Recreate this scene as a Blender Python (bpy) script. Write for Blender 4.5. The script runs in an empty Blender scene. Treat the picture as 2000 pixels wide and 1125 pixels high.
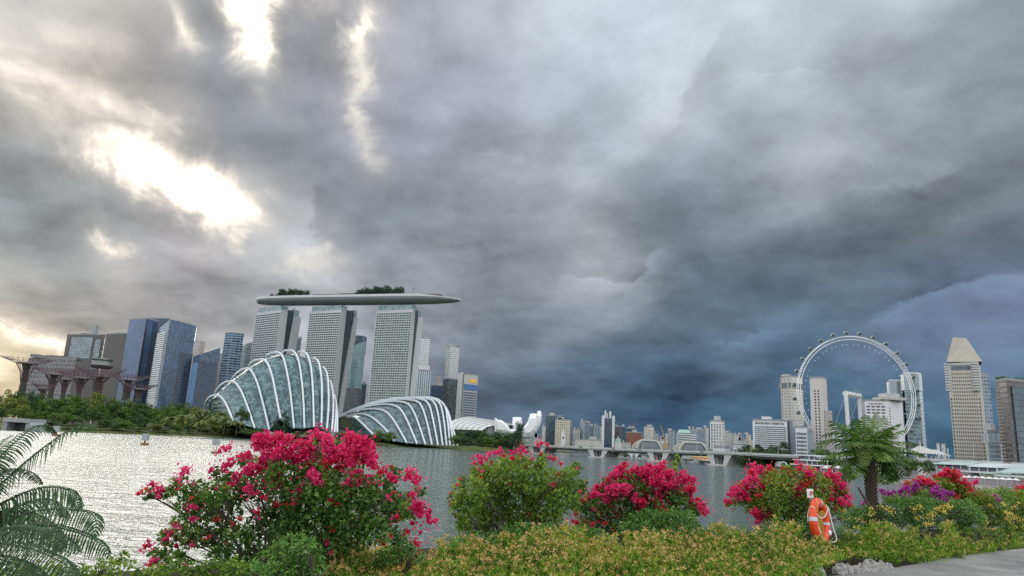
import bpy, math, random
import numpy as np
from mathutils import Vector, Matrix

SC = bpy.context.scene
COL = SC.collection
rnd = random.Random(7)
rng = np.random.default_rng(11)

# ------------------------------------------------------------------ camera
F = 1380.0                       # focal length in pixels of a 2000 x 1125 frame
PITCH, ROLL = math.radians(12.46), math.radians(2.9)
EYE = Vector((0, 0, 6.0))
fw = Vector((0, math.cos(PITCH), math.sin(PITCH)))
u0 = Vector((0, -math.sin(PITCH), math.cos(PITCH)))
r0 = Vector((1, 0, 0))
rt = r0 * math.cos(ROLL) + u0 * math.sin(ROLL)
up = u0 * math.cos(ROLL) - r0 * math.sin(ROLL)
cam_d = bpy.data.cameras.new("camera")
cam = bpy.data.objects.new("camera", cam_d)
COL.objects.link(cam)
cam_d.sensor_width = 36.0
cam_d.lens = 36.0 * F / 2000.0
cam_d.clip_start = 0.1
cam_d.clip_end = 30000
M = Matrix.Identity(4)
for i in range(3):
    M[i][0], M[i][1], M[i][2], M[i][3] = rt[i], up[i], -fw[i], EYE[i]
cam.matrix_world = M
SC.camera = cam

def ray(px, py):
    return fw * F + rt * (px - 1000.0) + up * (562.5 - py)
def P(px, py, Y):                # the point of a sight line at depth Y
    r = ray(px, py)
    return EYE + r * (Y / r.y)
def G(px, py, z=0.0):            # where a sight line meets the level z
    r = ray(px, py)
    return EYE + r * ((z - EYE.z) / r.z)
def S(px, Y):                    # metres of px pixels at depth Y
    return px * Y / F
def lin(*c):
    return tuple(((v / 255.0) / 12.92 if v / 255.0 <= 0.04045 else ((v / 255.0 + 0.055) / 1.055) ** 2.4) for v in c)

# ------------------------------------------------------------------ render settings
SC.view_settings.view_transform = 'Standard'
SC.view_settings.look = 'None'
SC.view_settings.gamma = 1.0
SC.view_settings.exposure = 0.0
SC.render.engine = 'CYCLES'
SC.cycles.use_denoising = False
try:
    SC.cycles.denoiser = 'OPENIMAGEDENOISE'
    SC.cycles.denoising_prefilter = 'ACCURATE'
except Exception:
    pass
SC.cycles.max_bounces = 6
SC.cycles.diffuse_bounces = 3
SC.cycles.glossy_bounces = 3
SC.cycles.transmission_bounces = 4
SC.cycles.transparent_max_bounces = 6
SC.cycles.caustics_reflective = False
SC.cycles.caustics_refractive = False

# ------------------------------------------------------------------ sky and sun
SUN_DIR = ray(350, 385).normalized()
SUN_EL = math.asin(SUN_DIR.z)
SUN_AZ = math.atan2(SUN_DIR.x, SUN_DIR.y)
world = bpy.data.worlds.new("World")
SC.world = world
world.use_nodes = True
wt = world.node_tree
wt.nodes.clear()

class NT:
    """small helper for building node trees"""
    def __init__(s, t): s.t = t
    def n(s, kind, **kw):
        nd = s.t.nodes.new(kind)
        for k, v in kw.items(): setattr(nd, k, v)
        return nd
    def put(s, sock, v):
        if isinstance(v, bpy.types.NodeSocket): s.t.links.new(v, sock)
        elif v is not None: sock.default_value = v
    def m(s, op, a, b=None, c=None, clamp=False):
        nd = s.n('ShaderNodeMath', operation=op, use_clamp=clamp)
        for i, v in enumerate((a, b, c)):
            if v is not None: s.put(nd.inputs[i], v)
        return nd.outputs[0]
    def v(s, op, a, b=None, scale=None):
        nd = s.n('ShaderNodeVectorMath', operation=op)
        s.put(nd.inputs[0], a)
        if b is not None: s.put(nd.inputs[1], b)
        if scale is not None: s.put(nd.inputs['Scale'], scale)
        return nd.outputs['Value'] if op in ('DOT_PRODUCT', 'LENGTH') else nd.outputs[0]
    def noise(s, vec, scale, detail=4, rough=0.5, dist=0.0, dim='3D'):
        nd = s.n('ShaderNodeTexNoise', noise_dimensions=dim)
        if vec is not None: s.put(nd.inputs['Vector'], vec)
        nd.inputs['Scale'].default_value = scale
        nd.inputs['Detail'].default_value = detail
        nd.inputs['Roughness'].default_value = rough
        nd.inputs['Distortion'].default_value = dist
        return nd
    def mix(s, f, a, b, kind='RGBA', blend='MIX'):
        nd = s.n('ShaderNodeMix', data_type=kind, blend_type=blend) if kind == 'RGBA' else s.n('ShaderNodeMix', data_type=kind)
        ins = [i for i in nd.inputs if i.enabled]
        s.put(ins[0], f)
        def c4(x): return (*x, 1.0) if isinstance(x, (tuple, list)) and len(x) == 3 else x
        s.put(ins[1], c4(a)); s.put(ins[2], c4(b))
        return [o for o in nd.outputs if o.enabled][0]
    def ramp(s, f, stops, interp='LINEAR'):
        nd = s.n('ShaderNodeValToRGB')
        s.put(nd.inputs[0], f)
        cr = nd.color_ramp
        cr.interpolation = interp
        while len(cr.elements) < len(stops): cr.elements.new(0.5)
        for e, (p, c) in zip(cr.elements, stops):
            e.position = p
            e.color = (*c, 1.0) if len(c) == 3 else c
        return nd.outputs[0]
    def smooth(s, x, lo, hi):
        nd = s.n('ShaderNodeMapRange', interpolation_type='SMOOTHSTEP')
        s.put(nd.inputs[0], x)
        nd.inputs[1].default_value, nd.inputs[2].default_value = lo, hi
        nd.inputs[3].default_value, nd.inputs[4].default_value = 0.0, 1.0
        return nd.outputs[0]

w = NT(wt)
D0 = w.n('ShaderNodeTexCoord').outputs['Generated']
sep = w.n('ShaderNodeSeparateXYZ'); w.put(sep.inputs[0], D0)
# cloud deck coordinates: the direction carried up to a flat layer, so clouds shrink towards the horizon
den = w.m('ADD', w.m('MAXIMUM', sep.outputs[2], 0.0), 0.16)
cx = w.m('DIVIDE', sep.outputs[0], den)
cy = w.m('DIVIDE', sep.outputs[1], den)
cmb = w.n('ShaderNodeCombineXYZ'); w.put(cmb.inputs[0], cx); w.put(cmb.inputs[1], cy); cmb.inputs[2].default_value = 0.37
deck = cmb.outputs[0]
rot = w.n('ShaderNodeVectorRotate', rotation_type='Z_AXIS'); w.put(rot.inputs['Vector'], deck); rot.inputs['Angle'].default_value = math.radians(-17)
streak = w.v('MULTIPLY', rot.outputs[0], (1.5, 0.42, 1.0))
nA = w.noise(deck, 2.6, 8, 0.56, 0.5)          # billows
nB = w.noise(streak, 1.7, 8, 0.6, 0.6)        # streaks away from the viewer
nC = w.noise(D0, 5.0, 5, 0.55, 0.3)            # soft mottling
# bend the layout below by the noise so that no patch keeps a smooth outline
wob = w.v('SUBTRACT', nC.outputs['Color'], (0.5, 0.5, 0.5))
D = w.v('ADD', D0, w.v('SCALE', wob, scale=0.10))
wob2 = w.v('SUBTRACT', nB.outputs['Color'], (0.5, 0.5, 0.5))
D = w.v('ADD', D, w.v('SCALE', wob2, scale=0.075))

CLOUD = [  # px, py, sRGB of the cloud deck in that direction
 (0,170,190,188,186),(0,300,140,146,152),(60,430,150,155,158),(60,540,158,162,162),(-150,300,150,155,160),(-150,560,165,165,165),
 (150,90,190,184,176),(60,40,200,202,204),(300,150,148,149,155),(420,60,134,138,146),(430,210,132,138,147),(600,250,138,144,152),(650,100,140,142,149),(240,30,190,186,182),
 (560,350,146,152,158),(480,600,168,170,176),(250,530,158,159,163),(350,500,164,162,165),(200,330,150,152,156),(560,500,188,190,196),(700,430,133,141,150),(650,500,150,156,162),
 (750,310,152,158,168),(900,200,163,170,180),(850,60,176,180,188),(1000,60,188,195,203),(1000,330,162,169,178),(1000,490,132,139,146),(860,500,140,146,152),(1150,200,178,188,198),
 (1300,80,193,204,214),(1500,150,172,182,192),(1750,120,166,175,186),(2000,60,146,158,166),(1600,300,160,168,178),(1900,250,140,150,158),(1400,350,160,168,177),
 (1550,370,158,164,171),(1850,400,100,117,126),(2000,480,88,108,120),(1500,450,118,132,141),(1700,490,100,118,129),(1300,460,110,124,135),(1200,520,160,165,173),
 (1100,560,142,148,156),(1350,590,78,103,120),(1600,570,74,100,121),(1900,530,80,92,113),(2000,590,112,128,152),(1880,620,112,128,154),(1700,620,104,126,148),(1500,650,76,104,127),
 (1400,670,96,117,135),(1100,620,108,123,137),(950,620,130,138,147),(1000,690,92,110,129),(1150,700,68,97,121),(1350,750,50,78,106),(1500,750,62,90,114),
 (1650,740,58,90,117),(1150,800,70,95,116),(1400,820,72,98,117),(1000,800,84,100,120),(1900,720,56,90,117),(1800,820,72,104,126),(2050,700,60,90,116),(860,760,104,114,132),
 (740,640,146,152,163),(640,620,176,180,187),(800,560,160,166,174),(700,760,150,155,165),(200,640,186,180,172),(400,720,196,192,186),(20,760,250,226,180),(0,660,236,222,200),
 (-200,760,250,226,185),(2250,500,90,110,124),(2250,150,150,160,168),(2250,750,60,90,116),(1000,900,88,104,122),(1500,930,70,98,118),(2000,930,66,96,118),(400,880,196,190,182),(0,880,246,222,178),
 (500,-150,175,176,180),(1000,-150,190,197,205),(1500,-150,180,188,197),(0,-150,205,205,205),(2000,-150,155,165,172),
 (1166,532,182,184,190),(1206,518,188,190,194),(1126,555,168,171,177),(1068,589,150,155,162),(965,624,140,146,156),(1252,572,112,128,140),(1298,537,88,107,120),(1425,555,74,98,112),(1597,537,82,103,117),(1770,560,68,88,109),
 (1367,509,110,124,135),(1482,514,114,127,137),(1655,514,104,117,127),(1252,624,82,102,119),(1396,650,126,142,160),(1425,672,112,130,149),(1540,624,74,99,120),(1626,595,104,121,142),(1712,592,116,134,157),(1827,568,132,146,170),(1942,574,134,146,173),
 (1798,618,78,99,125),(1885,628,98,117,142),(1975,612,120,134,161),(1080,681,112,125,140),(1166,698,96,114,133),(1252,710,78,102,123),(1367,727,60,89,115),(1339,767,40,70,102),(1454,773,46,78,106),(1195,750,54,86,111),(1022,727,76,97,118),
 (1545,142,200,209,217),(1385,114,206,213,221),(1334,216,205,212,220),(1442,85,172,181,188),(1585,57,176,184,192),(1755,23,188,195,203),(1926,57,150,161,168),(1499,239,152,163,172),(1585,296,178,183,191),(1727,307,136,147,156),(1772,341,177,180,186),
 (1869,245,160,170,176),(1898,330,152,158,165),(1585,393,170,174,180),(1402,387,140,151,162),(1414,501,132,142,150),(1698,472,90,113,124),(1926,410,88,106,115),
 (731,193,146,149,162),(913,188,152,160,173),(998,199,164,169,181),(1141,34,198,206,215),(1055,171,172,180,190),(1010,336,184,190,199),(828,296,156,163,173),(788,433,125,136,145),(941,478,132,140,146),(856,495,152,157,162),(1055,484,126,135,142),(657,541,192,197,202),(828,558,160,165,172),(970,598,133,142,152),
 (500,260,128,135,145),(620,180,134,138,146),(640,30,138,140,147),(90,180,196,190,180),(90,360,138,146,150),(300,240,176,172,166),(520,430,170,170,172),(560,430,146,152,158),(330,600,168,167,168),(110,480,156,160,161)]
SIG2 = 0.047 ** 2
wsum, csum = None, None
for (px, py, r_, g_, b_) in CLOUD:
    di = ray(px, py).normalized()
    e = w.m('EXPONENT', w.m('MULTIPLY_ADD', w.v('DOT_PRODUCT', D, tuple(di)), 1.0 / SIG2, -1.0 / SIG2))
    c = w.v('SCALE', lin(r_, g_, b_), scale=e)
    wsum = e if wsum is None else w.m('ADD', wsum, e)
    csum = c if csum is None else w.v('ADD', csum, c)
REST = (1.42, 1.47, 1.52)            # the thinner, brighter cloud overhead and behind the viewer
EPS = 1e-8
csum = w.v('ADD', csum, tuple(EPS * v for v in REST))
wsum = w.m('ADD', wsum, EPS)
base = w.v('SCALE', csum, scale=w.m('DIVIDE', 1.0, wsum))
# light and dark inside the deck: relief from sampling the same cloud a little nearer the zenith and the sun
den2 = w.m('ADD', w.m('MAXIMUM', sep.outputs[2], 0.0), 0.30)
cm2 = w.n('ShaderNodeCombineXYZ'); w.put(cm2.inputs[0], w.m('DIVIDE', sep.outputs[0], den2)); w.put(cm2.inputs[1], w.m('DIVIDE', sep.outputs[1], den2)); cm2.inputs[2].default_value = 0.6
flat = cm2.outputs[0]
def relief(vec, scale, det, rough, dist, step, push):
    a_ = w.noise(vec, scale, det, rough, dist).outputs[0]
    b_ = w.noise(w.v('ADD', w.v('MULTIPLY', vec, (1.0 - step, 1.0 - step, 1.0)), push), scale, det, rough, dist).outputs[0]
    return a_, w.m('SUBTRACT', a_, b_)
r1a, r1 = relief(flat, 1.5, 8, 0.46, 0.35, 0.09, (-0.03, 0.05, 0.0))
r2a, r2 = relief(w.v('ADD', flat, (3.1, 1.7, 0.4)), 3.6, 7, 0.5, 0.3, 0.035, (-0.012, 0.02, 0.0))
tone = w.m('MULTIPLY', w.m('SUBTRACT', r1a, 0.47), 0.5)
tone = w.m('ADD', tone, w.m('MULTIPLY', r1, 1.25))
tone = w.m('ADD', tone, w.m('MULTIPLY', r2, 0.75))
tone = w.m('ADD', tone, w.m('MULTIPLY', w.m('SUBTRACT', r2a, 0.5), 0.2))
r3a, r3 = relief(w.v('ADD', flat, (1.3, 5.2, 0.8)), 8.5, 6, 0.58, 0.2, 0.016, (-0.006, 0.01, 0.0))
tone = w.m('ADD', tone, w.m('MULTIPLY', r3, 0.5))
# cloud edges: a crisp rim on one side that fades away from it; (from, to, a point on the fading side, width px, strength)
nF = w.noise(D0, 9.0, 7, 0.6, 0.5)
DE = w.v('ADD', D, w.v('SCALE', w.v('SUBTRACT', nF.outputs['Color'], (0.5, 0.5, 0.5)), scale=0.085))
EDGES = [((1090,552),(1290,512),(1200,600),62,.36),((1540,622),(1790,566),(1700,700),85,.36),((1740,562),(2080,538),(1900,640),85,.40),((1560,600),(2040,530),(1800,480),60,-.22),((1350,655),(1520,640),(1440,720),40,.34),
 ((1050,702),(1220,688),(1140,760),26,.22),((930,640),(1090,590),(1000,680),40,.18),((612,370),(622,530),(760,450),110,-.20),((612,370),(622,530),(500,450),45,.14),((1450,40),(1340,250),(1250,100),110,.16),((1450,40),(1340,250),(1550,180),70,-.10),
 ((1640,392),(1860,318),(1740,300),36,.20),((1640,395),(1880,322),(1780,430),70,-.16),((1250,560),(1620,520),(1430,480),50,-.14),((820,470),(1080,480),(950,560),50,-.10),((1280,780),(1560,770),(1420,700),60,-.2),((1280,785),(1600,775),(1420,850),50,.12),
 ((660,20),(700,190),(600,110),80,-.14),((400,60),(520,200),(430,180),70,-.14),((0,300),(200,330),(100,400),80,-.12),((220,520),(460,510),(340,580),60,-.08),((930,330),(1060,300),(1000,250),40,.10),((1480,150),(1640,120),(1560,180),40,.12)]
for (a, b, c, wd, am) in EDGES:
    da, db, dc = ray(*a).normalized(), ray(*b).normalized(), ray(*c).normalized()
    mid = (da + db).normalized(); t1 = (db - da).normalized(); t2 = mid.cross(t1).normalized(); t1 = t2.cross(mid).normalized()
    if t2.dot(dc - mid) < 0: t2 = -t2
    p = w.m('DIVIDE', w.m('ADD', w.v('DOT_PRODUCT', DE, tuple(t1)), -mid.dot(t1)), (db - da).length * 0.5)
    q = w.m('DIVIDE', w.m('ADD', w.v('DOT_PRODUCT', DE, tuple(t2)), -mid.dot(t2)), wd / F)
    win = w.m('EXPONENT', w.m('MULTIPLY', w.m('POWER', w.m('ABSOLUTE', p), 3.0), -1.0))
    prof = w.m('MULTIPLY', w.smooth(q, -0.05, 0.14), w.m('EXPONENT', w.m('MULTIPLY', w.m('MAXIMUM', q, 0.0), -1.1)))
    tone = w.m('ADD', tone, w.m('MULTIPLY', w.m('MULTIPLY', win, prof), am))
tone = w.m('MINIMUM', w.m('MAXIMUM', w.m('ADD', 1.0, tone), 0.45), 1.7)
base = w.v('SCALE', base, scale=tone)
# openings through which the bright sky shows
OPEN = [  # from, to, half width (px), strength
 ((228,310),(422,412),38,1.75),((548,-80),(540,105),32,1.9),((310,-20),(368,70),26,1.1),((-20,90),(220,225),42,1.1),((170,470),(228,506),17,1.0),
 ((-60,608),(150,640),15,1.0),((-60,710),(10,735),34,0.9),((738,40),(694,185),20,0.75),((692,220),(716,285),16,0.55),((215,190),(290,245),18,0.8),
 ((457,465),(485,480),15,0.7),((560,520),(650,540),18,0.3),((120,20),(200,120),28,0.75),((-20,10),(60,30),40,1.0),((640,0),(650,60),16,0.3)]
DO = w.v('ADD', D, w.v('SCALE', w.v('SUBTRACT', nF.outputs['Color'], (0.5, 0.5, 0.5)), scale=0.13))
field = None
for (a, b, hw, st) in OPEN:
    da, db = ray(*a).normalized(), ray(*b).normalized()
    mid = (da + db).normalized()
    t1 = (db - da).normalized()
    t2 = mid.cross(t1).normalized()
    t1 = t2.cross(mid).normalized()
    s1 = (db - da).length / 2 + hw / F * 0.5
    s2 = hw / F
    p = w.m('DIVIDE', w.m('ADD', w.v('DOT_PRODUCT', DO, tuple(t1)), -mid.dot(t1)), s1)
    q = w.m('DIVIDE', w.m('ADD', w.v('DOT_PRODUCT', DO, tuple(t2)), -mid.dot(t2)), s2)
    r2 = w.m('ADD', w.m('POWER', w.m('ABSOLUTE', p), 2.6), w.m('MULTIPLY', q, q))
    g = w.m('MULTIPLY', w.m('EXPONENT', w.m('MULTIPLY', r2, -0.5)), st)
    field = g if field is None else w.m('MAXIMUM', field, g)
edge = w.m('ADD', w.m('MULTIPLY', w.m('SUBTRACT', nB.outputs[0], 0.5), 2.4), w.m('MULTIPLY', w.m('SUBTRACT', r2a, 0.5), 1.9))
reach = w.m('MINIMUM', w.m('MULTIPLY', w.m('POWER', field, 0.6), 1.3), 1.0)
op = w.smooth(w.m('ADD', w.m('MULTIPLY', field, 1.1), w.m('MULTIPLY', edge, reach)), 0.2, 1.75)
halo = w.m('MULTIPLY', w.m('POWER', field, 0.45), w.m('ADD', 0.30, w.m('MULTIPLY', edge, 0.25)))
base = w.v('ADD', base, w.v('SCALE', (0.55, 0.48, 0.38), scale=w.m('MAXIMUM', halo, 0.0)))
sky = w.n('ShaderNodeTexSky', sky_type='NISHITA')
sky.sun_disc = False
sky.sun_elevation = SUN_EL
sky.sun_rotation = SUN_AZ
glow = w.mix(w.smooth(op, 0.25, 0.95), (0.84, 0.79, 0.69), (1.30, 1.22, 1.03))
clear = w.v('ADD', glow, w.v('SCALE', sky.outputs[0], scale=0.012))
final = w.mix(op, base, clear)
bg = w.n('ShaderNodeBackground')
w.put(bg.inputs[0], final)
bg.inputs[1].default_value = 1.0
wo = w.n('ShaderNodeOutputWorld')
wt.links.new(bg.outputs[0], wo.inputs[0])
world.cycles.sampling_method = 'MANUAL'
world.cycles.sample_map_resolution = 512

sun_d = bpy.data.lights.new("sun", 'SUN')
sun_d.energy = 0.95
sun_d.angle = math.radians(26)
sun_d.color = (1.0, 0.95, 0.87)
sun = bpy.data.objects.new("sun", sun_d)
COL.objects.link(sun)
sun.rotation_euler = SUN_DIR.to_track_quat('Z', 'Y').to_euler()
sun.location = (-200, 300, 400)

# ------------------------------------------------------------------ object helpers
ORG = {}
def thing(name, label, cat, loc=(0, 0, 0), group=None):
    o = bpy.data.objects.new(name, None)
    o.empty_display_size = 0.2
    COL.objects.link(o)
    o.location = loc
    ORG[o.name] = Vector(loc)
    o['label'] = label; o['category'] = cat
    if group: o['group'] = group
    return o
def link(name, me, parent=None, org=None):
    o = bpy.data.objects.new(name, me)
    COL.objects.link(o)
    if parent is not None:
        o.parent = parent
        ORG[o.name] = ORG.get(parent.name, Vector()) if org is None else org
    return o
def dup(root, loc, label=None, group=None, rz=None, sc=None):
    c = root.copy(); COL.objects.link(c); c.location = loc
    ORG[c.name] = Vector(loc)
    if label: c['label'] = label
    if group: c['group'] = group
    if rz is not None: c.rotation_euler = (0, 0, rz)
    if sc is not None: c.scale = sc
    for ch in root.children:
        k = ch.copy(); COL.objects.link(k); k.parent = c
        for g in ch.children:
            d = g.copy(); COL.objects.link(d); d.parent = k
    return c
def structure(o):
    o['kind'] = 'structure'; return o

class MB:
    """collects faces; build() links them as ONE mesh object"""
    def __init__(s): s.v, s.f, s.uv, s.mi = [], [], [], []
    def face(s, pts, uv=None, mi=0):
        i = len(s.v)
        s.v += [tuple(p) for p in pts]
        s.f.append(tuple(range(i, i + len(pts))))
        s.uv.append(uv if uv else [(0, 0)] * len(pts)); s.mi.append(mi)
    def box(s, lo, hi, ax=None, o=None, mi=0):
        """box lo..hi in the frame ax (three vectors) at o"""
        c = [(lo[0], lo[1]), (hi[0], lo[1]), (hi[0], hi[1]), (lo[0], hi[1])]
        def T(x, y, z):
            if ax is None: return (x, y, z)
            return tuple(o + ax[0] * x + ax[1] * y + ax[2] * z)
        b = [T(x, y, lo[2]) for x, y in c]; t = [T(x, y, hi[2]) for x, y in c]
        h = hi[2] - lo[2]
        u = 0
        for k in range(4):
            j = (k + 1) % 4
            L = math.hypot(c[j][0] - c[k][0], c[j][1] - c[k][1])
            s.face([b[k], b[j], t[j], t[k]], [(u, 0), (u + L, 0), (u + L, h), (u, h)], mi); u += L
        s.face(t, [(0, 0)] * 4, mi); s.face(b[::-1], [(0, 0)] * 4, mi)
        return s
    def prism(s, poly, z0, z1, cap=True, v0=0.0, mi=0, zf=None):
        u = 0
        n = len(poly)
        zz = [z1] * n if zf is None else zf
        for k in range(n):
            a, b = poly[k], poly[(k + 1) % n]
            L = math.hypot(b[0] - a[0], b[1] - a[1])
            j = (k + 1) % n
            s.face([(a[0], a[1], z0), (b[0], b[1], z0), (b[0], b[1], zz[j]), (a[0], a[1], zz[k])],
                   [(u, v0), (u + L, v0), (u + L, v0 + zz[j] - z0), (u, v0 + zz[k] - z0)], mi)
            u += L
        if cap:
            s.face([(p[0], p[1], zz[k]) for k, p in enumerate(poly)], None, mi)
            s.face([(p[0], p[1], z0) for p in reversed(poly)], None, mi)
        return s
    def loft(s, rows, closed=False, mi=0, flip=False):
        for a, b in zip(rows[:-1], rows[1:]):
            n = len(a)
            for k in range(n if closed else n - 1):
                j = (k + 1) % n
                q = [a[k], a[j], b[j], b[k]]
                s.face(q[::-1] if flip else q, None, mi)
        return s
    def tube(s, pts, rad, n=6, mi=0, cap=True):
        pts = [Vector(p) for p in pts]
        if not hasattr(rad, '__len__'): rad = [rad] * len(pts)
        t0 = (pts[1] - pts[0]).normalized()
        ref = Vector((0, 0, 1)) if abs(t0.z) < 0.9 else Vector((1, 0, 0))
        a = t0.cross(ref).normalized()
        rows = []
        for i, p in enumerate(pts):
            t = (pts[min(i + 1, len(pts) - 1)] - pts[max(i - 1, 0)]).normalized()
            a = (a - t * a.dot(t)).normalized(); b = t.cross(a)
            rows.append([p + (a * math.cos(2 * math.pi * k / n) + b * math.sin(2 * math.pi * k / n)) * rad[i] for k in range(n)])
        i0 = len(s.v)
        for r in rows: s.v += [tuple(p) for p in r]
        for i in range(len(rows) - 1):
            for k in range(n):
                j = (k + 1) % n
                s.f.append((i0 + i * n + k, i0 + i * n + j, i0 + (i + 1) * n + j, i0 + (i + 1) * n + k))
                s.uv.append([(0, 0)] * 4); s.mi.append(mi)
        if cap:
            for r, fl in ((0, 1), (len(rows) - 1, 0)):
                ids = [i0 + r * n + k for k in range(n)]
                s.f.append(tuple(ids[::-1] if fl else ids)); s.uv.append([(0, 0)] * n); s.mi.append(mi)
        return s
    def lathe(s, prof, c=(0, 0), n=16, mi=0, sq=None):
        rows = []
        for r, z in prof:
            rows.append([(c[0] + r * math.cos(2 * math.pi * k / n), c[1] + r * math.sin(2 * math.pi * k / n), z) for k in range(n)])
        i0 = len(s.v)
        for r in rows: s.v += r
        for i in range(len(rows) - 1):
            for k in range(n):
                j = (k + 1) % n
                s.f.append((i0 + i * n + k, i0 + i * n + j, i0 + (i + 1) * n + j, i0 + (i + 1) * n + k))
                s.uv.append([(0, 0)] * 4); s.mi.append(mi)
        ids = [i0 + (len(rows) - 1) * n + k for k in range(n)]
        s.f.append(tuple(ids)); s.uv.append([(0, 0)] * n); s.mi.append(mi)
        return s
    def mesh(s, name, mats, org=Vector(), smooth=False):
        me = bpy.data.meshes.new(name)
        me.from_pydata([(x - org[0], y - org[1], z - org[2]) for x, y, z in s.v], [], s.f)
        uvl = me.uv_layers.new(name="UVMap")
        flat = [c for f in s.uv for p in f for c in p]
        uvl.data.foreach_set('uv', flat)
        for m in (mats if isinstance(mats, (list, tuple)) else [mats]): me.materials.append(m)
        me.polygons.foreach_set('material_index', s.mi)
        if smooth: me.polygons.foreach_set('use_smooth', [True] * len(s.f))
        me.update()
        return me
    def build(s, name, mats, parent=None, smooth=False):
        org = ORG.get(parent.name, Vector()) if parent is not None else Vector()
        return link(name, s.mesh(name, mats, org, smooth), parent)

def quads(name, V, mats, parent=None, org=None, tri=False, smooth=False):
    """V: (N,4,3) array of separate quads as one mesh"""
    V = np.asarray(V, dtype=np.float32)
    N, k = V.shape[0], V.shape[1]
    if org is None: org = ORG.get(parent.name, Vector()) if parent is not None else Vector()
    co = (V.reshape(-1, 3) - np.array(org, dtype=np.float32)).astype(np.float32)
    me = bpy.data.meshes.new(name)
    me.vertices.add(N * k); me.vertices.foreach_set('co', co.ravel())
    me.loops.add(N * k); me.loops.foreach_set('vertex_index', np.arange(N * k, dtype=np.int32))
    me.polygons.add(N); me.polygons.foreach_set('loop_start', np.arange(0, N * k, k, dtype=np.int32))
    me.polygons.foreach_set('loop_total', np.full(N, k, dtype=np.int32))
    for m in (mats if isinstance(mats, (list, tuple)) else [mats]): me.materials.append(m)
    me.update(calc_edges=True); me.validate()
    return link(name, me, parent)

# ------------------------------------------------------------------ materials
def mat(name, col, rough=0.6, metal=0.0, var=0.12, scale=3.0, spec=0.5, bump=0.0):
    m = bpy.data.materials.new(name); m.use_nodes = True
    t = NT(m.node_tree); b = m.node_tree.nodes['Principled BSDF']
    co = t.n('ShaderNodeTexCoord').outputs['Object']
    nz = t.noise(co, scale, 4, 0.6)
    k = t.m('MULTIPLY_ADD', nz.outputs[0], 2 * var, 1.0 - var)
    c = t.v('SCALE', tuple(col), scale=k)
    t.put(b.inputs['Base Color'], c)
    b.inputs['Roughness'].default_value = rough
    b.inputs['Metallic'].default_value = metal
    b.inputs['Specular IOR Level'].default_value = spec
    if bump:
        bp = t.n('ShaderNodeBump'); bp.inputs['Strength'].default_value = bump
        t.put(bp.inputs['Height'], nz.outputs[0]); t.put(b.inputs['Normal'], bp.outputs[0])
    return m
def leafmat(name, stops, transl=0.35, rough=0.5, clump=0.6):
    """leaf colours vary leaf by leaf and from clump to clump"""
    m = bpy.data.materials.new(name); m.use_nodes = True
    t = NT(m.node_tree); b = m.node_tree.nodes['Principled BSDF']
    g = t.n('ShaderNodeNewGeometry')
    co = t.n('ShaderNodeTexCoord').outputs['Object']
    nz = t.noise(co, clump, 3, 0.5)
    f = t.m('ADD', t.m('MULTIPLY', g.outputs['Random Per Island'], 0.6), t.m('MULTIPLY', t.m('SUBTRACT', nz.outputs[0], 0.3), 1.0), clamp=True)
    c = t.ramp(f, stops)
    t.put(b.inputs['Base Color'], c)
    b.inputs['Roughness'].default_value = rough
    b.inputs['Specular IOR Level'].default_value = 0.35
    tr = t.n('ShaderNodeBsdfTranslucent'); t.put(tr.inputs[0], c)
    mx = t.n('ShaderNodeMixShader'); mx.inputs[0].default_value = transl
    out = m.node_tree.nodes['Material Output']
    t.t.links.new(b.outputs[0], mx.inputs[1]); t.t.links.new(tr.outputs[0], mx.inputs[2]); t.t.links.new(mx.outputs[0], out.inputs[0])
    return m
def facade(name, wall, glass, bay=3.0, floor=3.6, mu=0.12, lo=0.3, hi=0.95, grough=0.15, wrough=0.6, var=0.5, lit=0.0, metal=0.0):
    """storeys of windows in metres: u along the wall, v up the wall"""
    m = bpy.data.materials.new(name); m.use_nodes = True
    t = NT(m.node_tree); b = m.node_tree.nodes['Principled BSDF']
    uv = t.n('ShaderNodeUVMap').outputs[0]
    sp = t.n('ShaderNodeSeparateXYZ'); t.put(sp.inputs[0], uv)
    u = t.m('DIVIDE', sp.outputs[0], bay); v = t.m('DIVIDE', sp.outputs[1], floor)
    fu, fv = t.m('FRACT', u), t.m('FRACT', v)
    a = t.m('MULTIPLY', t.m('GREATER_THAN', fu, mu), t.m('LESS_THAN', fu, 1 - mu)) if mu > 0 else 1.0
    h = t.m('MULTIPLY', t.m('GREATER_THAN', fv, lo), t.m('LESS_THAN', fv, hi))
    win = t.m('MULTIPLY', a, h)
    cmb = t.n('ShaderNodeCombineXYZ'); t.put(cmb.inputs[0], t.m('FLOOR', u)); t.put(cmb.inputs[1], t.m('FLOOR', v))
    wn = t.n('ShaderNodeTexWhiteNoise', noise_dimensions='2D'); t.put(wn.inputs['Vector'], cmb.outputs[0])
    k = t.m('MULTIPLY_ADD', wn.outputs['Value'], 2 * var, 1 - var)
    big = t.noise(uv, 0.05, 3, 0.5)
    k = t.m('MULTIPLY', k, t.m('MULTIPLY_ADD', big.outputs[0], 0.8, 0.6))
    gc = t.v('SCALE', tuple(glass), scale=k)
    wc = t.v('SCALE', tuple(wall), scale=t.m('MULTIPLY_ADD', t.noise(uv, 0.35, 4, 0.6).outputs[0], 0.3, 0.85))
    t.put(b.inputs['Base Color'], t.mix(win, wc, gc))
    t.put(b.inputs['Roughness'], t.m('MULTIPLY_ADD', win, grough - wrough, wrough))
    b.inputs['Metallic'].default_value = metal
    return m

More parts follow.
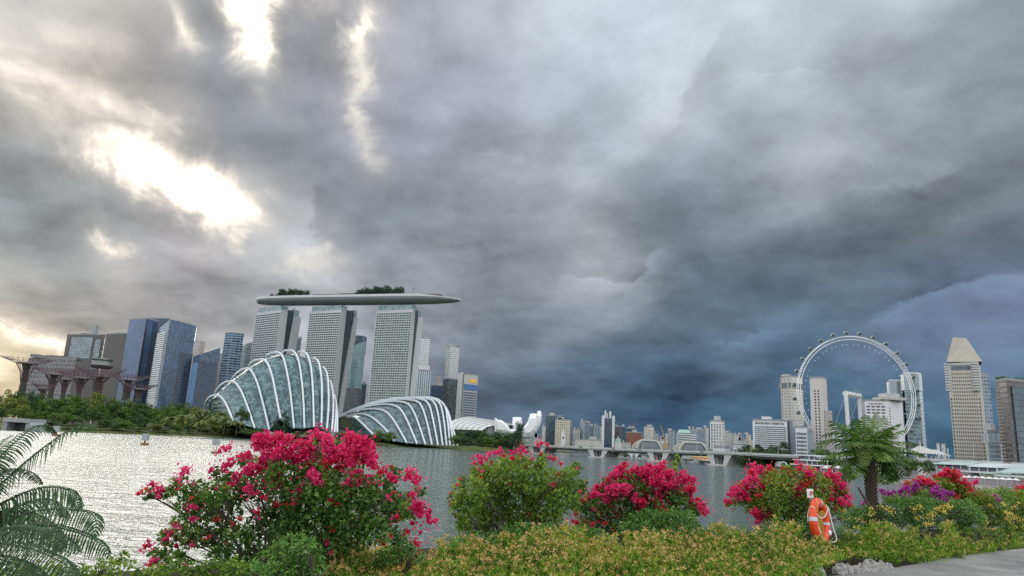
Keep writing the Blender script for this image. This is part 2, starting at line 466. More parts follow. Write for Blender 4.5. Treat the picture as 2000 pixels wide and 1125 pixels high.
# ------------------------------------------------------------------ the setting
def water_mat():
    m = bpy.data.materials.new("water"); m.use_nodes = True
    t = NT(m.node_tree); b = m.node_tree.nodes['Principled BSDF']
    co = t.n('ShaderNodeTexCoord').outputs['Object']
    r1 = t.n('ShaderNodeVectorRotate', rotation_type='Z_AXIS'); t.put(r1.inputs['Vector'], co); r1.inputs['Angle'].default_value = 0.35
    s1 = t.v('MULTIPLY', r1.outputs[0], (0.55, 1.0, 1.0))
    a = t.noise(s1, 0.35, 5, 0.6, 0.6)
    c = t.noise(s1, 1.3, 4, 0.65, 0.4)
    e = t.noise(co, 0.012, 4, 0.5, 0.5)
    h = t.m('ADD', t.m('MULTIPLY', a.outputs[0], 1.0), t.m('MULTIPLY', c.outputs[0], 0.42))
    h = t.m('MULTIPLY', h, t.m('MULTIPLY_ADD', e.outputs[0], 1.2, 0.4))
    bp = t.n('ShaderNodeBump'); bp.inputs['Strength'].default_value = 0.62; bp.inputs['Distance'].default_value = 1.1
    t.put(bp.inputs['Height'], h)
    t.put(b.inputs['Normal'], bp.outputs[0])
    t.put(b.inputs['Base Color'], t.mix(e.outputs[0], (0.055, 0.085, 0.072), (0.095, 0.125, 0.105)))
    b.inputs['Roughness'].default_value = 0.10
    b.inputs['IOR'].default_value = 1.33
    b.inputs['Specular IOR Level'].default_value = 0.5
    return m
M_WATER = water_mat()
mb = MB(); mb.face([(-1500, -60, 0), (2500, -60, 0), (2500, 2500, 0), (-1500, 2500, 0)])
structure(mb.build('water', M_WATER))

def grass_mat(name, a, b_, c, sc):
    m = bpy.data.materials.new(name); m.use_nodes = True
    t = NT(m.node_tree); b = m.node_tree.nodes['Principled BSDF']
    co = t.n('ShaderNodeTexCoord').outputs['Object']
    n1, n2 = t.noise(co, sc, 6, 0.65), t.noise(co, sc * 7, 4, 0.6)
    f = t.m('ADD', t.m('MULTIPLY', n1.outputs[0], 0.7), t.m('MULTIPLY', n2.outputs[0], 0.3))
    t.put(b.inputs['Base Color'], t.ramp(f, [(0.3, a), (0.5, b_), (0.7, c)]))
    b.inputs['Roughness'].default_value = 0.9; b.inputs['Specular IOR Level'].default_value = 0.2
    bp = t.n('ShaderNodeBump'); bp.inputs['Strength'].default_value = 0.6; bp.inputs['Distance'].default_value = 0.3
    t.put(bp.inputs['Height'], n2.outputs[0]); t.put(b.inputs['Normal'], bp.outputs[0])
    return m
M_BANK = grass_mat('bank_grass', (0.035, 0.06, 0.014), (0.075, 0.105, 0.026), (0.17, 0.14, 0.07), 0.12)
M_LAND = grass_mat('far_land', (0.05, 0.07, 0.03), (0.09, 0.10, 0.06), (0.15, 0.15, 0.12), 0.02)
M_SOIL = grass_mat('bed_soil', (0.012, 0.014, 0.006), (0.03, 0.03, 0.012), (0.07, 0.05, 0.03), 1.5)
M_LAWN = grass_mat('lawn', (0.03, 0.06, 0.01), (0.05, 0.09, 0.02), (0.09, 0.12, 0.03), 0.8)

# far shore: the waterline is read off sight lines, the land rises behind it
SHORE = [(-500, 823), (-250, 831), (0, 839), (120, 843), (250, 848), (370, 852), (480, 856), (600, 862), (700, 869), (820, 874), (930, 880), (985, 882), (1010, 880)]
shore = [G(px, py, 0.0) for px, py in SHORE]
def inland(p, d):
    h = Vector((p.x, p.y, 0)).normalized()
    return Vector((p.x, p.y, 0)) + h * d
rows = []
for d, z in ((-2, -0.6), (0, 0.25), (6, 1.3), (16, 2.3), (45, 3.6), (110, 4.6), (260, 4.2), (600, 3.6), (3000, 3.0)):
    rows.append([Vector((*inland(p, d).xy, z + (rnd.uniform(-.3, .3) if 0 < d < 200 else 0))) for p in shore])
mb = MB(); mb.loft(rows)
structure(mb.build('far_shore', M_BANK))
# low land under the city, beyond the bay
LAND = [(1000, 881.5), (1100, 884), (1200, 889), (1300, 895), (1400, 900), (1450, 909), (1500, 912), (1620, 914), (1750, 921), (1900, 938), (2000, 944), (2300, 963)]
land = [G(px, py, 0.0) for px, py in LAND]
rows = []
for d, z in ((-1, -0.5), (0, 1.1), (20, 1.25), (120, 1.8), (500, 2.6), (6000, 3.0)):
    rows.append([Vector((*inland(p, d).xy, z)) for p in land])
mb = MB(); mb.loft(rows)
structure(mb.build('city_land', M_LAND))

# near bank: flat bed beside the path, then a steep bank down to the water
Es, En = Vector((0.8650, 0.5016)), Vector((-0.5016, 0.8650))
E0 = Vector((-1.1, 11.7))
def bed(s, t, z):
    q = E0 + Es * s + En * t
    return (q.x, q.y, z)
def edge_shift(s): return -1.2 if s < -3 else (0.0 if s > 1 else -1.2 + 1.2 * (s + 3) / 4)
rows = []
for t, z in ((-40, 4.40), (-12, 4.40), (-9, 4.40), (-6, 4.40), (-4, 4.40), (-2, 4.40), (-1.2, 4.42), (0, 4.38), (0.8, 3.7), (2.5, 2.1), (5, -0.2), (7, -1.2)):
    row = []
    for k in range(-24, 61):
        s = k * 1.5
        tt = t + (edge_shift(s) if t > -3 else 0)
        row.append(Vector(bed(s, tt, z + (rnd.uniform(-.05, .05) if -1.9 < t < 4 else 0))))
    rows.append(row)
mb = MB(); mb.loft(rows)
structure(mb.build('ground', M_SOIL))
def path_mat():
    m = bpy.data.materials.new('asphalt_path'); m.use_nodes = True
    t = NT(m.node_tree); b = m.node_tree.nodes['Principled BSDF']
    co = t.n('ShaderNodeTexCoord').outputs['Object']
    n1, n2 = t.noise(co, 0.9, 5, 0.6), t.noise(co, 60, 3, 0.7)
    f = t.m('ADD', t.m('MULTIPLY', n1.outputs[0], 0.6), t.m('MULTIPLY', n2.outputs[0], 0.4))
    t.put(b.inputs['Base Color'], t.ramp(f, [(0.34, (0.12, 0.12, 0.115)), (0.5, (0.21, 0.205, 0.20)), (0.64, (0.32, 0.31, 0.30))]))
    b.inputs['Roughness'].default_value = 0.85
    bp = t.n('ShaderNodeBump'); bp.inputs['Strength'].default_value = 0.5; bp.inputs['Distance'].default_value = 0.01
    t.put(bp.inputs['Height'], n2.outputs[0]); t.put(b.inputs['Normal'], bp.outputs[0])
    return m
mb = MB()
pe = [(-30, -4.1), (0, -4.0), (3.3, -3.9), (5.1, -3.85), (6.15, -3.68), (7.3, -3.48), (8.7, -3.15), (10.5, -2.95), (12.3, -2.75), (15.2, -2.5), (24, -2.4), (80, -2.4)]
rows = [[Vector(bed(s, t, 4.404)) for s, t in pe], [Vector(bed(s, -12.0, 4.404)) for s, t in pe]]
mb.loft(rows, flip=True)
structure(mb.build('path', path_mat()))
mb = MB(); mb.loft([[Vector(bed(s, -12.0, 4.408)) for s in (-36, 90)], [Vector(bed(s, -39.0, 4.408)) for s in (-36, 90)]], flip=True)
structure(mb.build('lawn', M_LAWN))

# ------------------------------------------------------------------ city building helpers
M_WHITE = mat('white_paint', (0.60, 0.62, 0.63), 0.45, var=0.06, scale=0.15)
M_CONC = mat('pale_concrete', (0.43, 0.43, 0.42), 0.75, var=0.1, scale=0.2)
M_GREY = mat('grey_concrete', (0.30, 0.31, 0.32), 0.75, var=0.1, scale=0.2)
M_DARK = mat('dark_steel', (0.05, 0.055, 0.06), 0.5, var=0.1)
M_ROOF = mat('roof_grey', (0.26, 0.27, 0.28), 0.8, var=0.15, scale=0.3)
M_PLANT = mat('plant_room', (0.40, 0.40, 0.40), 0.7, var=0.1, scale=0.3)
def glassmat(name, col, rough=0.1, var=0.5, bay=1.5, mu=0.06, frame=(0.25, 0.28, 0.3), fl=3.6):
    return facade(name, frame, col, bay=bay, floor=fl, mu=mu, lo=0.03, hi=0.97, grough=rough, wrough=0.5, var=var)
GL_BAND = glassmat('band_glass', (0.04, 0.07, 0.10))

def poly_of(foot, yt, depth):
    v = []
    for f in foot:
        y = f[2] if len(f) > 2 else yt
        v.append(P(f[0], y, f[1]))
    xy = [(p.x, p.y) for p in v]
    a, b = xy[0], xy[-1]
    back = max(p[1] for p in xy) + depth
    ux = Vector((b[0], back)).normalized(); 
    return v, xy, [(b[0] + (back - b[1]) * b[0] / b[1] * 0.98, back), (a[0] + (back - a[1]) * a[0] / a[1] * 0.98, back)]
def offset_line(xy, d):
    out = []
    for i, p in enumerate(xy):
        n = Vector((0, 0))
        for j in (i - 1, i):
            if 0 <= j < len(xy) - 1:
                e = Vector(xy[j + 1]) - Vector(xy[j])
                n += Vector((e.y, -e.x)).normalized()
        if len(xy) > 1:
            n.normalize()
            e = Vector(xy[min(i + 1, len(xy) - 1)]) - Vector(xy[min(i + 1, len(xy) - 1) - 1])
            c = max(0.5, n.dot(Vector((e.y, -e.x)).normalized()))
            out.append((p[0] + n.x * d / c, p[1] + n.y * d / c))
    return out
def bldg(name, label, cat, foot, yt, wall, depth=28, zb=2.0, bands=None, roof=M_ROOF, plant=1, group=None, parapet=1.0, tops=None, fins=None, podium=None, seed=0):
    """foot: visible corners left to right as (px, depth[, py]); yt: py of the roof line at the first corner; tops: own py for each corner"""
    rr = random.Random(seed + int(foot[0][0] * 7))
    if tops: foot = [(f[0], f[1], t) for f, t in zip(foot, tops)]
    v, xy, bk = poly_of(foot, yt, depth)
    zt = v[0].z if not tops else max(p.z for p in v)
    zf = [p.z for p in v] + [v[-1].z, v[0].z] if tops else None
    cxm = sum(p[0] for p in xy + bk) / (len(xy) + 2); cym = sum(p[1] for p in xy + bk) / (len(xy) + 2)
    t = thing(name, label, cat, (cxm, cym, zb), group)
    poly = xy + bk
    MB().prism(poly, zb, zt, cap=bool(tops), zf=zf).build('walls', wall, t)
    if not tops:
        mb = MB(); o = [(cxm + (p[0] - cxm) * 1.012, cym + (p[1] - cym) * 1.012) for p in poly]
        mb.prism(o, zt - 0.6, zt + parapet)
        mb.build('roof', roof, t)
        W = xy[-1][0] - xy[0][0]
        for k in range(plant):
            w_ = W * rr.uniform(0.18, 0.4); x_ = xy[0][0] + W * rr.uniform(0.12, 0.85 - w_ / W) if W else 0
            MB().box((x_, cym - depth * 0.25, zt + parapet + 0.02), (x_ + w_, cym + depth * 0.2, zt + parapet + rr.uniform(2.5, 5))).build('plant_room', M_PLANT, t)
    if bands:
        n, fh, hh, z0, mt, out = bands['n'], bands['fh'], bands['h'], bands.get('z0', zb + 4), bands['mat'], bands.get('out', 0.25)
        line = bands.get('line', xy)
        lo, li = offset_line(line, out), offset_line(line, -0.3)
        mb = MB(); ring = lo + li[::-1]
        mb.prism(ring, z0, z0 + hh)
        o0 = mb.build(bands.get('name', 'window_band'), mt, t)
        for k in range(1, n):
            o = o0.copy(); COL.objects.link(o); o.location = (0, 0, k * fh); o.parent = t
    if fins:
        n, wd, out, mt = fins['n'], fins['w'], fins['out'], fins['mt']
        z1 = fins.get('z1', zt - 0.7); z0 = fins.get('z0', zb)
        for k in range(n + 1):
            a, b = Vector(xy[fins.get('seg', 0)]), Vector(xy[fins.get('seg', 0) + 1])
            e = (b - a).normalized(); nn = Vector((e.y, -e.x)); q = a + (b - a) * k / n
            MB().prism([tuple(q - e * wd / 2 + nn * out), tuple(q + e * wd / 2 + nn * out), tuple(q + e * wd / 2 - nn * 0.2), tuple(q - e * wd / 2 - nn * 0.2)], z0, z1).build(fins.get('name', 'fin'), mt, t)
    return t, xy, zt

def sign(parent, text, o, ax, ay, size, mt, name='sign_lettering', ext=0.05):
    """raised letters on a wall: o lower left corner, ax reading direction, ay up"""
    c = bpy.data.curves.new('lettering', 'FONT'); c.body = text; c.size = 1.0; c.extrude = 0.02; c.offset = 0.018; c.resolution_u = 2
    ob = bpy.data.objects.new('lettering_curve', c); COL.objects.link(ob)
    bpy.context.view_layer.update()
    me = bpy.data.meshes.new_from_object(ob.evaluated_get(bpy.context.evaluated_depsgraph_get()))
    bpy.data.objects.remove(ob); bpy.data.curves.remove(c)
    xs = [v.co.x for v in me.vertices]; ys = [v.co.y for v in me.vertices]
    w_, h_ = max(xs) - min(xs), max(ys) - min(ys)
    sx, sy = size[0] / w_, size[1] / h_
    az = ax.cross(ay)
    org = ORG.get(parent.name, Vector())
    for v in me.vertices:
        v.co = o + ax * ((v.co.x - min(xs)) * sx) + ay * ((v.co.y - min(ys)) * sy) + az * (v.co.z / 0.02 * ext + ext + 0.05) - org
    me.materials.clear(); me.materials.append(mt)
    return link(name, me, parent)

# ------------------------------------------------------------------ the hotel with three towers under one long sky deck
def hotel_towers():
    M_GRID = mat('tower_frame', (0.49, 0.515, 0.53), 0.6, var=0.06, scale=0.1)
    M_END = mat('tower_end_wall', (0.43, 0.445, 0.46), 0.6, var=0.06, scale=0.06)
    M_GLASSA = facade('tower_glass', (0.30, 0.32, 0.33), (0.055, 0.06, 0.062), bay=1.6, floor=3.3, mu=0.04, lo=0.02, hi=0.98, grough=0.18, var=0.8)
    M_GLASSC = facade('tower_glass_green', (0.30, 0.34, 0.33), (0.10, 0.15, 0.14), bay=1.6, floor=3.3, mu=0.04, lo=0.02, hi=0.98, grough=0.18, var=0.7)
    M_GAP = glassmat('tower_gap_glass', (0.012, 0.03, 0.04), 0.35, 0.4, 2.0, 0.08, (0.03, 0.05, 0.06))
    M_HEAD = glassmat('tower_head_glass', (0.16, 0.26, 0.28), 0.15, 0.4, 2.0, 0.08, (0.3, 0.36, 0.38))
    root = thing('hotel', 'hotel of three splayed grey towers carrying one long boat-shaped roof deck', 'hotel', (-262, 1090, 3))
    ztop = P(638, 606, 1080).z
    specs = [  # facade left, facade right, end wall right, gap right, slab right: (px, depth) at the top
        ((503, 1137), (549, 1096), (562.5, 1106), (575, 1124), (590.5, 1135), M_GLASSA),
        ((607, 1096), (667, 1066), (677, 1078), (694, 1102), (702, 1114), M_GLASSA),
        ((737, 1060), (806, 1032), (811.5, 1044), (818, 1070), (828, 1082), M_GLASSC)]
    zb = 3.0
    H = ztop - zb
    for ti, (A, B, C, Dg, E, gm) in enumerate(specs):
        yt = 606
        pa, pb, pc, pd, pe = [P(q[0], yt, q[1]) for q in (A, B, C, Dg, E)]
        a, b, c, d, e = [Vector((q.x, q.y, 0)) for q in (pa, pb, pc, pd, pe)]
        ua = (b - a).normalized(); dep = (c - b)
        tw = link('tower', MB().prism([tuple(a.xy), tuple(b.xy), tuple(c.xy), tuple((a + dep).xy)], zb, ztop).mesh('tower', M_END, ORG[root.name]), root)
        nrm = Vector((ua.y, -ua.x, 0))
        W = (b - a).length
        # glazed face and its frame of slabs and fins
        gl = MB(); o = a + nrm * 0.15 + Vector((0, 0, zb))
        gl.box((0.4, -0.1, 0), (W - 0.4, 0, H - 5.5), (ua, -nrm * -1, Vector((0, 0, 1))), o)
        gl.build('facade_glass', gm, tw)
        nf = 52
        fh = (H - 5) / nf
        fr = MB()
        for k in range(nf + 1):
            z = k * fh
            fr.box((0, 0.0, z), (W, 1.5, z + (1.25 if ti < 2 else 0.95)), (ua, nrm, Vector((0, 0, 1))), a + Vector((0, 0, zb)))
        fr.build('floor_slabs', M_GRID, tw)
        fb = MB(); nb = 15 if ti else 13
        for k in range(nb + 1):
            x = (W - 0.5) * k / nb
            fb.box((x, 0.1, 0.1), (x + 0.5, 1.25, H - 5.2), (ua, nrm, Vector((0, 0, 1))), a + Vector((0, 0, zb)))
        fb.build('balcony_walls', M_GRID, tw)
        # stepped balconies along the left edge
        sb = MB()
        for k in range(nf):
            z = k * fh + 0.6
            sb.box((-1.6, -3, z), (-.01, 0.8, z + 1.5), (ua, nrm, Vector((0, 0, 1))), a + Vector((0, 0, zb)))
        sb.box((-1.3, -2.9, .6), (-.3, .6, H - 1), (ua, nrm, Vector((0, 0, 1))), a + Vector((0, 0, zb)))
        sb.build('side_balconies', M_GRID, tw)
        # glass head
        MB().box((2, -13, 0), (W - 2, -0.6, 7.0), (ua, nrm, Vector((0, 0, 1))), a + Vector((0, 0, ztop + 0.05))).build('head_glass', M_HEAD, tw)
        # leaning rear slab and the glass wedge between
        bw = ua * -W
        drop = (d - c) * -0.92
        def row(q, z, lean): return Vector((q.x, q.y, z)) + lean
        rs = MB()
        lb = drop; bot = [row(d, zb, lb), row(e, zb, lb), row(e + bw, zb, lb), row(d + bw, zb, lb)]
        mid = [row(q, zb + H * .45, drop * 0.62) for q in (d, e, e + bw, d + bw)]
        z2 = ztop - 4
        top = [row(q, z2, Vector()) for q in (d, e, e + bw, d + bw)]
        rs.loft([bot + bot[:1], mid + mid[:1], top + top[:1]]); rs.face(top)
        rs.build('leaning_slab', M_END, tw)
        gp = MB()
        ins = ua * -2.5
        def g2(z, k): return [Vector((c.x, c.y, z)) + ins, Vector((d.x, d.y, z)) + drop * k + ins + (e - d) * .2, Vector((d.x, d.y, z)) + drop * k + ins + bw * .8 + (e - d) * .2, Vector((c.x, c.y, z)) + ins + bw * .8]
        rws = [g2(zb, 1), g2(zb + H * .45, .62), g2(ztop + 3, 0)]
        gp.loft([r_ + r_[:1] for r_ in rws]); gp.face(rws[-1])
        gp.build('gap_glass', M_GAP, tw)
        hb = MB(); dd = d + ins; 
        hb.prism([tuple((d + ua * -1).xy), tuple((e + ua * -2 + (d - e) * .25).xy), tuple((e + bw * .8).xy), tuple((d + bw * .8).xy)], z2 + 0.05, ztop + 6)
        hb.build('rear_head_glass', M_HEAD, tw)
        for q in (c + ua * -1, d + ua * -1):
            st = MB()
            for sgn in (-1, 1):
                st.tube([Vector((q.x, q.y, ztop - 1)), Vector((q.x, q.y, ztop + 9)) + ua * 3.0 * sgn], 0.6, 6)
            st.build('strut', M_WHITE, tw)
    # roof deck: a long hull, blunt on the left and pointed on the right
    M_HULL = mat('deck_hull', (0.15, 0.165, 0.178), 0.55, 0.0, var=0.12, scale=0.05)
    M_RIM = mat('deck_rim', (0.52, 0.55, 0.57), 0.5, var=0.1, scale=0.1)
    ax = [(501, 1132, .42), (505, 1130, .70), (520, 1125, .86), (560, 1112, .98), (620, 1095, 1), (700, 1074, 1), (760, 1058, 1), (810, 1046, .98), (850, 1037, .86), (875, 1032, .66), (890, 1029, .45), (897, 1027.5, .25), (900, 1027, .05)]
    rows, rim, deckl = [], [], []
    zc = P(700, 583, 1072).z
    for px, Y, k in ax:
        p = P(px, 590, Y)
        zz = zc - (0 if px < 800 else (px - 800) ** 2 * 0.00042)
        hw = 19 * k
        sec = []
        for j in range(13):
            th = math.pi * j / 12
            sec.append(Vector((p.x + 0.30 * hw * math.cos(th), p.y + -hw * math.cos(th) , zz - (1.6 + 8.2 * k) * math.sin(th) ** 0.8 * (0.35 + 0.65 * k))))
        rows.append(sec)
    mb = MB(); mb.loft(rows)
    for r_ in (rows[0], rows[-1]): mb.face(r_)
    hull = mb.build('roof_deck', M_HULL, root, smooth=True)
    top = MB()
    for r1, r2 in zip(rows[:-1], rows[1:]):
        z = Vector((0, 0, 0.05))
        top.face([r1[0] + z, r2[0] + z, r2[-1] + z, r1[-1] + z])
    top.build('deck_floor', M_CONC, hull)
    par = MB()
    for side in (0, -1):
        par.loft([[r_[side] for r_ in rows], [r_[side] + Vector((0, -.3, 3.4 if i < 8 else 1.6)) for i, r_ in enumerate(rows)]])
    par.build('parapet', M_RIM, hull)
    return root, rows, zc
HOTEL, DECK, DECKZ = hotel_towers()

def deckpt(px, back=0.3):
    """a point on the roof deck near its front edge"""
    for (r1, r2) in zip(DECK[:-1], DECK[1:]):
        a, b = r1[0], r2[0]
        ia = 1000 + F * (a - EYE).dot(rt) / (a - EYE).dot(fw); ib = 1000 + F * (b - EYE).dot(rt) / (b - EYE).dot(fw)
        if ia <= px <= ib:
            k = (px - ia) / (ib - ia)
            f_, g_ = a.lerp(b, k), r1[-1].lerp(r2[-1], k)
            return f_.lerp(g_, back)
    return DECK[5][0].lerp(DECK[5][-1], back)
# pavilions on the roof deck
def roof_pavilion(name, label, px0, px1, h, back=0.25, mt=M_CONC, cat='pavilion'):
    a, b = deckpt(px0, back), deckpt(px1, back)
    u = (b - a); L = u.length; u.normalize(); v = Vector((0, 0, 1)).cross(u)
    t = thing(name, label, cat, tuple(a))
    zz = Vector((0, 0, 1))
    MB().box((-1, -1, h * 0.75), (L + 1, 9, h), (u, v, zz), a + zz * 0.1).build('roof', mt, t)
    MB().box((0, 1.5, 0), (L, 8, h * 0.73), (u, v, zz), a + zz * 0.1).build('glazing', M_DARK, t)
    n = max(3, int(L / 6))
    for k in range(n + 1):
        MB().box((L * k / n - .3, 0, 0), (L * k / n + .3, .6, h * 0.745), (u, v, zz), a + zz * 0.1).build('column', M_WHITE, t)
roof_pavilion('roof_pavilion', 'long low pavilion with columns on the roof deck between its two groves', 610, 655, 8.0)
roof_pavilion('roof_pavilion', 'short flat pavilion on the roof deck just left of the right grove', 662, 690, 9.0)
roof_pavilion('roof_pavilion', 'small low pavilion at the blunt left end of the roof deck', 508, 536, 5.0, .3)
M_REDROOF = mat('red_canopy', (0.12, 0.025, 0.03), 0.6)
roof_pavilion('roof_bar', 'dark red canopied bar near the pointed right end of the roof deck', 796, 862, 5.5, .3, M_REDROOF, 'bar')
t_ = thing('roof_mast', 'slim grey lift tower standing on the right part of the roof deck', 'tower', tuple(deckpt(809, .4)))
p_ = deckpt(809, .4)
MB().box((p_.x - 1.6, p_.y - 3, p_.z + .1), (p_.x + 1.6, p_.y + 3, p_.z + 14)).build('shaft', M_GREY, t_)
MB().box((p_.x - 2.0, p_.y - 3.4, p_.z + 14.02), (p_.x + 2.0, p_.y + 3.4, p_.z + 15)).build('cap', M_ROOF, t_)

# ------------------------------------------------------------------ the two glass conservatories
def spline(pts, n):
    """Catmull-Rom through the points, n samples even in length"""
    p = np.array([tuple(q) for q in pts], float)
    q = np.vstack([2 * p[0] - p[1], p, 2 * p[-1] - p[-2]])
    out = []
    for i in range(len(p) - 1):
        a, b, c, d = q[i:i + 4]
        for u in np.linspace(0, 1, 16, endpoint=False):
            out.append(0.5 * (2 * b + (c - a) * u + (2 * a - 5 * b + 4 * c - d) * u * u + (-a + 3 * b - 3 * c + d) * u ** 3))
    out.append(p[-1]); out = np.array(out)
    s = np.concatenate([[0], np.cumsum(np.linalg.norm(np.diff(out, axis=0), axis=1))])
    t = np.linspace(0, s[-1], n)
    return [Vector([np.interp(x, s, out[:, k]) for k in range(3)]) for x in t]

def conserv_glass(name, a, b_, f):
    m = bpy.data.materials.new(name); m.use_nodes = True
    t = NT(m.node_tree); b = m.node_tree.nodes['Principled BSDF']
    uv = t.n('ShaderNodeUVMap').outputs[0]; sp = t.n('ShaderNodeSeparateXYZ'); t.put(sp.inputs[0], uv)
    fu, fv = t.m('FRACT', t.m('DIVIDE', sp.outputs[0], 2.4)), t.m('FRACT', t.m('DIVIDE', sp.outputs[1], 2.2))
    ln = t.m('MAXIMUM', t.m('LESS_THAN', fu, 0.08), t.m('LESS_THAN', fv, 0.10))
    cmb = t.n('ShaderNodeCombineXYZ'); t.put(cmb.inputs[0], t.m('FLOOR', t.m('DIVIDE', sp.outputs[0], 2.4))); t.put(cmb.inputs[1], t.m('FLOOR', t.m('DIVIDE', sp.outputs[1], 2.2)))
    wn = t.n('ShaderNodeTexWhiteNoise', noise_dimensions='2D'); t.put(wn.inputs['Vector'], cmb.outputs[0])
    big = t.noise(t.n('ShaderNodeTexCoord').outputs['Object'], 0.09, 5, 0.6)
    c = t.ramp(t.m('ADD', t.m('MULTIPLY', wn.outputs['Value'], 0.45), t.m('MULTIPLY', big.outputs[0], 0.75)), [(0.35, a), (0.62, b_), (0.8, f)])
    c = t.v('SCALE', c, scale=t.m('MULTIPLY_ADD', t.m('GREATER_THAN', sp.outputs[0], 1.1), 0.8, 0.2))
    t.put(b.inputs['Base Color'], t.mix(ln, c, (0.12, 0.19, 0.185)))
    t.put(b.inputs['Roughness'], t.m('MULTIPLY_ADD', wn.outputs['Value'], 0.12, 0.08))
    b.inputs['Specular IOR Level'].default_value = 0.45
    # each pane sits at its own slight angle
    nrm = t.n('ShaderNodeNewGeometry').outputs['Normal']
    jit = t.v('SCALE', t.v('SUBTRACT', wn.outputs['Color'], (0.5, 0.5, 0.5)), scale=0.10)
    t.put(b.inputs['Normal'], t.v('NORMALIZE', t.v('ADD', nrm, jit)))
    return m
M_RIB = mat('white_rib', (0.60, 0.645, 0.67), 0.4, var=0.05, scale=0.08)
M_CG1 = conserv_glass('cool_house_glass', (0.015, 0.048, 0.055), (0.05, 0.12, 0.13), (0.15, 0.25, 0.255))
M_CG2 = conserv_glass('dome_glass', (0.012, 0.038, 0.044), (0.04, 0.095, 0.105), (0.13, 0.20, 0.21))
def band(path, wide, thick, side):
    """a flat-section rib along a path; side: across direction"""
    mb = MB(); rows = []
    for i, p in enumerate(path):
        t = (path[min(i + 1, len(path) - 1)] - path[max(i - 1, 0)]).normalized()
        a = (side - t * side.dot(t)).normalized(); n = t.cross(a)
        k = 1.0
        rows.append([p + a * wide / 2 + n * thick / 2, p - a * wide / 2 + n * thick / 2, p - a * wide / 2 - n * thick / 2, p + a * wide / 2 - n * thick / 2])
    mb.loft(rows, closed=True); mb.face(rows[0]); mb.face(rows[-1])
    return mb
def conservatory(name, label, ribs, zoom, org, y_back, y_front, z_foot, glass, inset, rib_w, loc, NS=40, back_lift=0):
    root = thing(name, label, 'conservatory', loc)
    C = Vector(loc)
    paths = []
    for r in ribs:
        pts = [(org[0] + x / zoom, org[1] + y / zoom) for x, y in r]
        n = len(pts)
        L = [0]
        for i in range(1, n): L.append(L[-1] + math.hypot(pts[i][0] - pts[i - 1][0], pts[i][1] - pts[i - 1][1]))
        w3 = [P(px, py, y_back + (y_front - y_back) * (l / L[-1]) ** 0.8) for (px, py), l in zip(pts, L)]
        # the far foot, hidden behind the shell
        b0 = w3[0]
        foot = Vector((b0.x * 1.03 - 2, b0.y + 16, z_foot))
        mid = Vector((b0.x * 1.015 - 1, b0.y + 10, z_foot + (b0.z - z_foot) * 0.62))
        paths.append(spline([foot, mid] + w3, NS))
    for pth in paths:
        band(pth, rib_w, rib_w * 1.1, Vector((0.9, 0.35, 0.1))).build('rib', M_RIB, root)
    # faceted glass skin: one bay between each pair of ribs, standing inside the ribs
    def ins(p, k):
        c = Vector((C.x, C.y + 5, z_foot))
        return c + (p - c) * (1 - k)
    for a, b in zip(paths[:-1], paths[1:]):
        mb = MB(); v = 0
        A = [ins(p, inset) for p in a]; B = [ins(p, inset) for p in b]
        cr = [(p + q) / 2 for p, q in zip(A, B)]
        cr = [c + (c - Vector((C.x, C.y + 5, z_foot))).normalized() * 0.6 for c in cr]
        for i in range(NS - 1):
            dv = (cr[i + 1] - cr[i]).length
            wA, wB = (A[i] - cr[i]).length, (A[i + 1] - cr[i + 1]).length
            mb.face([A[i], cr[i], cr[i + 1], A[i + 1]], [(0, v), (wA, v), (wB, v + dv), (0, v + dv)])
            mb.face([cr[i], B[i], B[i + 1], cr[i + 1]], [(wA, v), (2 * wA, v), (2 * wB, v + dv), (wB, v + dv)])
            v += dv
        mb.build('glass_bay', glass, root)
    for pth in (paths[0], paths[-1]):     # closing panes at both ends
        A = [ins(p, inset) for p in pth]; h_ = NS // 2; mb = MB()
        for i in range(h_ - 1):
            j = NS - 1 - i
            mb.face([A[i], A[j], A[j - 1], A[i + 1]], [(0, i * 2), (10, i * 2), (10, i * 2 + 2), (0, i * 2 + 2)])
        mb.build('end_glass', glass, root)
    # short struts tying ribs to the glass
    st = MB()
    for a in paths:
        for i in range(10, NS - 2, 4):
            st.tube([a[i], ins(a[i], inset * 1.02)], 0.16, 4, cap=False)
    st.build('struts', M_RIB, root)
    return root, paths
CF = [[(130,690),(180,622),(250,600),(320,642),(380,745),(445,905)],
 [(240,580),(300,490),(390,440),(470,462),(540,560),(620,760),(695,985)],
 [(430,430),(500,340),(590,292),(660,330),(730,480),(800,740),(862,1005)],
 [(625,280),(690,205),(770,187),(840,232),(900,400),(950,650),(993,875)],
 [(820,185),(885,115),(960,108),(1020,160),(1070,350),(1110,600),(1150,985)],
 [(1015,130),(1085,82),(1145,98),(1200,200),(1240,450),(1260,700),(1270,985)],
 [(1195,120),(1255,105),(1310,150),(1350,320),(1370,600),(1380,970)],
 [(1345,200),(1388,180),(1438,235),(1470,450),(1472,700),(1466,970)],
 [(1470,300),(1508,305),(1540,410),(1550,700),(1530,1005)],
 [(1550,450),(1585,490),(1605,700),(1587,1030)],
 [(1600,600),(1625,640),(1640,740),(1620,1035)],
 [(1615,640),(1636,700),(1650,820),(1650,1035)]]
CLOUD_H, cf_paths = conservatory('tall_conservatory', 'tall teal glass conservatory shaped like a shell with white arched ribs', CF, 5.92, (380, 670), 622, 566, 6.0, M_CG1, 0.055, 1.3, (-200, 606, 4))
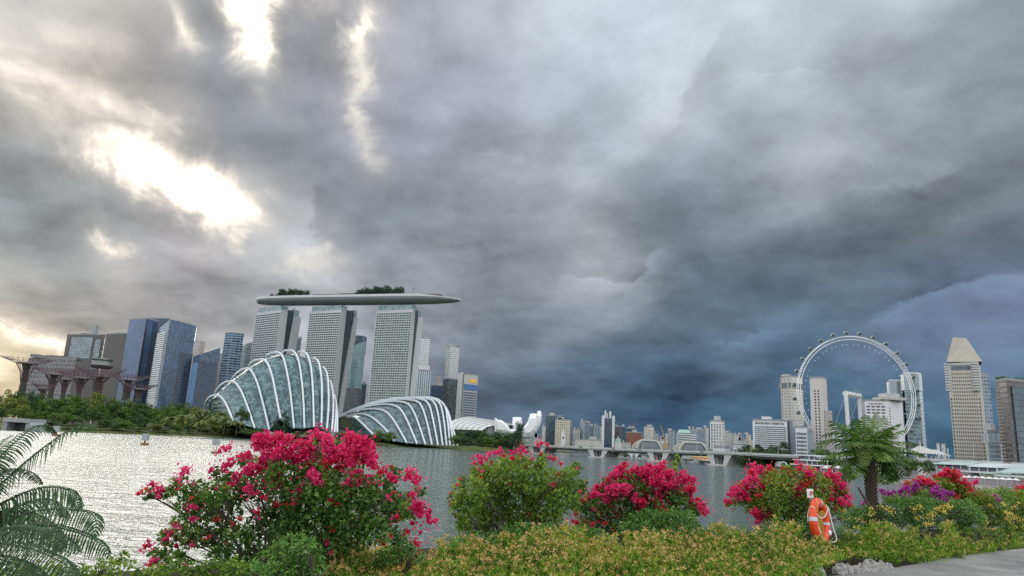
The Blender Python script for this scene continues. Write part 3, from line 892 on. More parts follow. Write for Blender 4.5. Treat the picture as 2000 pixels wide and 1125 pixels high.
FD = [[(140,345),(300,335),(410,410),(480,480),(562,560)],
 [(140,340),(300,308),(430,302),(540,345),(640,430),(730,520),(808,632)],
 [(150,332),(350,260),(550,238),(680,262),(770,335),(860,470),(962,655)],
 [(160,325),(400,232),(650,184),(800,196),(890,250),(970,385),(1090,668)],
 [(170,320),(450,205),(750,148),(930,160),(1010,212),(1085,360),(1192,675)],
 [(190,310),(500,183),(850,122),(1060,140),(1140,200),(1205,380),(1272,680)],
 [(210,300),(600,150),(950,110),(1150,124),(1235,190),(1285,370),(1345,685)],
 [(240,285),(650,140),(1000,104),(1230,120),(1310,182),(1355,350),(1404,690)],
 [(260,275),(700,130),(1040,100),(1290,122),(1372,185),(1415,360),(1452,692)],
 [(280,265),(720,128),(1100,98),(1290,108),(1385,155),(1445,260),(1495,694)],
 [(300,260),(740,126),(1130,98),(1290,108),(1395,165),(1458,275),(1500,450),(1540,694)],
 [(320,255),(760,126),(1150,98),(1300,112),(1405,178),(1472,285),(1518,455),(1590,692)]]
FLOWER_D, fd_paths = conservatory('low_conservatory', 'long low glass conservatory with white ribs sweeping down to the right', FD, 6.25, (640, 760), 640, 556, 2.5, M_CG2, 0.045, 1.1, (-105, 600, 3))

# ------------------------------------------------------------------ far-shore trees
def tree_mesh(seed, kind):
    """unit-height tree: (crown quads, trunk mesh builder)"""
    g = np.random.default_rng(seed); r = random.Random(seed)
    mb = MB(); cl = []
    if kind == 'broad':
        mb.tube([(0, 0, 0), (.01, 0, .2), (-.01, .01, .42)], [.035, .028, .02], 7)
        for k in range(15):
            a = r.uniform(0, 6.28); d = r.uniform(.08, .42); z = r.uniform(.38, .93 - d * .5)
            e = (d * math.cos(a), d * math.sin(a), z)
            if k < 8: mb.tube([(0, 0, r.uniform(.25, .4)), (e[0] * .5, e[1] * .5, z * .8), e], [.016, .01, .004], 5)
            cl.append((e, r.uniform(.11, .2)))
        cl.append(((0, 0, .86), .16))
    elif kind == 'round':
        mb.tube([(0, 0, 0), (0, 0, .3)], [.04, .03], 7)
        for k in range(13):
            a = r.uniform(0, 6.28); d = r.uniform(.1, .4); z = r.uniform(.12, .75)
            cl.append(((d * math.cos(a), d * math.sin(a), z), r.uniform(.16, .25)))
            mb.tube([(0, 0, .15), (d * .6 * math.cos(a), d * .6 * math.sin(a), z * .8)], [.015, .006], 5)
        cl.append(((0, 0, .8), .2))
    elif kind == 'column':
        mb.tube([(0, 0, 0), (0, 0, .9)], [.03, .01], 6)
        for k in range(14):
            a = r.uniform(0, 6.28); z = .08 + .86 * k / 13; d = .13 * (1.1 - abs(z - .45))
            cl.append(((d * math.cos(a), d * math.sin(a), z), .13 * (1.15 - z * .75)))
    V = []
    for (c, R) in cl:
        n = int(90 * (R / .16) ** 1.6)
        d = g.normal(size=(n, 3)); d /= np.linalg.norm(d, axis=1)[:, None]
        rad = R * g.uniform(.35, 1.0, n) ** .6
        p = np.array(c) + d * rad[:, None] * np.array([1, 1, .8])
        nn = d + g.normal(size=(n, 3)) * .55; nn /= np.linalg.norm(nn, axis=1)[:, None]
        a = np.cross(nn, g.normal(size=(n, 3))); a /= np.linalg.norm(a, axis=1)[:, None]
        b = np.cross(nn, a); s = g.uniform(.018, .042, n)[:, None]
        V.append(np.stack([p - a * s, p + b * s * .7, p + a * s, p - b * s * .7], 1))
    return np.concatenate(V), mb
M_TRUNK = mat('bark', (0.10, 0.075, 0.05), 0.9, var=0.25, scale=2)
LF = {'dark': leafmat('dark_foliage', [(.1, (.018, .05, .012)), (.5, (.045, .10, .02)), (.9, (.10, .17, .03))], .25, .6, .25),
      'mid': leafmat('mid_foliage', [(.1, (.035, .08, .012)), (.5, (.09, .165, .025)), (.9, (.17, .24, .04))], .25, .6, .25),
      'light': leafmat('light_foliage', [(.1, (.07, .10, .014)), (.5, (.16, .20, .035)), (.9, (.27, .29, .06))], .25, .6, .25),
      'blue': leafmat('blue_foliage', [(.1, (.015, .04, .022)), (.5, (.038, .08, .04)), (.9, (.08, .13, .06))], .25, .6, .25)}
TREE = {}
def tree(name, label, px, ytop, ybase, Y, wpx, kind='broad', tone='dark', group=None, zb=None, cat='tree'):
    key = (kind, tone, rnd.randrange(4))
    b0, t0 = P(px, ybase, Y), P(px, ytop, Y)
    h = t0.z - b0.z
    sx = S(wpx, Y) / (0.98 if kind != 'column' else .42)
    loc = (b0.x, b0.y, b0.z)
    if key not in TREE:
        V, mb = tree_mesh(100 + hash(key[0]) % 7 * 0 + {'broad': 0, 'round': 10, 'column': 20}[kind] + key[2], kind)
        t = thing(name, label, cat, loc, group)
        ORG[t.name] = Vector()
        quads('crown', V, LF[tone], t)
        mb.build('trunk', M_TRUNK, t)
        TREE[key] = t
    else:
        t = dup(TREE[key], loc, label, group); t.name = name
        if not group and 'group' in t: del t['group']
    t.rotation_euler = (0, 0, rnd.uniform(0, 6.28)); t.scale = (sx, sx, h)
    return t
GF = 'trees of the far shore wood'
prof = [(0, 763), (40, 758), (70, 768), (120, 774), (190, 766), (240, 776), (300, 788), (345, 778), (400, 798), (440, 812), (480, 826)]
def pf(x): return float(np.interp(x, [a for a, b in prof], [b for a, b in prof]))
def basey(x, Y):  # py of land level 4 m at depth Y
    q = P(x, 700, Y); 
    v = Vector((q.x, q.y, 3.6)) - EYE
    return 562.5 - F * v.dot(up) / v.dot(fw)
tones = ['dark', 'dark', 'mid', 'mid', 'light']
def shoreY(px):
    return float(np.interp(px, [a for a, b in SHORE], [q.y for q in shore]))
for row, (dy, k0, k1) in enumerate(((120, 0.0, 18), (70, 0.28, 20), (32, 0.55, 21))):
    x = -60 + row * 9
    while x < 470:
        Y = shoreY(x) + dy + rnd.uniform(-12, 12)
        yb = basey(x, Y)
        yt = pf(x) + (yb - pf(x)) * k0 + rnd.uniform(-6, 7)
        tn = rnd.choice(tones if row else ['mid', 'mid', 'light', 'dark'])
        tree('shore_tree', 'green broad-crowned tree in the dense wood along the far left shore', x, yt, yb, Y, rnd.uniform(30, 52) * (1 - .1 * row), 'broad' if rnd.random() < .7 else 'round', tn, GF)
        x += k1 + rnd.uniform(-5, 6)
SHRUB = [(35, 824, 40, 'dark'), (70, 828, 36, 'mid'), (130, 828, 40, 'dark'), (185, 830, 38, 'light'), (225, 832, 36, 'dark'), (270, 834, 38, 'mid'), (320, 838, 34, 'dark'), (375, 840, 34, 'mid'), (395, 836, 34, 'dark'), (435, 842, 30, 'mid'), (470, 846, 26, 'dark'), (415, 815, 44, 'light'), (245, 820, 46, 'mid'), (160, 826, 40, 'mid'), (300, 826, 40, 'light'), (345, 826, 34, 'mid'), (100, 822, 44, 'dark'), (450, 834, 34, 'light'), (205, 818, 40, 'dark')]
for x, yt, wd, tn in SHRUB:
    Y = shoreY(x) + 9
    tree('shore_bush', 'rounded bush at the water edge below the far shore wood', x, yt, basey(x, Y) + 3, Y, wd, 'round', tn, 'bushes at the far water edge', cat='bush')
# single trees by the conservatories
for a in [('casuarina', 'dark narrow conifer before the tall conservatory, taller of the pair', 553, 800, 846, 556, 20, 'column', 'blue'),
          ('casuarina', 'dark narrow conifer before the tall conservatory, shorter of the pair', 538, 812, 846, 556, 15, 'column', 'blue'),
          ('shore_tree', 'dark round tree in front of the left foot of the tall conservatory', 468, 793, 836, 540, 30, 'broad', 'dark'),
          ('waterside_tree', 'tall dark rounded tree standing alone beside the white petal-shaped museum', 1009, 820, 869, 520, 30, 'round', 'blue')]:
    tree(*a)
LOWB = [(500, 838, 30, 'mid'), (580, 841, 26, 'dark'), (607, 842, 30, 'mid'), (635, 840, 26, 'dark'), (668, 842, 30, 'mid'), (700, 843, 34, 'light'), (735, 838, 30, 'light'), (760, 842, 36, 'mid'), (480, 836, 34, 'mid')]
for x, yt, wd, tn in LOWB:
    Y = 545
    tree('shore_bush', 'low bush on the grassy bank in front of the glass conservatories', x, yt, basey(x, Y) + 1, Y, wd, 'round', tn, 'low bushes by the conservatories', cat='bush')
x = 893
while x < 1012:
    for (Y, yt) in ((600, 838), (545, 850)):
        y2 = yt + rnd.uniform(-3, 4) + (x - 893) * .06
        tree('promenade_tree', 'bushy green tree of the clump between the low conservatory and the bridge', x + rnd.uniform(-4, 4), y2, basey(x, Y) + 2, Y, rnd.uniform(24, 34), 'round', rnd.choice(['blue', 'dark', 'mid', 'dark']), 'trees between conservatory and bridge')
    x += 13
x = 1452
while x < 1640:
    for (Y, yt) in ((430, 872), (395, 884)):
        if yt < 880 and 1548 < x < 1600: continue
        y2 = yt + rnd.uniform(-4, 5) + (x - 1400) * .03 - (8 if yt > 880 and 1500 < x < 1530 else 0)
        tree('bay_tree', 'dark green tree in the row beyond the bridge and below the banded hotel', x + rnd.uniform(-5, 5), y2, 913 + (x - 1452) * .02, Y, rnd.uniform(26, 40), 'round', rnd.choice(['blue', 'dark', 'dark', 'mid']), 'trees beyond the bridge')
    x += 15
for x in (1440, 1452, 1425):
    tree('bay_tree', 'dark green tree in the row beyond the bridge and below the banded hotel', x, 884, 911, 420, 30, 'round', 'dark', 'trees beyond the bridge')
for x, yt in ((1530, 862), (1508, 868), (1480, 866), (1462, 867), (1600, 872)):
    tree('bay_tree', 'dark green tree in the row beyond the bridge and below the banded hotel', x, yt, 900, 470, 34, 'broad', 'blue', 'trees beyond the bridge')

# coconut palms before the tall conservatory
M_FARPALM = leafmat('far_palm_leaf', [(.1, (.05, .08, .014)), (.5, (.12, .16, .035)), (.9, (.24, .25, .08))], .2, .5, .5)
def far_palm(label, px, ytop, ybase, Y, wpx, group=None):
    b0, t0 = P(px, ybase, Y), P(px, ytop, Y)
    t = thing('coconut_palm', label, 'palm tree', tuple(b0), group)
    h = t0.z - b0.z; R = S(wpx, Y) / 2
    MB().tube([b0, b0 + Vector((R * .06, 0, h * .5)), b0 + Vector((R * .1, 0, h * .8))], [.3, .24, .2], 7).build('trunk', M_TRUNK, t)
    V = []
    top = b0 + Vector((R * .1, 0, h * .8))
    for k in range(15):
        a = k * 2.4 + rnd.random(); el = rnd.uniform(-.1, 1.2)
        d = Vector((math.cos(a) * math.cos(el), math.sin(a) * math.cos(el), math.sin(el)))
        pts = [top + d * (R * s) + Vector((0, 0, -R * .55 * s * s)) for s in (0, .35, .7, 1.0, 1.15)]
        for i in range(4):
            for q in range(3):
                p = pts[i].lerp(pts[i + 1], q / 3); dd = (pts[i + 1] - pts[i]).normalized(); sd = dd.cross(Vector((0, 0, 1))).normalized()
                for s in (-1, 1):
                    e = p + sd * s * R * .22 + dd * R * .16 + Vector((0, 0, -R * .12)); wv = dd * R * .06
                    V.append([p - wv, p + wv, e + wv * .3, e - wv * .3])
    quads('fronds', np.array([[tuple(x) for x in q] for q in V]), M_FARPALM, t)
for px, yt, w_ in ((372, 800, 34), (392, 795, 32), (408, 806, 34), (424, 800, 34), (436, 812, 30), (352, 806, 34), (330, 812, 32), (460, 822, 30), (385, 816, 32), (415, 822, 30), (600, 840, 16)):
    far_palm('feathery palm in the palm clump left of the tall conservatory' if px < 590 else 'small palm before the tall conservatory among low bushes', px, yt, basey(px, 520) + 3, 505 + rnd.uniform(-15, 15), w_, 'palms left of the tall conservatory' if px < 590 else None)

# trees on the roof deck of the hotel
i_ = 0
for grp, lab, xs in (('trees of the left roof grove', 'small dark tree in the left grove on the hotel roof deck', (530, 538, 545, 551, 557, 563, 569, 575, 581, 587, 593, 598)),
                     ('trees of the right roof grove', 'small dark tree in the right grove on the hotel roof deck', (702, 708, 714, 720, 726, 732, 738, 744, 750, 757, 764, 771, 778, 785))):
    for x in xs:
        q = deckpt(x, .35)
        key = ('round', 'blue', i_ % 3)
        h = rnd.uniform(12, 18) if x > 600 else rnd.uniform(11, 16) * (.6 if x < 545 else 1)
        if key in TREE:
            t = dup(TREE[key], tuple(q), lab, grp); t.name = 'roof_tree'
        else:
            t = tree('roof_tree', lab, x, 570, 580, 1080, 10, 'round', 'blue', grp); t.location = q
        h *= 1.2; t.scale = (h * .85, h * .85, h); i_ += 1

# ------------------------------------------------------------------ left skyline
FA = dict(
 brown=facade('fa_brown', (0.085, 0.075, 0.07), (0.045, 0.045, 0.048), 4.0, 4.2, 0.2, .25, .8, .25),
 brownt=facade('fa_brown_textured', (0.20, 0.195, 0.21), (0.075, 0.073, 0.082), 3.6, 6.0, 0.25, .3, .9, .3, var=.9),
 brownglass=facade('fa_brown_glass', (0.14, 0.15, 0.16), (0.22, 0.27, 0.30), 3.0, 4.0, 0.05, .12, .95, .12, var=.3),
 blue=facade('fa_blue', (0.055, 0.09, 0.15), (0.075, 0.135, 0.24), 1.8, 4.0, 0.05, .08, .95, .12, var=.25),
 bluedk=facade('fa_blue_dark', (0.03, 0.05, 0.085), (0.03, 0.055, 0.10), 1.8, 4.0, 0.05, .10, .95, .12, var=.35),
 bluelt=facade('fa_blue_light', (0.11, 0.19, 0.31), (0.14, 0.26, 0.44), 1.8, 4.0, 0.05, .08, .95, .12, var=.2),
 bluemid=facade('fa_blue_mid', (0.05, 0.085, 0.135), (0.05, 0.095, 0.165), 1.8, 4.0, 0.05, .08, .95, .12, var=.45),
 whiteband=facade('fa_white_band', (0.60, 0.63, 0.66), (0.05, 0.09, 0.13), 3.0, 4.1, 0.0, .45, 1.1, .2, var=.4),
 bluebands=facade('fa_blue_bands', (0.25, 0.33, 0.42), (0.05, 0.10, 0.17), 7.0, 4.2, 0.04, .38, 1.0, .15, var=.85),
 greyglass=facade('fa_grey_glass', (0.20, 0.24, 0.25), (0.13, 0.18, 0.195), 2.0, 4.0, 0.06, .15, .95, .2, var=.4),
 teal=facade('fa_teal', (0.20, 0.30, 0.31), (0.12, 0.22, 0.235), 2.4, 4.2, 0.05, .22, .95, .12, var=.3),
 darkteal=facade('fa_dark_teal', (0.05, 0.09, 0.11), (0.035, 0.075, 0.10), 2.4, 4.0, 0.05, .12, .95, .15, var=.4),
 white=facade('fa_white', (0.60, 0.62, 0.64), (0.17, 0.20, 0.23), 3.0, 4.0, 0.2, .45, .9, .2, var=.5),
 whitefin=facade('fa_white_fin', (0.62, 0.65, 0.68), (0.12, 0.16, 0.22), 3.6, 30.0, 0.22, .0, 1.0, .2, var=.4),
 pale=facade('fa_pale', (0.52, 0.53, 0.53), (0.20, 0.23, 0.25), 2.6, 3.8, 0.2, .35, .9, .2, var=.6),
 greydk=facade('fa_grey_dark', (0.12, 0.14, 0.155), (0.06, 0.08, 0.095), 2.5, 4.0, 0.08, .2, .95, .15, var=.6),
 pink=facade('fa_pink', (0.42, 0.37, 0.36), (0.22, 0.20, 0.20), 3.0, 3.6, 0.25, .3, .8, .4, var=.4),
 cream=facade('fa_cream', (0.60, 0.56, 0.47), (0.16, 0.16, 0.15), 4.2, 4.0, 0.24, .3, .85, .25, var=.5),
 creamlt=facade('fa_cream_light', (0.58, 0.57, 0.52), (0.24, 0.25, 0.25), 3.4, 3.4, 0.22, .3, .8, .25, var=.5),
 brick=facade('fa_brick', (0.22, 0.085, 0.06), (0.13, 0.06, 0.05), 4.0, 4.0, 0.25, .3, .8, .4, var=.4),
 greyflat=facade('fa_grey_flat', (0.34, 0.37, 0.40), (0.14, 0.18, 0.21), 3.2, 3.4, 0.22, .3, .85, .25, var=.6),
 greyblue=facade('fa_grey_blue', (0.26, 0.31, 0.36), (0.10, 0.15, 0.20), 3.0, 3.6, 0.15, .25, .9, .2, var=.6),
 apt=facade('fa_apartment', (0.42, 0.43, 0.42), (0.17, 0.19, 0.20), 3.4, 3.2, 0.24, .3, .8, .3, var=.6),
)
t, xy, zt = bldg('office_block', 'wide low grey-brown block with stepped roof behind the metal garden trees', 'office block',
    [(57, 1010), (149, 1000)], 697, FA['brownt'], depth=40, plant=0, tops=(699, 700))
for k, (a, b, dy) in enumerate(((58, 70, -5), (74, 84, -3), (88, 118, -4.5), (122, 147, -3))):
    q0, q1 = P(a, 699, 1006), P(b, 699, 1002)
    MB().box((q0.x, 1006, zt - .5 - .5), (q1.x, 1026, zt + S(-dy, 1005))).build('roof_block', FA['brownt'], t)
t, xy, zt = bldg('office_tower', 'dark brown office tower with a pale glazed upper panel and a chimney', 'tower',
    [(132, 1240), (206, 1215)], 653, FA['brown'], depth=40, plant=2)
u = (Vector(xy[1]) - Vector(xy[0])); L = u.length; u.normalize(); nn = Vector((u.y, -u.x))
for (a, b, z0, z1, nm) in ((.14, .70, 42, 5, 'glazed_panel'), (.78, .93, 60, 9, 'glazed_panel')):
    mbp = MB(); p0, p1 = Vector(xy[0]) + u * L * a, Vector(xy[0]) + u * L * b
    mbp.prism([tuple(p0 + nn * .8), tuple(p1 + nn * .8), tuple(p1 - nn), tuple(p0 - nn)], zt - z0, zt - z1).build(nm, FA['brownglass'], t)
c = P(181, 650, 1228); MB().box((c.x - 3, c.y, zt + .5), (c.x + 4, c.y + 8, zt + 18)).build('chimney', M_GREY, t)
bldg('office_tower', 'plain dark brown tower between the chimney tower and the blue glass tower', 'tower', [(208, 1190), (250, 1170)], 652, FA['brown'], depth=40, plant=2)
t, xy, zt = bldg('glass_tower', 'tall flat-topped dark tower of two tones standing behind the leftmost blue glass tower', 'tower', [(279, 1190), (331, 1180)], 621, FA['bluedk'], depth=35, plant=0)
t, xy, zt = bldg('glass_tower', 'leftmost blue glass tower, flat-topped with a dark vertical slot', 'tower', [(253, 1110), (286, 1090), (309, 1110)], 624, FA['blue'], depth=30, plant=0)
u = (Vector(xy[2]) - Vector(xy[1])); 
MB().prism([tuple(Vector(xy[1]) + u * .0 + Vector((.4, -1))), tuple(Vector(xy[1]) + u * .14 + Vector((.4, -1))), tuple(Vector(xy[1]) + u * .14 + Vector((0, 2))), tuple(Vector(xy[1]) + Vector((0, 2)))], 3, zt - .7).build('dark_slot', M_DARK, t)
q = [Vector(p) for p in xy]; MB().prism([tuple(q[1] + u * .66 + Vector((.3, -.8))), tuple(q[1] + u * 1.0 + Vector((.3, -.8))), tuple(q[1] + u * 1.0 + Vector((0, 2))), tuple(q[1] + u * .66 + Vector((0, 2)))], 3, zt - 3).build('dark_bay', FA['bluedk'], t)  # darker blue glass over the right part of this face
t, xy, zt = bldg('glass_tower', 'blue glass tower with a white-banded left face and slanted top', 'tower', [(311, 1072), (332, 1040), (349, 1044), (384, 1058)], 640, FA['bluemid'], depth=32, plant=0, tops=(641, 624, 627, 637))
a, b = Vector(xy[0]), Vector(xy[1]); e = (b - a); eu = e.normalized(); en = Vector((eu.y, -eu.x))
zz0 = P(311, 643, 1072).z
M_WB = FA['whiteband']
for k in range(44):
    z = 6 + k * (zz0 - 12) / 44
    mbk = MB(); mbk.prism([tuple(a + en * 1.4), tuple(a + e * .82 + en * 1.4), tuple(a + e * .82 - en), tuple(a - en)], z, z + 1.9)
    if k == 0: ob = mbk.build('white_band', M_WHITE, t); z_0 = z
    else:
        o = ob.copy(); COL.objects.link(o); o.location = (0, 0, z - z_0); o.parent = t
bb, cc = Vector(xy[2]), Vector(xy[3])
MB().prism([tuple(bb + (cc - bb) * .35 + Vector((.2, -1.2))), tuple(cc + Vector((.2, -1.2))), tuple(cc + Vector((0, 1))), tuple(bb + (cc - bb) * .35 + Vector((0, 1)))], 3, zt - 48).build('lower_bay', FA['bluedk'], t)
bldg('apartment_tower', 'small pale brown tower peeping out right of the white-banded blue tower', 'tower', [(380, 1400), (391, 1390), (401, 1400)], 668, FA['pink'], depth=20, plant=1)
t, xy, zt = bldg('glass_office', 'lower blue glass office with a roof that slopes up to the right', 'office block', [(378, 1030), (391, 1006), (431, 1020)], 694, FA['bluemid'], depth=30, plant=0, tops=(696, 692, 679))
a, b = Vector(xy[0]), Vector(xy[1]); d_ = Vector((-.5, -.9))
MB().prism([tuple(a + d_), tuple(b + d_), tuple(b + Vector((0, 2))), tuple(a + Vector((0, 2)))], 3, P(384, 708, 1015).z).build('bright_face', FA['bluelt'], t)
a, b = Vector(xy[1]), Vector(xy[2])
MB().prism([tuple(a + Vector((0, -.8))), tuple(a + (b - a) * .93 + Vector((0, -.8))), tuple(a + (b - a) * .93 + Vector((0, 2))), tuple(a + Vector((0, 2)))], 3, P(400, 706, 1010).z).build('lower_face', FA['bluedk'], t)
bldg('narrow_building', 'narrow pinkish building wedged between the sloped-roof office and the striped blue tower', 'building', [(427, 1300), (440, 1295)], 692, FA['pink'], depth=20)
bldg('glass_tower', 'slim blue tower with broken horizontal stripes', 'tower', [(440, 1190), (451, 1178), (477, 1190)], 651, FA['bluebands'], depth=26, plant=0)
bldg('glass_tower', 'grey-green glass tower with a rounded top partly behind the first hotel tower', 'tower', [(473, 1260), (482, 1250), (497, 1254)], 672, FA['greyglass'], depth=26, plant=0, tops=(676, 671, 667))
bldg('office_tower', 'dark teal tower seen between the first and second hotel towers', 'tower', [(574, 1400), (589, 1390)], 661, FA['darkteal'], depth=26)
t, xy, zt = bldg('glass_tower', 'pale teal glass tower with curved top seen between the second and third hotel towers', 'tower', [(683, 1330), (690, 1318), (700, 1314), (708, 1318), (715, 1330)], 676, FA['teal'], depth=26, plant=0, tops=(682, 676, 671, 668, 666))
a, b = P(692, 655, 1328), P(713, 657, 1332)
MB().prism([(a.x, 1332), (a.x + 4, 1326), (b.x - 4, 1327), (b.x, 1333), (b.x, 1350), (a.x, 1350)], zt - 25, a.z).build('dark_crown', FA['darkteal'], t)
a, b = P(674, 757, 1306), P(706, 760, 1306)
MB().box((a.x, 1306, 3), (b.x, 1312, a.z)).build('podium', FA['greydk'], t)
bldg('office_building', 'small dark building low between the second and third hotel towers', 'building', [(706, 1350), (716, 1350)], 750, FA['greydk'], depth=20)
t, xy, zt = bldg('office_tower', 'white office tower right of the third hotel tower', 'tower', [(817, 1420), (822, 1406), (840, 1412)], 661, FA['white'], depth=24, plant=1)
t, xy, zt = bldg('office_tower', 'white tower with close vertical ribs in front of the taller white tower', 'tower', [(809, 1240), (843, 1246)], 722, FA['whitefin'], depth=26, plant=0)
a, b = P(818, 712, 1250), P(838, 713, 1250); MB().box((a.x, 1252, zt + 1.05), (b.x, 1266, a.z)).build('crown', M_WHITE, t)
bldg('building', 'little pale pink building peeping up left of the notched tower', 'building', [(851, 1500), (864, 1500)], 732, FA['pink'], depth=20, plant=0)
bldg('office_building', 'dark blue low building between the ribbed white tower and the dark glass block', 'building', [(842, 1300), (868, 1300)], 752, FA['bluemid'], depth=22)
t, xy, zt = bldg('office_tower', 'tall pale grey tower with a notched top', 'tower', [(872, 1420), (880, 1410), (898, 1418)], 676, FA['pale'], depth=24, plant=0)
for a_, b_, y_ in ((873, 884, 672), (887, 897, 674)):
    a, b = P(a_, y_, 1412), P(b_, y_, 1412); MB().box((a.x, 1414, zt + 1.05), (b.x, 1432, a.z)).build('crown', M_CONC, t)
bldg('office_block', 'dark grey glass block below the notched tower', 'office block', [(866, 1250), (877, 1240), (895, 1246)], 740, FA['greydk'], depth=24)
t, xy, zt = bldg('bank_tower', 'blue banded tower with a white left edge and a yellow sign near its top', 'tower', [(896, 1180), (907, 1160), (934, 1176)], 732, M_CONC, depth=26, plant=0,
    bands=dict(n=27, fh=4.6, h=2.7, z0=10, mat=FA['bluemid'], out=.4, line=None) if False else None)
a, b = Vector(xy[1]), Vector(xy[2]); e = (b - a); eu = e.normalized(); en = Vector((eu.y, -eu.x))
zb0 = zt - 27
M_BL = facade('fa_bank_glass', (0.05, 0.09, 0.15), (0.045, 0.085, 0.15), 2.0, 4.6, 0.05, .05, .98, .15, var=.4)
for k in range(20):
    h_ = (zb0 - 8) / 20
    mbk = MB(); mbk.prism([tuple(a + e * .03 + en * .5), tuple(a + e * .97 + en * .5), tuple(a + e * .97 - en), tuple(a + e * .03 - en)], 8, 8 + h_ * .6)
    if k == 0: ob = mbk.build('window_band', M_BL, t)
    else:
        o = ob.copy(); COL.objects.link(o); o.location = (0, 0, k * h_); o.parent = t
MB().prism([tuple(a + e * .02 + en * .6), tuple(a + e * .98 + en * .6), tuple(a + e * .98 - en), tuple(a + e * .02 - en)], zt - 26, zt - 16).build('blue_band', mat('blue_band', (0.05, 0.14, 0.34), .4), t)
MB().prism([tuple(a + e * .42 + en * .6), tuple(a + e * .88 + en * .6), tuple(a + e * .88 - en), tuple(a + e * .42 - en)], zt - 13, zt - 7).build('sign_board', mat('yellow_sign', (0.75, 0.45, 0.04), .5), t)
a0 = Vector(xy[0]); MB().prism([tuple(a0 + Vector((-1, -1))), tuple(a + Vector((-2, -1))), tuple(a + Vector((-2, 3))), tuple(a0 + Vector((-1, 3)))], 3, zt + 3).build('white_edge', M_WHITE, t)
# skyline fillers seen through the wood
bldg('office_block', 'low pinkish block behind the wood left of the tall conservatory', 'building', [(405, 1300), (436, 1300)], 745, FA['pink'], depth=20)

# ------------------------------------------------------------------ metal garden trees
M_SUPER = mat('purple_steel', (0.115, 0.06, 0.085), 0.6, var=0.25, scale=.3)
M_SUPT = mat('planted_trunk', (0.055, 0.05, 0.042), 0.9, var=0.4, scale=.5)
M_RIM = mat('pale_rim', (0.24, 0.21, 0.225), .6)
def garden_tree(label, px, ybase, ytop, yrim, x0, x1, wt, wtop, Y, bar=False):
    b0 = P(px, ybase + 10, Y); zt = P(px, ytop, Y).z; zr = P(px, yrim - 5, Y).z
    R = S(x1 - x0, Y) / 2 * .98; rt_ = S(wt, Y) / 2; rn = S(wtop, Y) / 2
    t = thing('garden_tree', label, 'steel tree', tuple(b0))
    cxx = (b0.x, b0.y); h = zt - b0.z
    MB().lathe([(rt_ * 1.15, b0.z), (rt_, b0.z + h * .4), (rt_ * .9, b0.z + h * .6), (rn * .32, b0.z + h * .86), (rn * .45, zt - .5)], cxx, 18).build('trunk', M_SUPT, t)
    MB().lathe([(rn * .9, zt - .6), (rn, zt - .5), (rn, zt + .6), (rn * .9, zt + .7)], cxx, 24).build('collar', M_RIM, t)
    mb = MB()
    n = 26
    for k in range(n):
        a = 6.2832 * k / n
        def pt(r, z, da=0): return Vector((cxx[0] + r * math.cos(a + da), cxx[1] + r * math.sin(a + da), z))
        mb.tube([pt(rt_ * 1.05, b0.z + h * .42), pt(rn * .5, b0.z + h * .72), pt(rn * 1.0, zt - h * .02), pt((R + rn) * .46, zt + (zr - zt) * .38), pt(R * .8, zt + (zr - zt) * .8)], [.24, .2, .18, .15, .11], 4, cap=False)
        for s in (-.1, .1):
            mb.tube([pt((R + rn) * .46, zt + (zr - zt) * .38), pt(R, zr + rnd.uniform(-.4, .6), s)], [.11, .06], 3, cap=False)
        for s in (-.05, .06):
            mb.tube([pt(R * .72, zt + (zr - zt) * .68), pt(R * rnd.uniform(.9, 1.0), zr + .3, s)], [.08, .05], 3, cap=False)
    mb.build('branches', M_SUPER, t)
    rg = MB()
    for q in (.62, .84):
        rg.tube([(cxx[0] + R * q * math.cos(6.2832 * k / 30), cxx[1] + R * q * math.sin(6.2832 * k / 30), zt + (zr - zt) * (q - .1) * .95) for k in range(31)], .14, 4, cap=False)
    rg.build('ring', M_SUPER, t)
    if bar:
        z0 = zr - 1
        MB().lathe([(R * .36, z0), (R * .42, z0 + 2.5), (R * .42, z0 + 3)], cxx, 24).build('bar_floor', M_DARK, t)
        MB().lathe([(R * .3, z0 + 3.05), (R * .3, z0 + 8)], cxx, 24).build('bar_glazing', M_GREY, t)
        MB().lathe([(R * .38, z0 + 8.05), (R * .42, z0 + 9.2), (R * .2, z0 + 9.8)], cxx, 24).build('bar_roof', mat('bar_roof', (.16, .21, .20), .5), t)
    return t
garden_tree('leftmost metal garden tree, widest canopy, standing clear against the bright sky', 41, 762, 709, 704, -4, 92, 11, 36, 700)
garden_tree('tallest metal garden tree with a rooftop bar on its canopy', 187, 770, 735, 722, 142, 238, 16, 34, 740, True)
garden_tree('metal garden tree left of the one with the rooftop bar, canopy overlapping the leftmost one', 97, 770, 731, 723, 58, 146, 9, 30, 690)
garden_tree('metal garden tree whose trunk stands just left of the bar-topped one', 151, 772, 738, 732, 108, 206, 8, 28, 670)
garden_tree('small metal garden tree in back between the two smaller ones left of the bar', 121, 772, 741, 736, 88, 150, 8, 22, 770)
garden_tree('metal garden tree in front of the leftmost blue glass tower', 245, 772, 742, 737, 208, 286, 13, 34, 690)
garden_tree('lowest metal garden tree at the foot of the white-banded tower', 269, 774, 760, 755, 246, 308, 10, 24, 680)
garden_tree('low metal garden tree nearest the wood below the wide grey-brown block', 80, 776, 759, 754, 60, 106, 8, 18, 650)

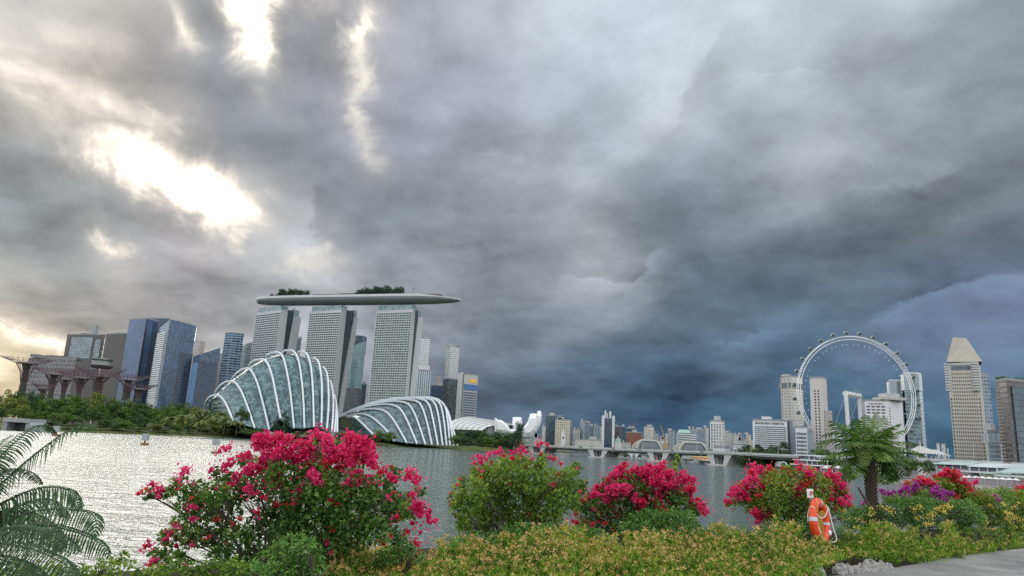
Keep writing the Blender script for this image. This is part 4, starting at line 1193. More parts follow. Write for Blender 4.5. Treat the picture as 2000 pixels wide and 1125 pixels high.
# ------------------------------------------------------------------ shops roof and petal museum
def vault_roof():
    a, b = P(878, 842, 700), P(952, 844, 640)
    u = (b - a); L = u.length; u.normalize(); v = Vector((-u.y, u.x, 0))
    t = thing('vaulted_hall', 'long white ribbed vault roof running behind the low conservatory', 'hall', tuple(a.lerp(b, .5)))
    n = 7
    for k in range(n):
        rows = []
        for s in (k / n + .004, (k + 1) / n - .004):
            hh = (S(27, 690) * (1 - s) + S(14, 640) * s)
            q = a + u * L * s
            rows.append([q + v * (30 * (1 - math.cos(th)) - 5) + Vector((0, 0, hh * math.sin(th) + 1)) for th in np.linspace(0.05, math.pi * .95, 12)])
        mb = MB(); mb.loft(rows, flip=True); mb.build('roof_bay', M_WHITE, t)
        MB().tube([p + Vector((0, 0, .25)) for p in rows[0]], .5, 4).build('rib', M_CONC, t)
    MB().box((0, 0, -8), (L, 50, 2), (u, v, Vector((0, 0, 1))), a).build('wall', M_GREY, t)
vault_roof()
def petal_museum():
    Y = 640
    c = P(1018, 850, Y)
    t = thing('museum', 'white museum shaped like an open flower of curved petals', 'museum', (c.x, c.y, 3))
    M_PET = mat('petal_skin', (0.78, 0.79, 0.80), .4, var=.05, scale=.06)
    def petal(out, Yf, deep, bulge=.82):
        """a thick petal: outline (sight-line points), swelling outward between front and back"""
        o = [(860 + x / 4.545, 700 + y / 4.545) for x, y in out]
        mx, my = sum(p[0] for p in o) / len(o), sum(p[1] for p in o) / len(o)
        rows = []
        for k, (f, s_) in enumerate(((0, .55), (.12, bulge), (.35, .97), (.55, 1), (.8, .96), (1, .86))):
            rows.append([P(mx + (x - mx) * s_, my + (y - my) * s_, Yf + deep * f) for x, y in o])
        mb = MB(); mb.loft(rows, closed=True); mb.face(rows[0]); mb.face(rows[-1][::-1]); mb.build('petal', M_PET, t)
    petal([(730,625),(752,596),(775,560),(788,520),(797,490),(830,488),(862,492),(868,540),(866,600),(850,650),(800,706),(748,714),(726,690)], Y - 22, 26, .9)
    petal([(854,600),(858,540),(862,468),(878,464),(893,466),(901,495),(897,560),(880,615),(848,664),(820,690),(836,650)], Y - 4, 22, .9)
    petal([(641,522),(680,520),(722,523),(728,570),(733,640),(700,660),(640,650),(638,570)], Y + 14, 22, .92)
    petal([(484,532),(497,527),(506,545),(545,547),(580,574),(613,612),(625,660),(560,672),(480,656),(478,590)], Y - 6, 20, .9)
    petal([(407,592),(440,582),(474,603),(482,650),(440,655),(412,635)], Y + 8, 16, .9)
    petal([(470,640),(560,640),(640,630),(735,640),(760,690),(740,716),(640,704),(520,676)], Y - 2, 26, .95)
    mb = MB(); mb.lathe([(S(14, Y), c.z - 6), (S(22, Y), c.z - 1), (S(26, Y), c.z + 3), (S(20, Y), c.z + 5)], (c.x, c.y), 24); mb.build('bowl', M_PET, t, smooth=True)
    for px0, px1 in ((1030, 1020), (968, 996)):
        MB().tube([P(px0, 862, Y - 15), P((px0 + px1) / 2, 852, Y - 10), P(px1, 848, Y)], .7, 6).build('leg', M_PET, t)
petal_museum()

# ------------------------------------------------------------------ middle skyline
bldg('office_block', 'dark teal glass block, leftmost of the far city right of the petal museum', 'office block', [(1066, 1500), (1104, 1500)], 811, FA['darkteal'], depth=30, plant=1)
bldg('building', 'thin pale strip of a building at the left edge of the dark teal block', 'building', [(1059, 1480), (1066, 1480)], 832, FA['creamlt'], depth=20)
bldg('apartment_tower', 'cream hotel tower with window columns in front of the dark teal block', 'tower', [(1085, 1400), (1108, 1394), (1114, 1404)], 819, FA['cream'], depth=24, plant=2)
bldg('building', 'low brick-and-white waterfront building left of the bridge head', 'building', [(1036, 900), (1060, 900)], 855, FA['pink'], depth=20, plant=2)
def clock_tower():
    b0 = P(1099, 872, 1100); zt = P(1099, 846, 1100).z
    t = thing('clock_tower', 'small white clock tower in front of the cream hotel tower', 'tower', (b0.x, b0.y, 2))
    s = S(3.6, 1100)
    MB().box((b0.x - s, b0.y - s, 2), (b0.x + s, b0.y + s, zt - 4)).build('shaft', M_WHITE, t)
    MB().box((b0.x - s * .75, b0.y - s * .75, zt - 3.9), (b0.x + s * .75, b0.y + s * .75, zt + 2)).build('belfry', M_WHITE, t)
    MB().lathe([(s * .7, zt + 2.02), (s * .5, zt + 3.5), (.2, zt + 6)], (b0.x, b0.y), 12).build('cap', M_CONC, t)
    for dz in (0,):
        mb = MB(); mb.tube([(b0.x, b0.y - s - .01, zt - 7), (b0.x, b0.y - s - .3, zt - 7)], s * .55, 14); mb.build('clock_face', M_DARK, t)
clock_tower()
MIDB = [  # px0, px1, top, depth, facade, label
 (1111, 1118, 826, 1500, 'greyflat', 'narrow grey tower hard against the right side of the cream hotel tower'),
 (1119, 1133, 838, 1450, 'apt', 'pale stepped building left of the twin grey towers'),
 (1133, 1143, 823, 1460, 'greyflat', 'left grey tower of the pair left of the pillared blue tower'),
 (1144, 1154, 826, 1470, 'greyblue', 'right and bluer tower of the pair left of the pillared blue tower'),
 (1154, 1162, 833, 1500, 'greyflat', 'lower grey tower just right of the pair of grey towers'),
 (1162, 1172, 832, 1560, 'greyblue', 'blue-grey tower two along from the pillared blue tower'),
 (1171, 1178, 838, 1600, 'greyflat', 'faint grey tower at the left side of the pillared blue tower'),
 (1202, 1209, 833, 1600, 'brown', 'brown building just right of the pillared blue tower'),
 (1209, 1221, 833, 1650, 'bluedk', 'dark office tower between the pillared blue tower and the brick block'),
 (1221, 1243, 836, 1550, 'bluemid', 'blue-screened tower under construction behind the brick block'),
 (1258, 1277, 833, 1400, 'creamlt', 'beige apartment tower between the brick block and the tan crane'),
 (1277, 1287, 847, 1420, 'apt', 'small grey block right of the beige apartment tower'),
 (1304, 1318, 841, 1400, 'greyflat', 'grey tower standing alone right of the tan crane'),
 (1361, 1378, 839, 1450, 'greyblue', 'grey-blue tower right of the green-roofed white block'),
 (1377, 1384, 836, 1550, 'creamlt', 'slim beige tower left of the tall ribbed white hotel'),
 (1346, 1361, 838, 1500, 'greyflat', 'grey tower with green top behind the green-roofed white block'),
 (1414, 1419, 843, 1500, 'apt', 'sliver of a pale tower touching the right side of the ribbed white hotel'),
 (1418, 1431, 845, 1450, 'apt', 'pale apartment tower just right of the ribbed white hotel'),
 (1432, 1443, 849, 1450, 'creamlt', 'second pale apartment tower right of the ribbed white hotel'),
 (1444, 1452, 850, 1500, 'greyblue', 'blue-grey apartment tower, third right of the ribbed white hotel'),
 (1457, 1467, 849, 1450, 'cream', 'cream apartment tower left of the banded hotel'),
 (1440, 1457, 861, 1400, 'greyflat', 'low grey block between the small apartment towers left of the banded hotel'),
 (1124, 1176, 858, 1250, 'creamlt', 'long low pale building above the left part of the bridge'),
 (1205, 1232, 864, 1200, 'apt', 'low pale building above the bridge right of the green dome'),
 (1432, 1456, 868, 900, 'white', 'low white building with stepped roofs above the bridge'),
 (1288, 1304, 858, 1250, 'white', 'low white building between the two shell domes'),
 (1395, 1425, 872, 700, 'white', 'low white terrace at the foot of the ribbed white hotel'),
]
for i, (a, b, y, Y, f, lb) in enumerate(MIDB):
    bldg('city_building', lb, 'tower' if y < 850 else 'building', [(a, Y), (b, Y)] if i % 2 else [(a, Y), (a + (b - a) * .7, Y - 8), (b, Y + 6)], y, FA[f], depth=22, plant=1 + i % 2, seed=i)
# more faint distant blocks give the skyline its raggedness
FAINT = [(1104, 841, 9), (1186, 840, 10), (1300, 850, 8), (1320, 849, 9), (1336, 846, 8), (1352, 848, 9), (1369, 852, 8), (1392, 850, 9), (1410, 852, 7), (1426, 856, 9), (1437, 857, 6), (1449, 858, 8), (1463, 860, 8), (1245, 848, 10), (1160, 850, 9), (1128, 848, 8)]
for i, (x, y, wd) in enumerate(FAINT):
    bldg('distant_block', 'small distant apartment block on the low far skyline between the museum and the banded hotel', 'apartment block', [(x, 2100), (x + wd, 2100)], y, FA[('apt', 'greyblue', 'creamlt', 'greyflat')[i % 4]], depth=20, group='faint far apartment blocks', seed=i)
t, xy, zt = bldg('office_tower', 'dark blue glass tower framed by two white pillars rising above its roof', 'tower', [(1178, 1300), (1198, 1296)], 817, FA['bluedk'], depth=26, plant=0)
for x in (xy[0], xy[1]):
    MB().box((x[0] - 2.1, x[1] - 2.5, 2), (x[0] + 2.1, x[1] + 2, zt + 5)).build('pillar', M_WHITE, t)
a = Vector(xy[0])
W = xy[1][0] - xy[0][0]
for k, (f0, f1, hh) in enumerate(((.18, .30, 14), (.40, .48, 9), (.66, .8, 13))):
    MB().box((xy[0][0] + W * f0, a.y - .6, zt + 1.1), (xy[0][0] + W * f1, a.y + 5, zt + hh)).build('roof_pylon', M_WHITE, t)
bldg('office_tower', 'slim dark blue slab against the right side of the pillared tower', 'tower', [(1198.5, 1310), (1203, 1312)], 821, FA['bluedk'], depth=22)
def domed_church():
    b0 = P(1207, 874, 1080); Y = 1080
    t = thing('domed_court', 'grey stone building with a pale green dome above the bridge', 'court building', (b0.x, b0.y, 2))
    r = S(5.6, Y); zt = P(1207, 862, Y).z
    MB().lathe([(r * 1.1, 2), (r * 1.1, zt - 1.5), (r * 1.15, zt - 1.4), (r * 1.15, zt - .6)], (b0.x, b0.y), 20).build('drum', FA['pale'], t)
    prof_ = [(r * math.cos(th), zt - .5 + r * 1.25 * math.sin(th)) for th in np.linspace(0, 1.5, 9)]
    MB().lathe(prof_, (b0.x, b0.y), 24).build('dome', mat('copper_green', (.20, .36, .31), .6), t, smooth=True)
    MB().lathe([(r * .2, zt + r * 1.2), (r * .2, zt + r * 1.5), (.1, zt + r * 1.8)], (b0.x, b0.y), 10).build('lantern', M_CONC, t)
domed_church()
bldg('brick_block', 'long red brick block with a flat roof', 'building', [(1223, 1300), (1254, 1296)], 844, FA['brick'], depth=26, plant=1)
def crane(label, px0, y0, px1, y1, Y, mt, px2=None):
    a, b = P(px0, y0, Y), P(px1, y1, Y)
    t = thing('crane', label, 'crane', (a.x, a.y, 2))
    d = b - a; n = max(6, int(d.length / 3)); mb = MB()
    s = Vector((0, 1.3, 0)); q = Vector((1.3, 0, .3))
    for o in (s, -s, q): mb.tube([a + o, b + o * .5], .38, 4)
    for k in range(n):
        mb.tube([a + d * (k / n) + s, a + d * ((k + 1) / n) - s], .22, 3); mb.tube([a + d * (k / n) - s, a + d * ((k + 1) / n) + q], .22, 3)
    mb.build('jib', mt, t)
    MB().box((a.x - 2.5, a.y - 2.5, 2), (a.x + 2.5, a.y + 2.5, a.z + 1)).build('base', mt, t)
    MB().tube([a + Vector((-5, 0, 4)), b], .15, 3).build('cable', M_DARK, t)
crane('tan lattice crane with a raised boom leaning left', 1299, 866, 1290, 831, 1250, mat('crane_tan', (.42, .27, .10), .6))
crane('thin red crane above the blue-screened tower', 1233, 836, 1240, 825, 1560, mat('crane_red', (.35, .05, .04), .6))
t, xy, zt = bldg('hotel_block', 'white block with dark window bands and a pale green hipped roof', 'hotel', [(1325, 1250), (1350, 1246), (1360, 1258)], 846, M_WHITE, depth=26, plant=0,
    bands=dict(n=9, fh=3.6, h=1.7, z0=6, mat=GL_BAND, out=.3))
a, b = xy[0], xy[1]
mbg = MB(); r_ = [(xy[0][0] + 3, xy[0][1] - 1), (xy[1][0] - 1, xy[1][1] - 1), (xy[1][0] - 1, xy[1][1] + 22), (xy[0][0] + 3, xy[0][1] + 22)]
c_ = (sum(p[0] for p in r_) / 4, sum(p[1] for p in r_) / 4)
mbg.loft([[Vector((*p, zt + 1.05)) for p in r_ + r_[:1]], [Vector((c_[0] + (p[0] - c_[0]) * .8, c_[1] + (p[1] - c_[1]) * .5, zt + 6.5)) for p in r_ + r_[:1]]])
mbg.face([Vector((c_[0] + (p[0] - c_[0]) * .8, c_[1] + (p[1] - c_[1]) * .5, zt + 6.5)) for p in r_])
mbg.build('hipped_roof', mat('green_roof', (.28, .46, .40), .6), t)
# ribbed white hotel
M_RIBW = facade('fa_ribbed', (0.62, 0.62, 0.62), (0.22, 0.21, 0.22), 3.1, 3.2, 0.2, .25, .8, .25, var=.6)
t, xy, zt = bldg('hotel_tower', 'white hotel tower with a ribbed front standing alone above the right part of the bridge', 'hotel', [(1388, 800), (1409, 794), (1415, 802)], 822, M_RIBW, depth=20, plant=1,
    fins=dict(n=4, w=1.2, out=1.0, mt=M_WHITE, name='white_rib'))
MB().prism([(xy[0][0] - .6, xy[0][1] - 1.2), (xy[1][0] + .3, xy[1][1] - 1.2), (xy[1][0] + .3, xy[1][1]), (xy[0][0] - .6, xy[0][1])], zt - 3.5, zt - 1).build('crown_band', M_WHITE, t)
# shell domes
def shell_dome(label, px0, px1, ytop, ybase, Y, openx=None):
    c = P((px0 + px1) / 2, ybase, Y); R = S(px1 - px0, Y) / 2; H = P((px0 + px1) / 2, ytop, Y).z - 3
    t = thing('theatre_dome', label, 'theatre', (c.x, c.y, 3))
    M_SH = bpy.data.materials.get('shell_skin') or facade('shell_skin', (0.30, 0.29, 0.24), (0.15, 0.15, 0.125), 2.2, 2.2, .12, .1, .75, .5, .6, var=.3)
    n = 36; m = 12; rows = []
    for i in range(m + 1):
        th = math.pi / 2 * i / m
        rows.append([Vector((c.x + R * math.cos(th) ** .8 * math.cos(2 * math.pi * k / n), c.y + R * .6 * math.cos(th) ** .8 * math.sin(2 * math.pi * k / n), 3 + H * math.sin(th))) for k in range(n)])
    mb = MB()
    for i in range(m):
        for k in range(n):
            ang = 2 * math.pi * (k + .5) / n
            front = abs(ang - 1.5 * math.pi) < .75 and i < 8
            if front: continue
            j = (k + 1) % n
            mb.face([rows[i][k], rows[i][j], rows[i + 1][j], rows[i + 1][k]], [(k * 4, i * 4), (k * 4 + 4, i * 4), (k * 4 + 4, i * 4 + 4), (k * 4, i * 4 + 4)])
    mb.build('shell', M_SH, t)
    gm = MB(); inner = [[Vector((c.x + (p.x - c.x) * .93, c.y + (p.y - c.y) * .93, 3 + (p.z - 3) * .95)) for p in r] for r in rows]
    gm.loft(inner, closed=True); gm.build('glazing', FA['greydk'], t)
    # thick lip round the opening
    lip = [rows[i][int(n * .75 - 4.3)] for i in range(9)] + [rows[8][k] for k in range(int(n * .75 - 4), int(n * .75 + 4))] + [rows[i][int(n * .75 + 4.4)] for i in range(8, -1, -1)]
    MB().tube(lip, .9, 6).build('lip', M_CONC, t)
shell_dome('left spiky shell theatre dome with a dark glazed front, above the bridge', 1232, 1301, 857, 882, 760)
shell_dome('right lower shell theatre dome partly hidden by the ribbed white hotel', 1312, 1392, 861, 884, 720)

# ------------------------------------------------------------------ right skyline
t, xy, zt = bldg('banded_hotel', 'wide white hotel slab with dark window bands and a name across its top', 'hotel', [(1470, 640), (1537, 628), (1542, 640)], 820, M_WHITE, depth=22, plant=0)
a, b = Vector(xy[0]), Vector(xy[1]); e = b - a; L = e.length; eu = e.normalized(); en = Vector((eu.y, -eu.x))
zlo = 3.5; zhi = zt - 4.6; nb = 17; fh = (zhi - zlo) / nb
M_HB = facade('fa_hotel_band', (0.40, 0.42, 0.43), (0.05, 0.075, 0.10), 1.5, 30, .08, 0, 1, .15, var=.5)
for k in range(nb):
    mbk = MB(); mbk.prism([tuple(a + e * .05 + en * .12), tuple(a + e * .965 + en * .12), tuple(a + e * .965 - en * .3), tuple(a + e * .05 - en * .3)], zlo, zlo + fh * .56)
    if k == 0: ob = mbk.build('window_band', M_HB, t)
    else:
        o = ob.copy(); COL.objects.link(o); o.location = (0, 0, k * fh); o.parent = t
pw = a + e * .26; MB().box((0, 1, 0), (L * .28, 12, 2.2), (Vector((*eu, 0)), Vector((*-en, 0)), Vector((0, 0, 1))), Vector((pw.x, pw.y, zt + 1.02))).build('plant_room', M_WHITE, t)
q = Vector(xy[2]); MB().prism([tuple(b + Vector((.1, -.1))), tuple(q + Vector((.2, -.1))), tuple(q + Vector((.2, 3))), tuple(b + Vector((.1, 3)))], 2, zt + .2).build('dark_end', M_DARK, t)
M_LET = mat('dark_letters', (0.05, 0.07, 0.09), .5)
sign(t, 'MANDARIN ORIENTAL', Vector((*(a + e * .075 + en * .15), zt - 3.6)), Vector((*eu, 0)), Vector((0, 0, 1)), (L * .85, 2.0), M_LET)
M_GB = mat('grey_blue_wall', (0.29, 0.33, 0.40), .6, var=.05, scale=.1)
bldg('office_block', 'plain grey-blue windowless block right of the banded hotel', 'building', [(1541.5, 650), (1553, 648)], 823, M_GB, depth=20, plant=1)
t, xy, zt = bldg('banded_block', 'smaller white-banded block with dark windows at the left foot of the wheel', 'building', [(1553.5, 600), (1576, 596)], 834, M_WHITE, depth=20, plant=1)
a, b = Vector(xy[0]), Vector(xy[1]); e = b - a; eu = e.normalized(); en = Vector((eu.y, -eu.x)); zlo = 3; fh = (zt - 3.2 - zlo) / 8
for k in range(8):
    mbk = MB(); mbk.prism([tuple(a + e * .06 + en * .2), tuple(a + e * .94 + en * .2), tuple(a + e * .94 - en * .3), tuple(a + e * .06 - en * .3)], zlo, zlo + fh * .6)
    if k == 0: ob = mbk.build('window_band', M_HB, t)
    else:
        o = ob.copy(); COL.objects.link(o); o.location = (0, 0, k * fh); o.parent = t
bldg('building', 'plain blue-grey lower block between the banded block and the pale tower with square windows', 'building', [(1576, 605), (1589, 605)], 843, M_GB, depth=18)
# cream ribbed tower behind the wheel's left edge
t, xy, zt = bldg('hotel_tower', 'tall cream tower with close vertical ribs behind the left edge of the wheel', 'tower', [(1526, 900), (1546, 886), (1567, 900)], 736, facade('fa_cream_rib', (0.62, 0.60, 0.53), (0.23, 0.23, 0.21), 2.3, 3.5, .2, .3, .85, .3, var=.3), depth=24, plant=1,
    fins=dict(n=3, w=1.6, out=.8, mt=M_CONC, name='vertical_rib'))
MB().prism([(xy[0][0] - .5, xy[0][1] - 1), (xy[1][0], xy[1][1] - 1.4), (xy[2][0] + .5, xy[2][1] - 1), (xy[2][0], xy[2][1] + 10), (xy[0][0], xy[0][1] + 10)], zt - 14, zt - 8).build('crown_glazing', GL_BAND, t)
# pale tower with two columns of square windows
t, xy, zt = bldg('pale_tower', 'slim pale tower with two columns of black square windows inside the left of the wheel', 'tower', [(1581.5, 640), (1606, 632), (1614, 646)], 738, mat('pale_pink_wall', (0.52, 0.49, 0.47), .7, var=.05, scale=.1), depth=18, plant=0)
a, b = Vector(xy[0]), Vector(xy[1]); e = b - a; eu = e.normalized(); en = Vector((eu.y, -eu.x)); n = 24; fh = (zt - 10 - 6) / n
ob = None
for k in range(n):
    for f0 in (.31, .58):
        if ob is None:
            p0, p1 = a + e * .31, a + e * .43
            ob = MB().prism([tuple(p0 + en * .12), tuple(p1 + en * .12), tuple(p1 - en * .3), tuple(p0 - en * .3)], 6, 6 + fh * .55).build('window', mat('black_window', (.015, .018, .02), .2), t)
        else:
            o = ob.copy(); COL.objects.link(o); o.location = (*(e * (f0 - .31)), k * fh); o.parent = t
c_ = Vector(xy[2]); zw = P(1618, 802, 640).z
MB().prism([tuple(Vector(xy[1]) + Vector((.3, -.5))), tuple(c_ + Vector((3, -1.5))), tuple(c_ + Vector((3.5, 8))), tuple(Vector(xy[1]) + Vector((.3, 8)))], 2, zw).build('side_wing', FA['pink'], t)
bldg('banded_block', 'low white gridded block behind the palm inside the wheel', 'building', [(1622, 700), (1644, 700)], 838, FA['white'], depth=20)
# hotel with arched front
t, xy, zt = bldg('arched_hotel', 'white hotel with arched front and name across its top, inside the wheel', 'hotel', [(1684, 700), (1732, 688), (1762, 700)], 782, mat('white_render', (0.66, 0.65, 0.68), .6, var=.04, scale=.1), depth=26, plant=0)
a, b, c_ = [Vector(p) for p in xy]; e = b - a; L = e.length; eu = e.normalized(); en = Vector((eu.y, -eu.x))
AX = (Vector((*eu, 0)), Vector((*-en, 0)), Vector((0, 0, 1)))
MB().box((0, -.05, 2 - zt), (L * .09, .2, -.7), AX, Vector((*(a + en * .1), zt))).build('side_strip', M_GB, t)
nR = 3
for k in range(nR):
    for j in range(4):
        x0 = L * (.16 + j * .2)
        MB().box((x0, -.15, -6.6 - k * 3.0), (x0 + L * .15, .4, -5.3 - k * 3.0), AX, Vector((*a, zt))).build('window', M_DARK, t)
for j in range(5):
    x0 = L * (.13 + j * .2)
    MB().box((x0, -1.6, 2 - zt), (x0 + L * .03, .2, -14), AX, Vector((*a, zt))).build('arch_pier', M_WHITE, t)
for j in range(4):
    x0, x1 = L * (.16 + j * .2), L * (.33 + j * .2)
    mba = MB(); rows = []
    for k in range(9):
        u_ = k / 8; x = x0 + (x1 - x0) * u_
        rows.append((x, -18 + 4.0 * math.sin(math.pi * u_) ** .6))
    for (x2, z2), (x3, z3) in zip(rows[:-1], rows[1:]):
        mba.box((x2, -1.6, min(z2, z3)), (x3, .15, -13.9), AX, Vector((*a, zt)))
    mba.build('arch', M_WHITE, t)
f = c_ - b; fu = f.normalized(); fn = Vector((fu.y, -fu.x))
for k in range(17):
    p0 = b + f * .12
    MB().prism([tuple(p0 + fn * .12), tuple(p0 + f * .06 + fn * .12), tuple(p0 + f * .06 - fn * .2), tuple(p0 - fn * .2)], zt - 8 - k * 2.6, zt - 6.6 - k * 2.6).build('slit_window', M_DARK, t)
sl0, sl1 = P(1720, 776, 690), P(1768, 778, 690)
MB().box((sl0.x, 688, zt + 1.1), (sl1.x, 706, zt + 3.6)).build('roof_slab', M_CONC, t)
MB().box((sl0.x + 5, 690, zt + 3.62), (sl1.x - 5, 704, zt + 7.5)).build('roof_drum', M_CONC, t)
sign(t, 'PAN PACIFIC', Vector((*(a + e * .26 + en * .02), zt - 4.2)), Vector((*eu, 0)), Vector((0, 0, 1)), (L * .56, 2.0), mat('brown_letters', (.22, .17, .16), .5))
# twin glass towers at the right of the wheel
M_TW = facade('fa_twin', (0.24, 0.31, 0.33), (0.12, 0.19, 0.215), 2.2, 4.4, .05, .28, 1.0, .15, var=.55)
M_TWC = facade('fa_twin_crown', (0.30, 0.36, 0.38), (0.20, 0.26, 0.29), 4.0, 40, .2, .0, 1.0, .15, var=.7)
def crown(t, xy, zt, hcr, mt=M_TWC):
    l1 = offset_line(xy, .4); MB().prism(l1 + [(l1[-1][0], l1[-1][1] + 6), (l1[0][0], l1[0][1] + 6)], zt - hcr, zt - 1.4).build('crown_glazing', mt, t)
t, xy, zt = bldg('glass_tower', 'shorter left tower of the glass pair at the right edge of the wheel', 'tower', [(1736, 860), (1761, 854), (1766, 864)], 743, M_TW, depth=24, plant=0, roof=M_WHITE); crown(t, xy, zt, 16)
t, xy, zt = bldg('glass_tower', 'taller right tower of the glass pair at the right edge of the wheel', 'tower', [(1764, 840), (1793, 834), (1799, 842)], 729, M_TW, depth=26, plant=0, roof=M_WHITE); crown(t, xy, zt, 20)
W = xy[1][0] - xy[0][0]
for k, (f0, f1, z0, h_) in enumerate(((.55, .8, 27, 4), (.7, .95, 55, 4), (.1, .95, 85, 3.5), (.6, .95, 92, 4), (.3, .6, 118, 3.5))):
    MB().box((xy[0][0] + W * f0, xy[1][1] - .1 - .5, zt - z0), (xy[0][0] + W * f1, xy[1][1] + 3, zt - z0 + h_)).build('sky_garden', M_DARK, t)
MB().box((xy[0][0] + W * .05, xy[1][1] - 1.5, zt - 128), (xy[1][0], xy[1][1] + 3, zt - 124)).build('dark_terrace', M_DARK, t)
pod = MB(); pod.box((xy[0][0] + 3, xy[1][1] - 3, 2), (xy[2][0] + 3, xy[1][1] + 16, zt - 129)); pod.build('podium', FA['teal'], t)
# stone tower with a tall tapering roof
STO = facade('fa_stone', (0.46, 0.425, 0.37), (0.06, 0.06, 0.065), 3.3, 3.9, .26, .3, .78, .3, var=.4)
M_STONE = mat('stone_clad', (0.45, 0.42, 0.37), .8, var=.08, scale=.15)
M_SROOF = mat('stone_roof', (0.34, 0.315, 0.27), .8, var=.18, scale=.15)
t, xy, zt = bldg('stone_tower', 'tall beige stone tower with a tapering pyramid roof cut flat at the tip', 'tower', [(1850, 560), (1909, 548), (1914, 566)], 708, M_STONE, depth=24, plant=0, parapet=.2)
a, b = Vector(xy[0]), Vector(xy[1]); e = b - a; L = e.length; eu = e.normalized(); en = Vector((eu.y, -eu.x))
AX = (Vector((*eu, 0)), Vector((*-en, 0)), Vector((0, 0, 1)))
zk = P(1852, 762, 556).z
ncol, nrow = 11, 27
fh = (zt - 7 - 3.5) / nrow; bw = L * .80 / ncol; x00 = L * .10
wm = mat('stone_tower_glass', (.05, .052, .058), .2)
# one recessed window row per storey
row0 = MB()
for i in range(ncol):
    row0.box((x00 + bw * i + bw * .25, -.12, 0), (x00 + bw * (i + 1) - bw * .25, .2, fh * .45), AX, Vector((*a, 3.5)))
ob = row0.build('window_row', wm, t)
for k in range(1, nrow):
    o = ob.copy(); COL.objects.link(o); o.location = (0, 0, k * fh); o.parent = t
for x0 in (.015, .935):
    ob = MB().box((L * x0, -.14, 0), (L * (x0 + .05), .2, fh * .5), AX, Vector((*a, 3.5))).build('corner_window', wm, t)
    for k in range(1, 20):
        o = ob.copy(); COL.objects.link(o); o.location = (0, 0, k * fh); o.parent = t
for px in (a, b + Vector((.5, 0))):
    mbr = MB(); cs = 1.6 if px.x < b.x - 3 else -1.8
    for k in range(11):
        z = zk + (zt - zk) * k / 11
        mbr.lathe([(2.0, z - .01), (2.9, z), (2.9, z + 1.5), (2.0, z + 1.55)], (px.x + cs, px.y + 1.6), 16)
    mbr.lathe([(1.95, zk), (1.95, zt - .7)], (px.x + cs, px.y + 1.6), 16)
    mbr.build('corner_balconies', M_CONC, t)
    MB().lathe([(2.05, zk + .1), (2.05, zt - .9)], (px.x + cs, px.y + 1.6), 16).build('corner_recess', M_DARK, t)  # dark core paints in the shade of the recess between the balcony rings
MB().box((L * .12, -.3, -6.3), (L * .88, .3, -3), AX, Vector((*a, zt))).build('top_glazing', GL_BAND, t)
MB().box((L * .06, -.8, -2.2), (L * .94, .3, -.8), AX, Vector((*a, zt))).build('cornice', M_CONC, t)
rt0, rt1 = P(1861, 659, Vector(xy[0]).y + 7), P(1887, 660, Vector(xy[0]).y + 7)
zr = rt0.z
base_ = [Vector((a.x - 1.5, a.y - 1.5, zt + .25)), Vector((b.x + 3, b.y - 1.5, zt + .25)), Vector((b.x * (b.y + 26) / b.y + 2, b.y + 26, zt + .25)), Vector((a.x * (a.y + 26) / a.y - 1, a.y + 26, zt + .25))]
tp = [Vector((rt0.x, a.y + 7, zr)), Vector((rt1.x, a.y + 7, zr)), Vector((rt1.x * 1.02, a.y + 17, zr)), Vector((rt0.x * 1.02, a.y + 17, zr))]
mbp = MB(); mbp.loft([base_ + base_[:1], tp + tp[:1]]); mbp.face(tp); mbp.build('tapered_roof', M_SROOF, t)
bldg('office_tower', 'grey-blue tower partly hidden behind the right side of the stone tower', 'tower', [(1908, 700), (1931, 700)], 730, FA['greyblue'], depth=22)
t, xy, zt = bldg('glass_block', 'low banded glass block between the stone tower and the dark balconied tower', 'office block', [(1929, 520), (1953, 516), (1960, 522)], 842, facade('fa_low_glass', (.30, .36, .39), (.13, .20, .24), 3, 3.4, .03, .42, 1.0, .15, var=.3), depth=20, plant=1)
crown(t, xy, zt, 8, facade('fa_open_crown', (.40, .44, .47), (.22, .27, .31), 3.2, 8, .18, .1, .9, .3, var=.3))
t, xy, zt = bldg('balcony_tower', 'dark brown tower ringed by balconies with a blue glass face, at the right edge', 'tower', [(1945, 470), (1965, 458), (2030, 470)], 744, facade('fa_dk', (.10, .09, .085), (.05, .05, .055), 3, 3.5, .1, .2, .9, .2, var=.5), depth=26, plant=0)
a, b, c_ = [Vector(p) for p in xy]
M_BALC = mat('balcony_slab', (.24, .20, .175), .8, var=.2, scale=.3)
mbk = MB(); lo = offset_line([tuple(a), tuple(b + (c_ - b) * .12)], 1.2); li = offset_line([tuple(a), tuple(b + (c_ - b) * .12)], -.3)
nf = 27; fh = (zt - 4) / nf
mbk.prism(lo + li[::-1], 3, 4.1); ob = mbk.build('balcony', M_BALC, t)
for k in range(1, nf):
    o = ob.copy(); COL.objects.link(o); o.location = (0, 0, k * fh); o.parent = t
f = c_ - b; MB().prism([tuple(b + f * .13 + Vector((0, -.9))), tuple(b + f * .75 + Vector((0, -.9))), tuple(b + f * .75 + Vector((0, 1))), tuple(b + f * .13 + Vector((0, 1)))], 2, zt - 4).build('glass_face', FA['darkteal'], t)
for i in range(8):
    p0 = b + (c_ - b) * (i / 9) + Vector((0, 3 + rnd.uniform(0, 8)))
    MB().box((p0.x, p0.y, zt + 1), (p0.x + rnd.uniform(1, 3), p0.y + 2, zt + rnd.uniform(1.8, 3.6))).build('roof_planting', LF['dark'], t)
for i, (x, y, w_) in enumerate(((1829, 866, 6), (1838, 867, 8))):
    bldg('distant_block', 'little distant block low between the glass pair and the stone tower' if i else 'lower left of two little distant blocks seen left of the stone tower', 'building', [(x, 1400), (x + w_, 1400)], y, FA['pale'], depth=16, plant=0)

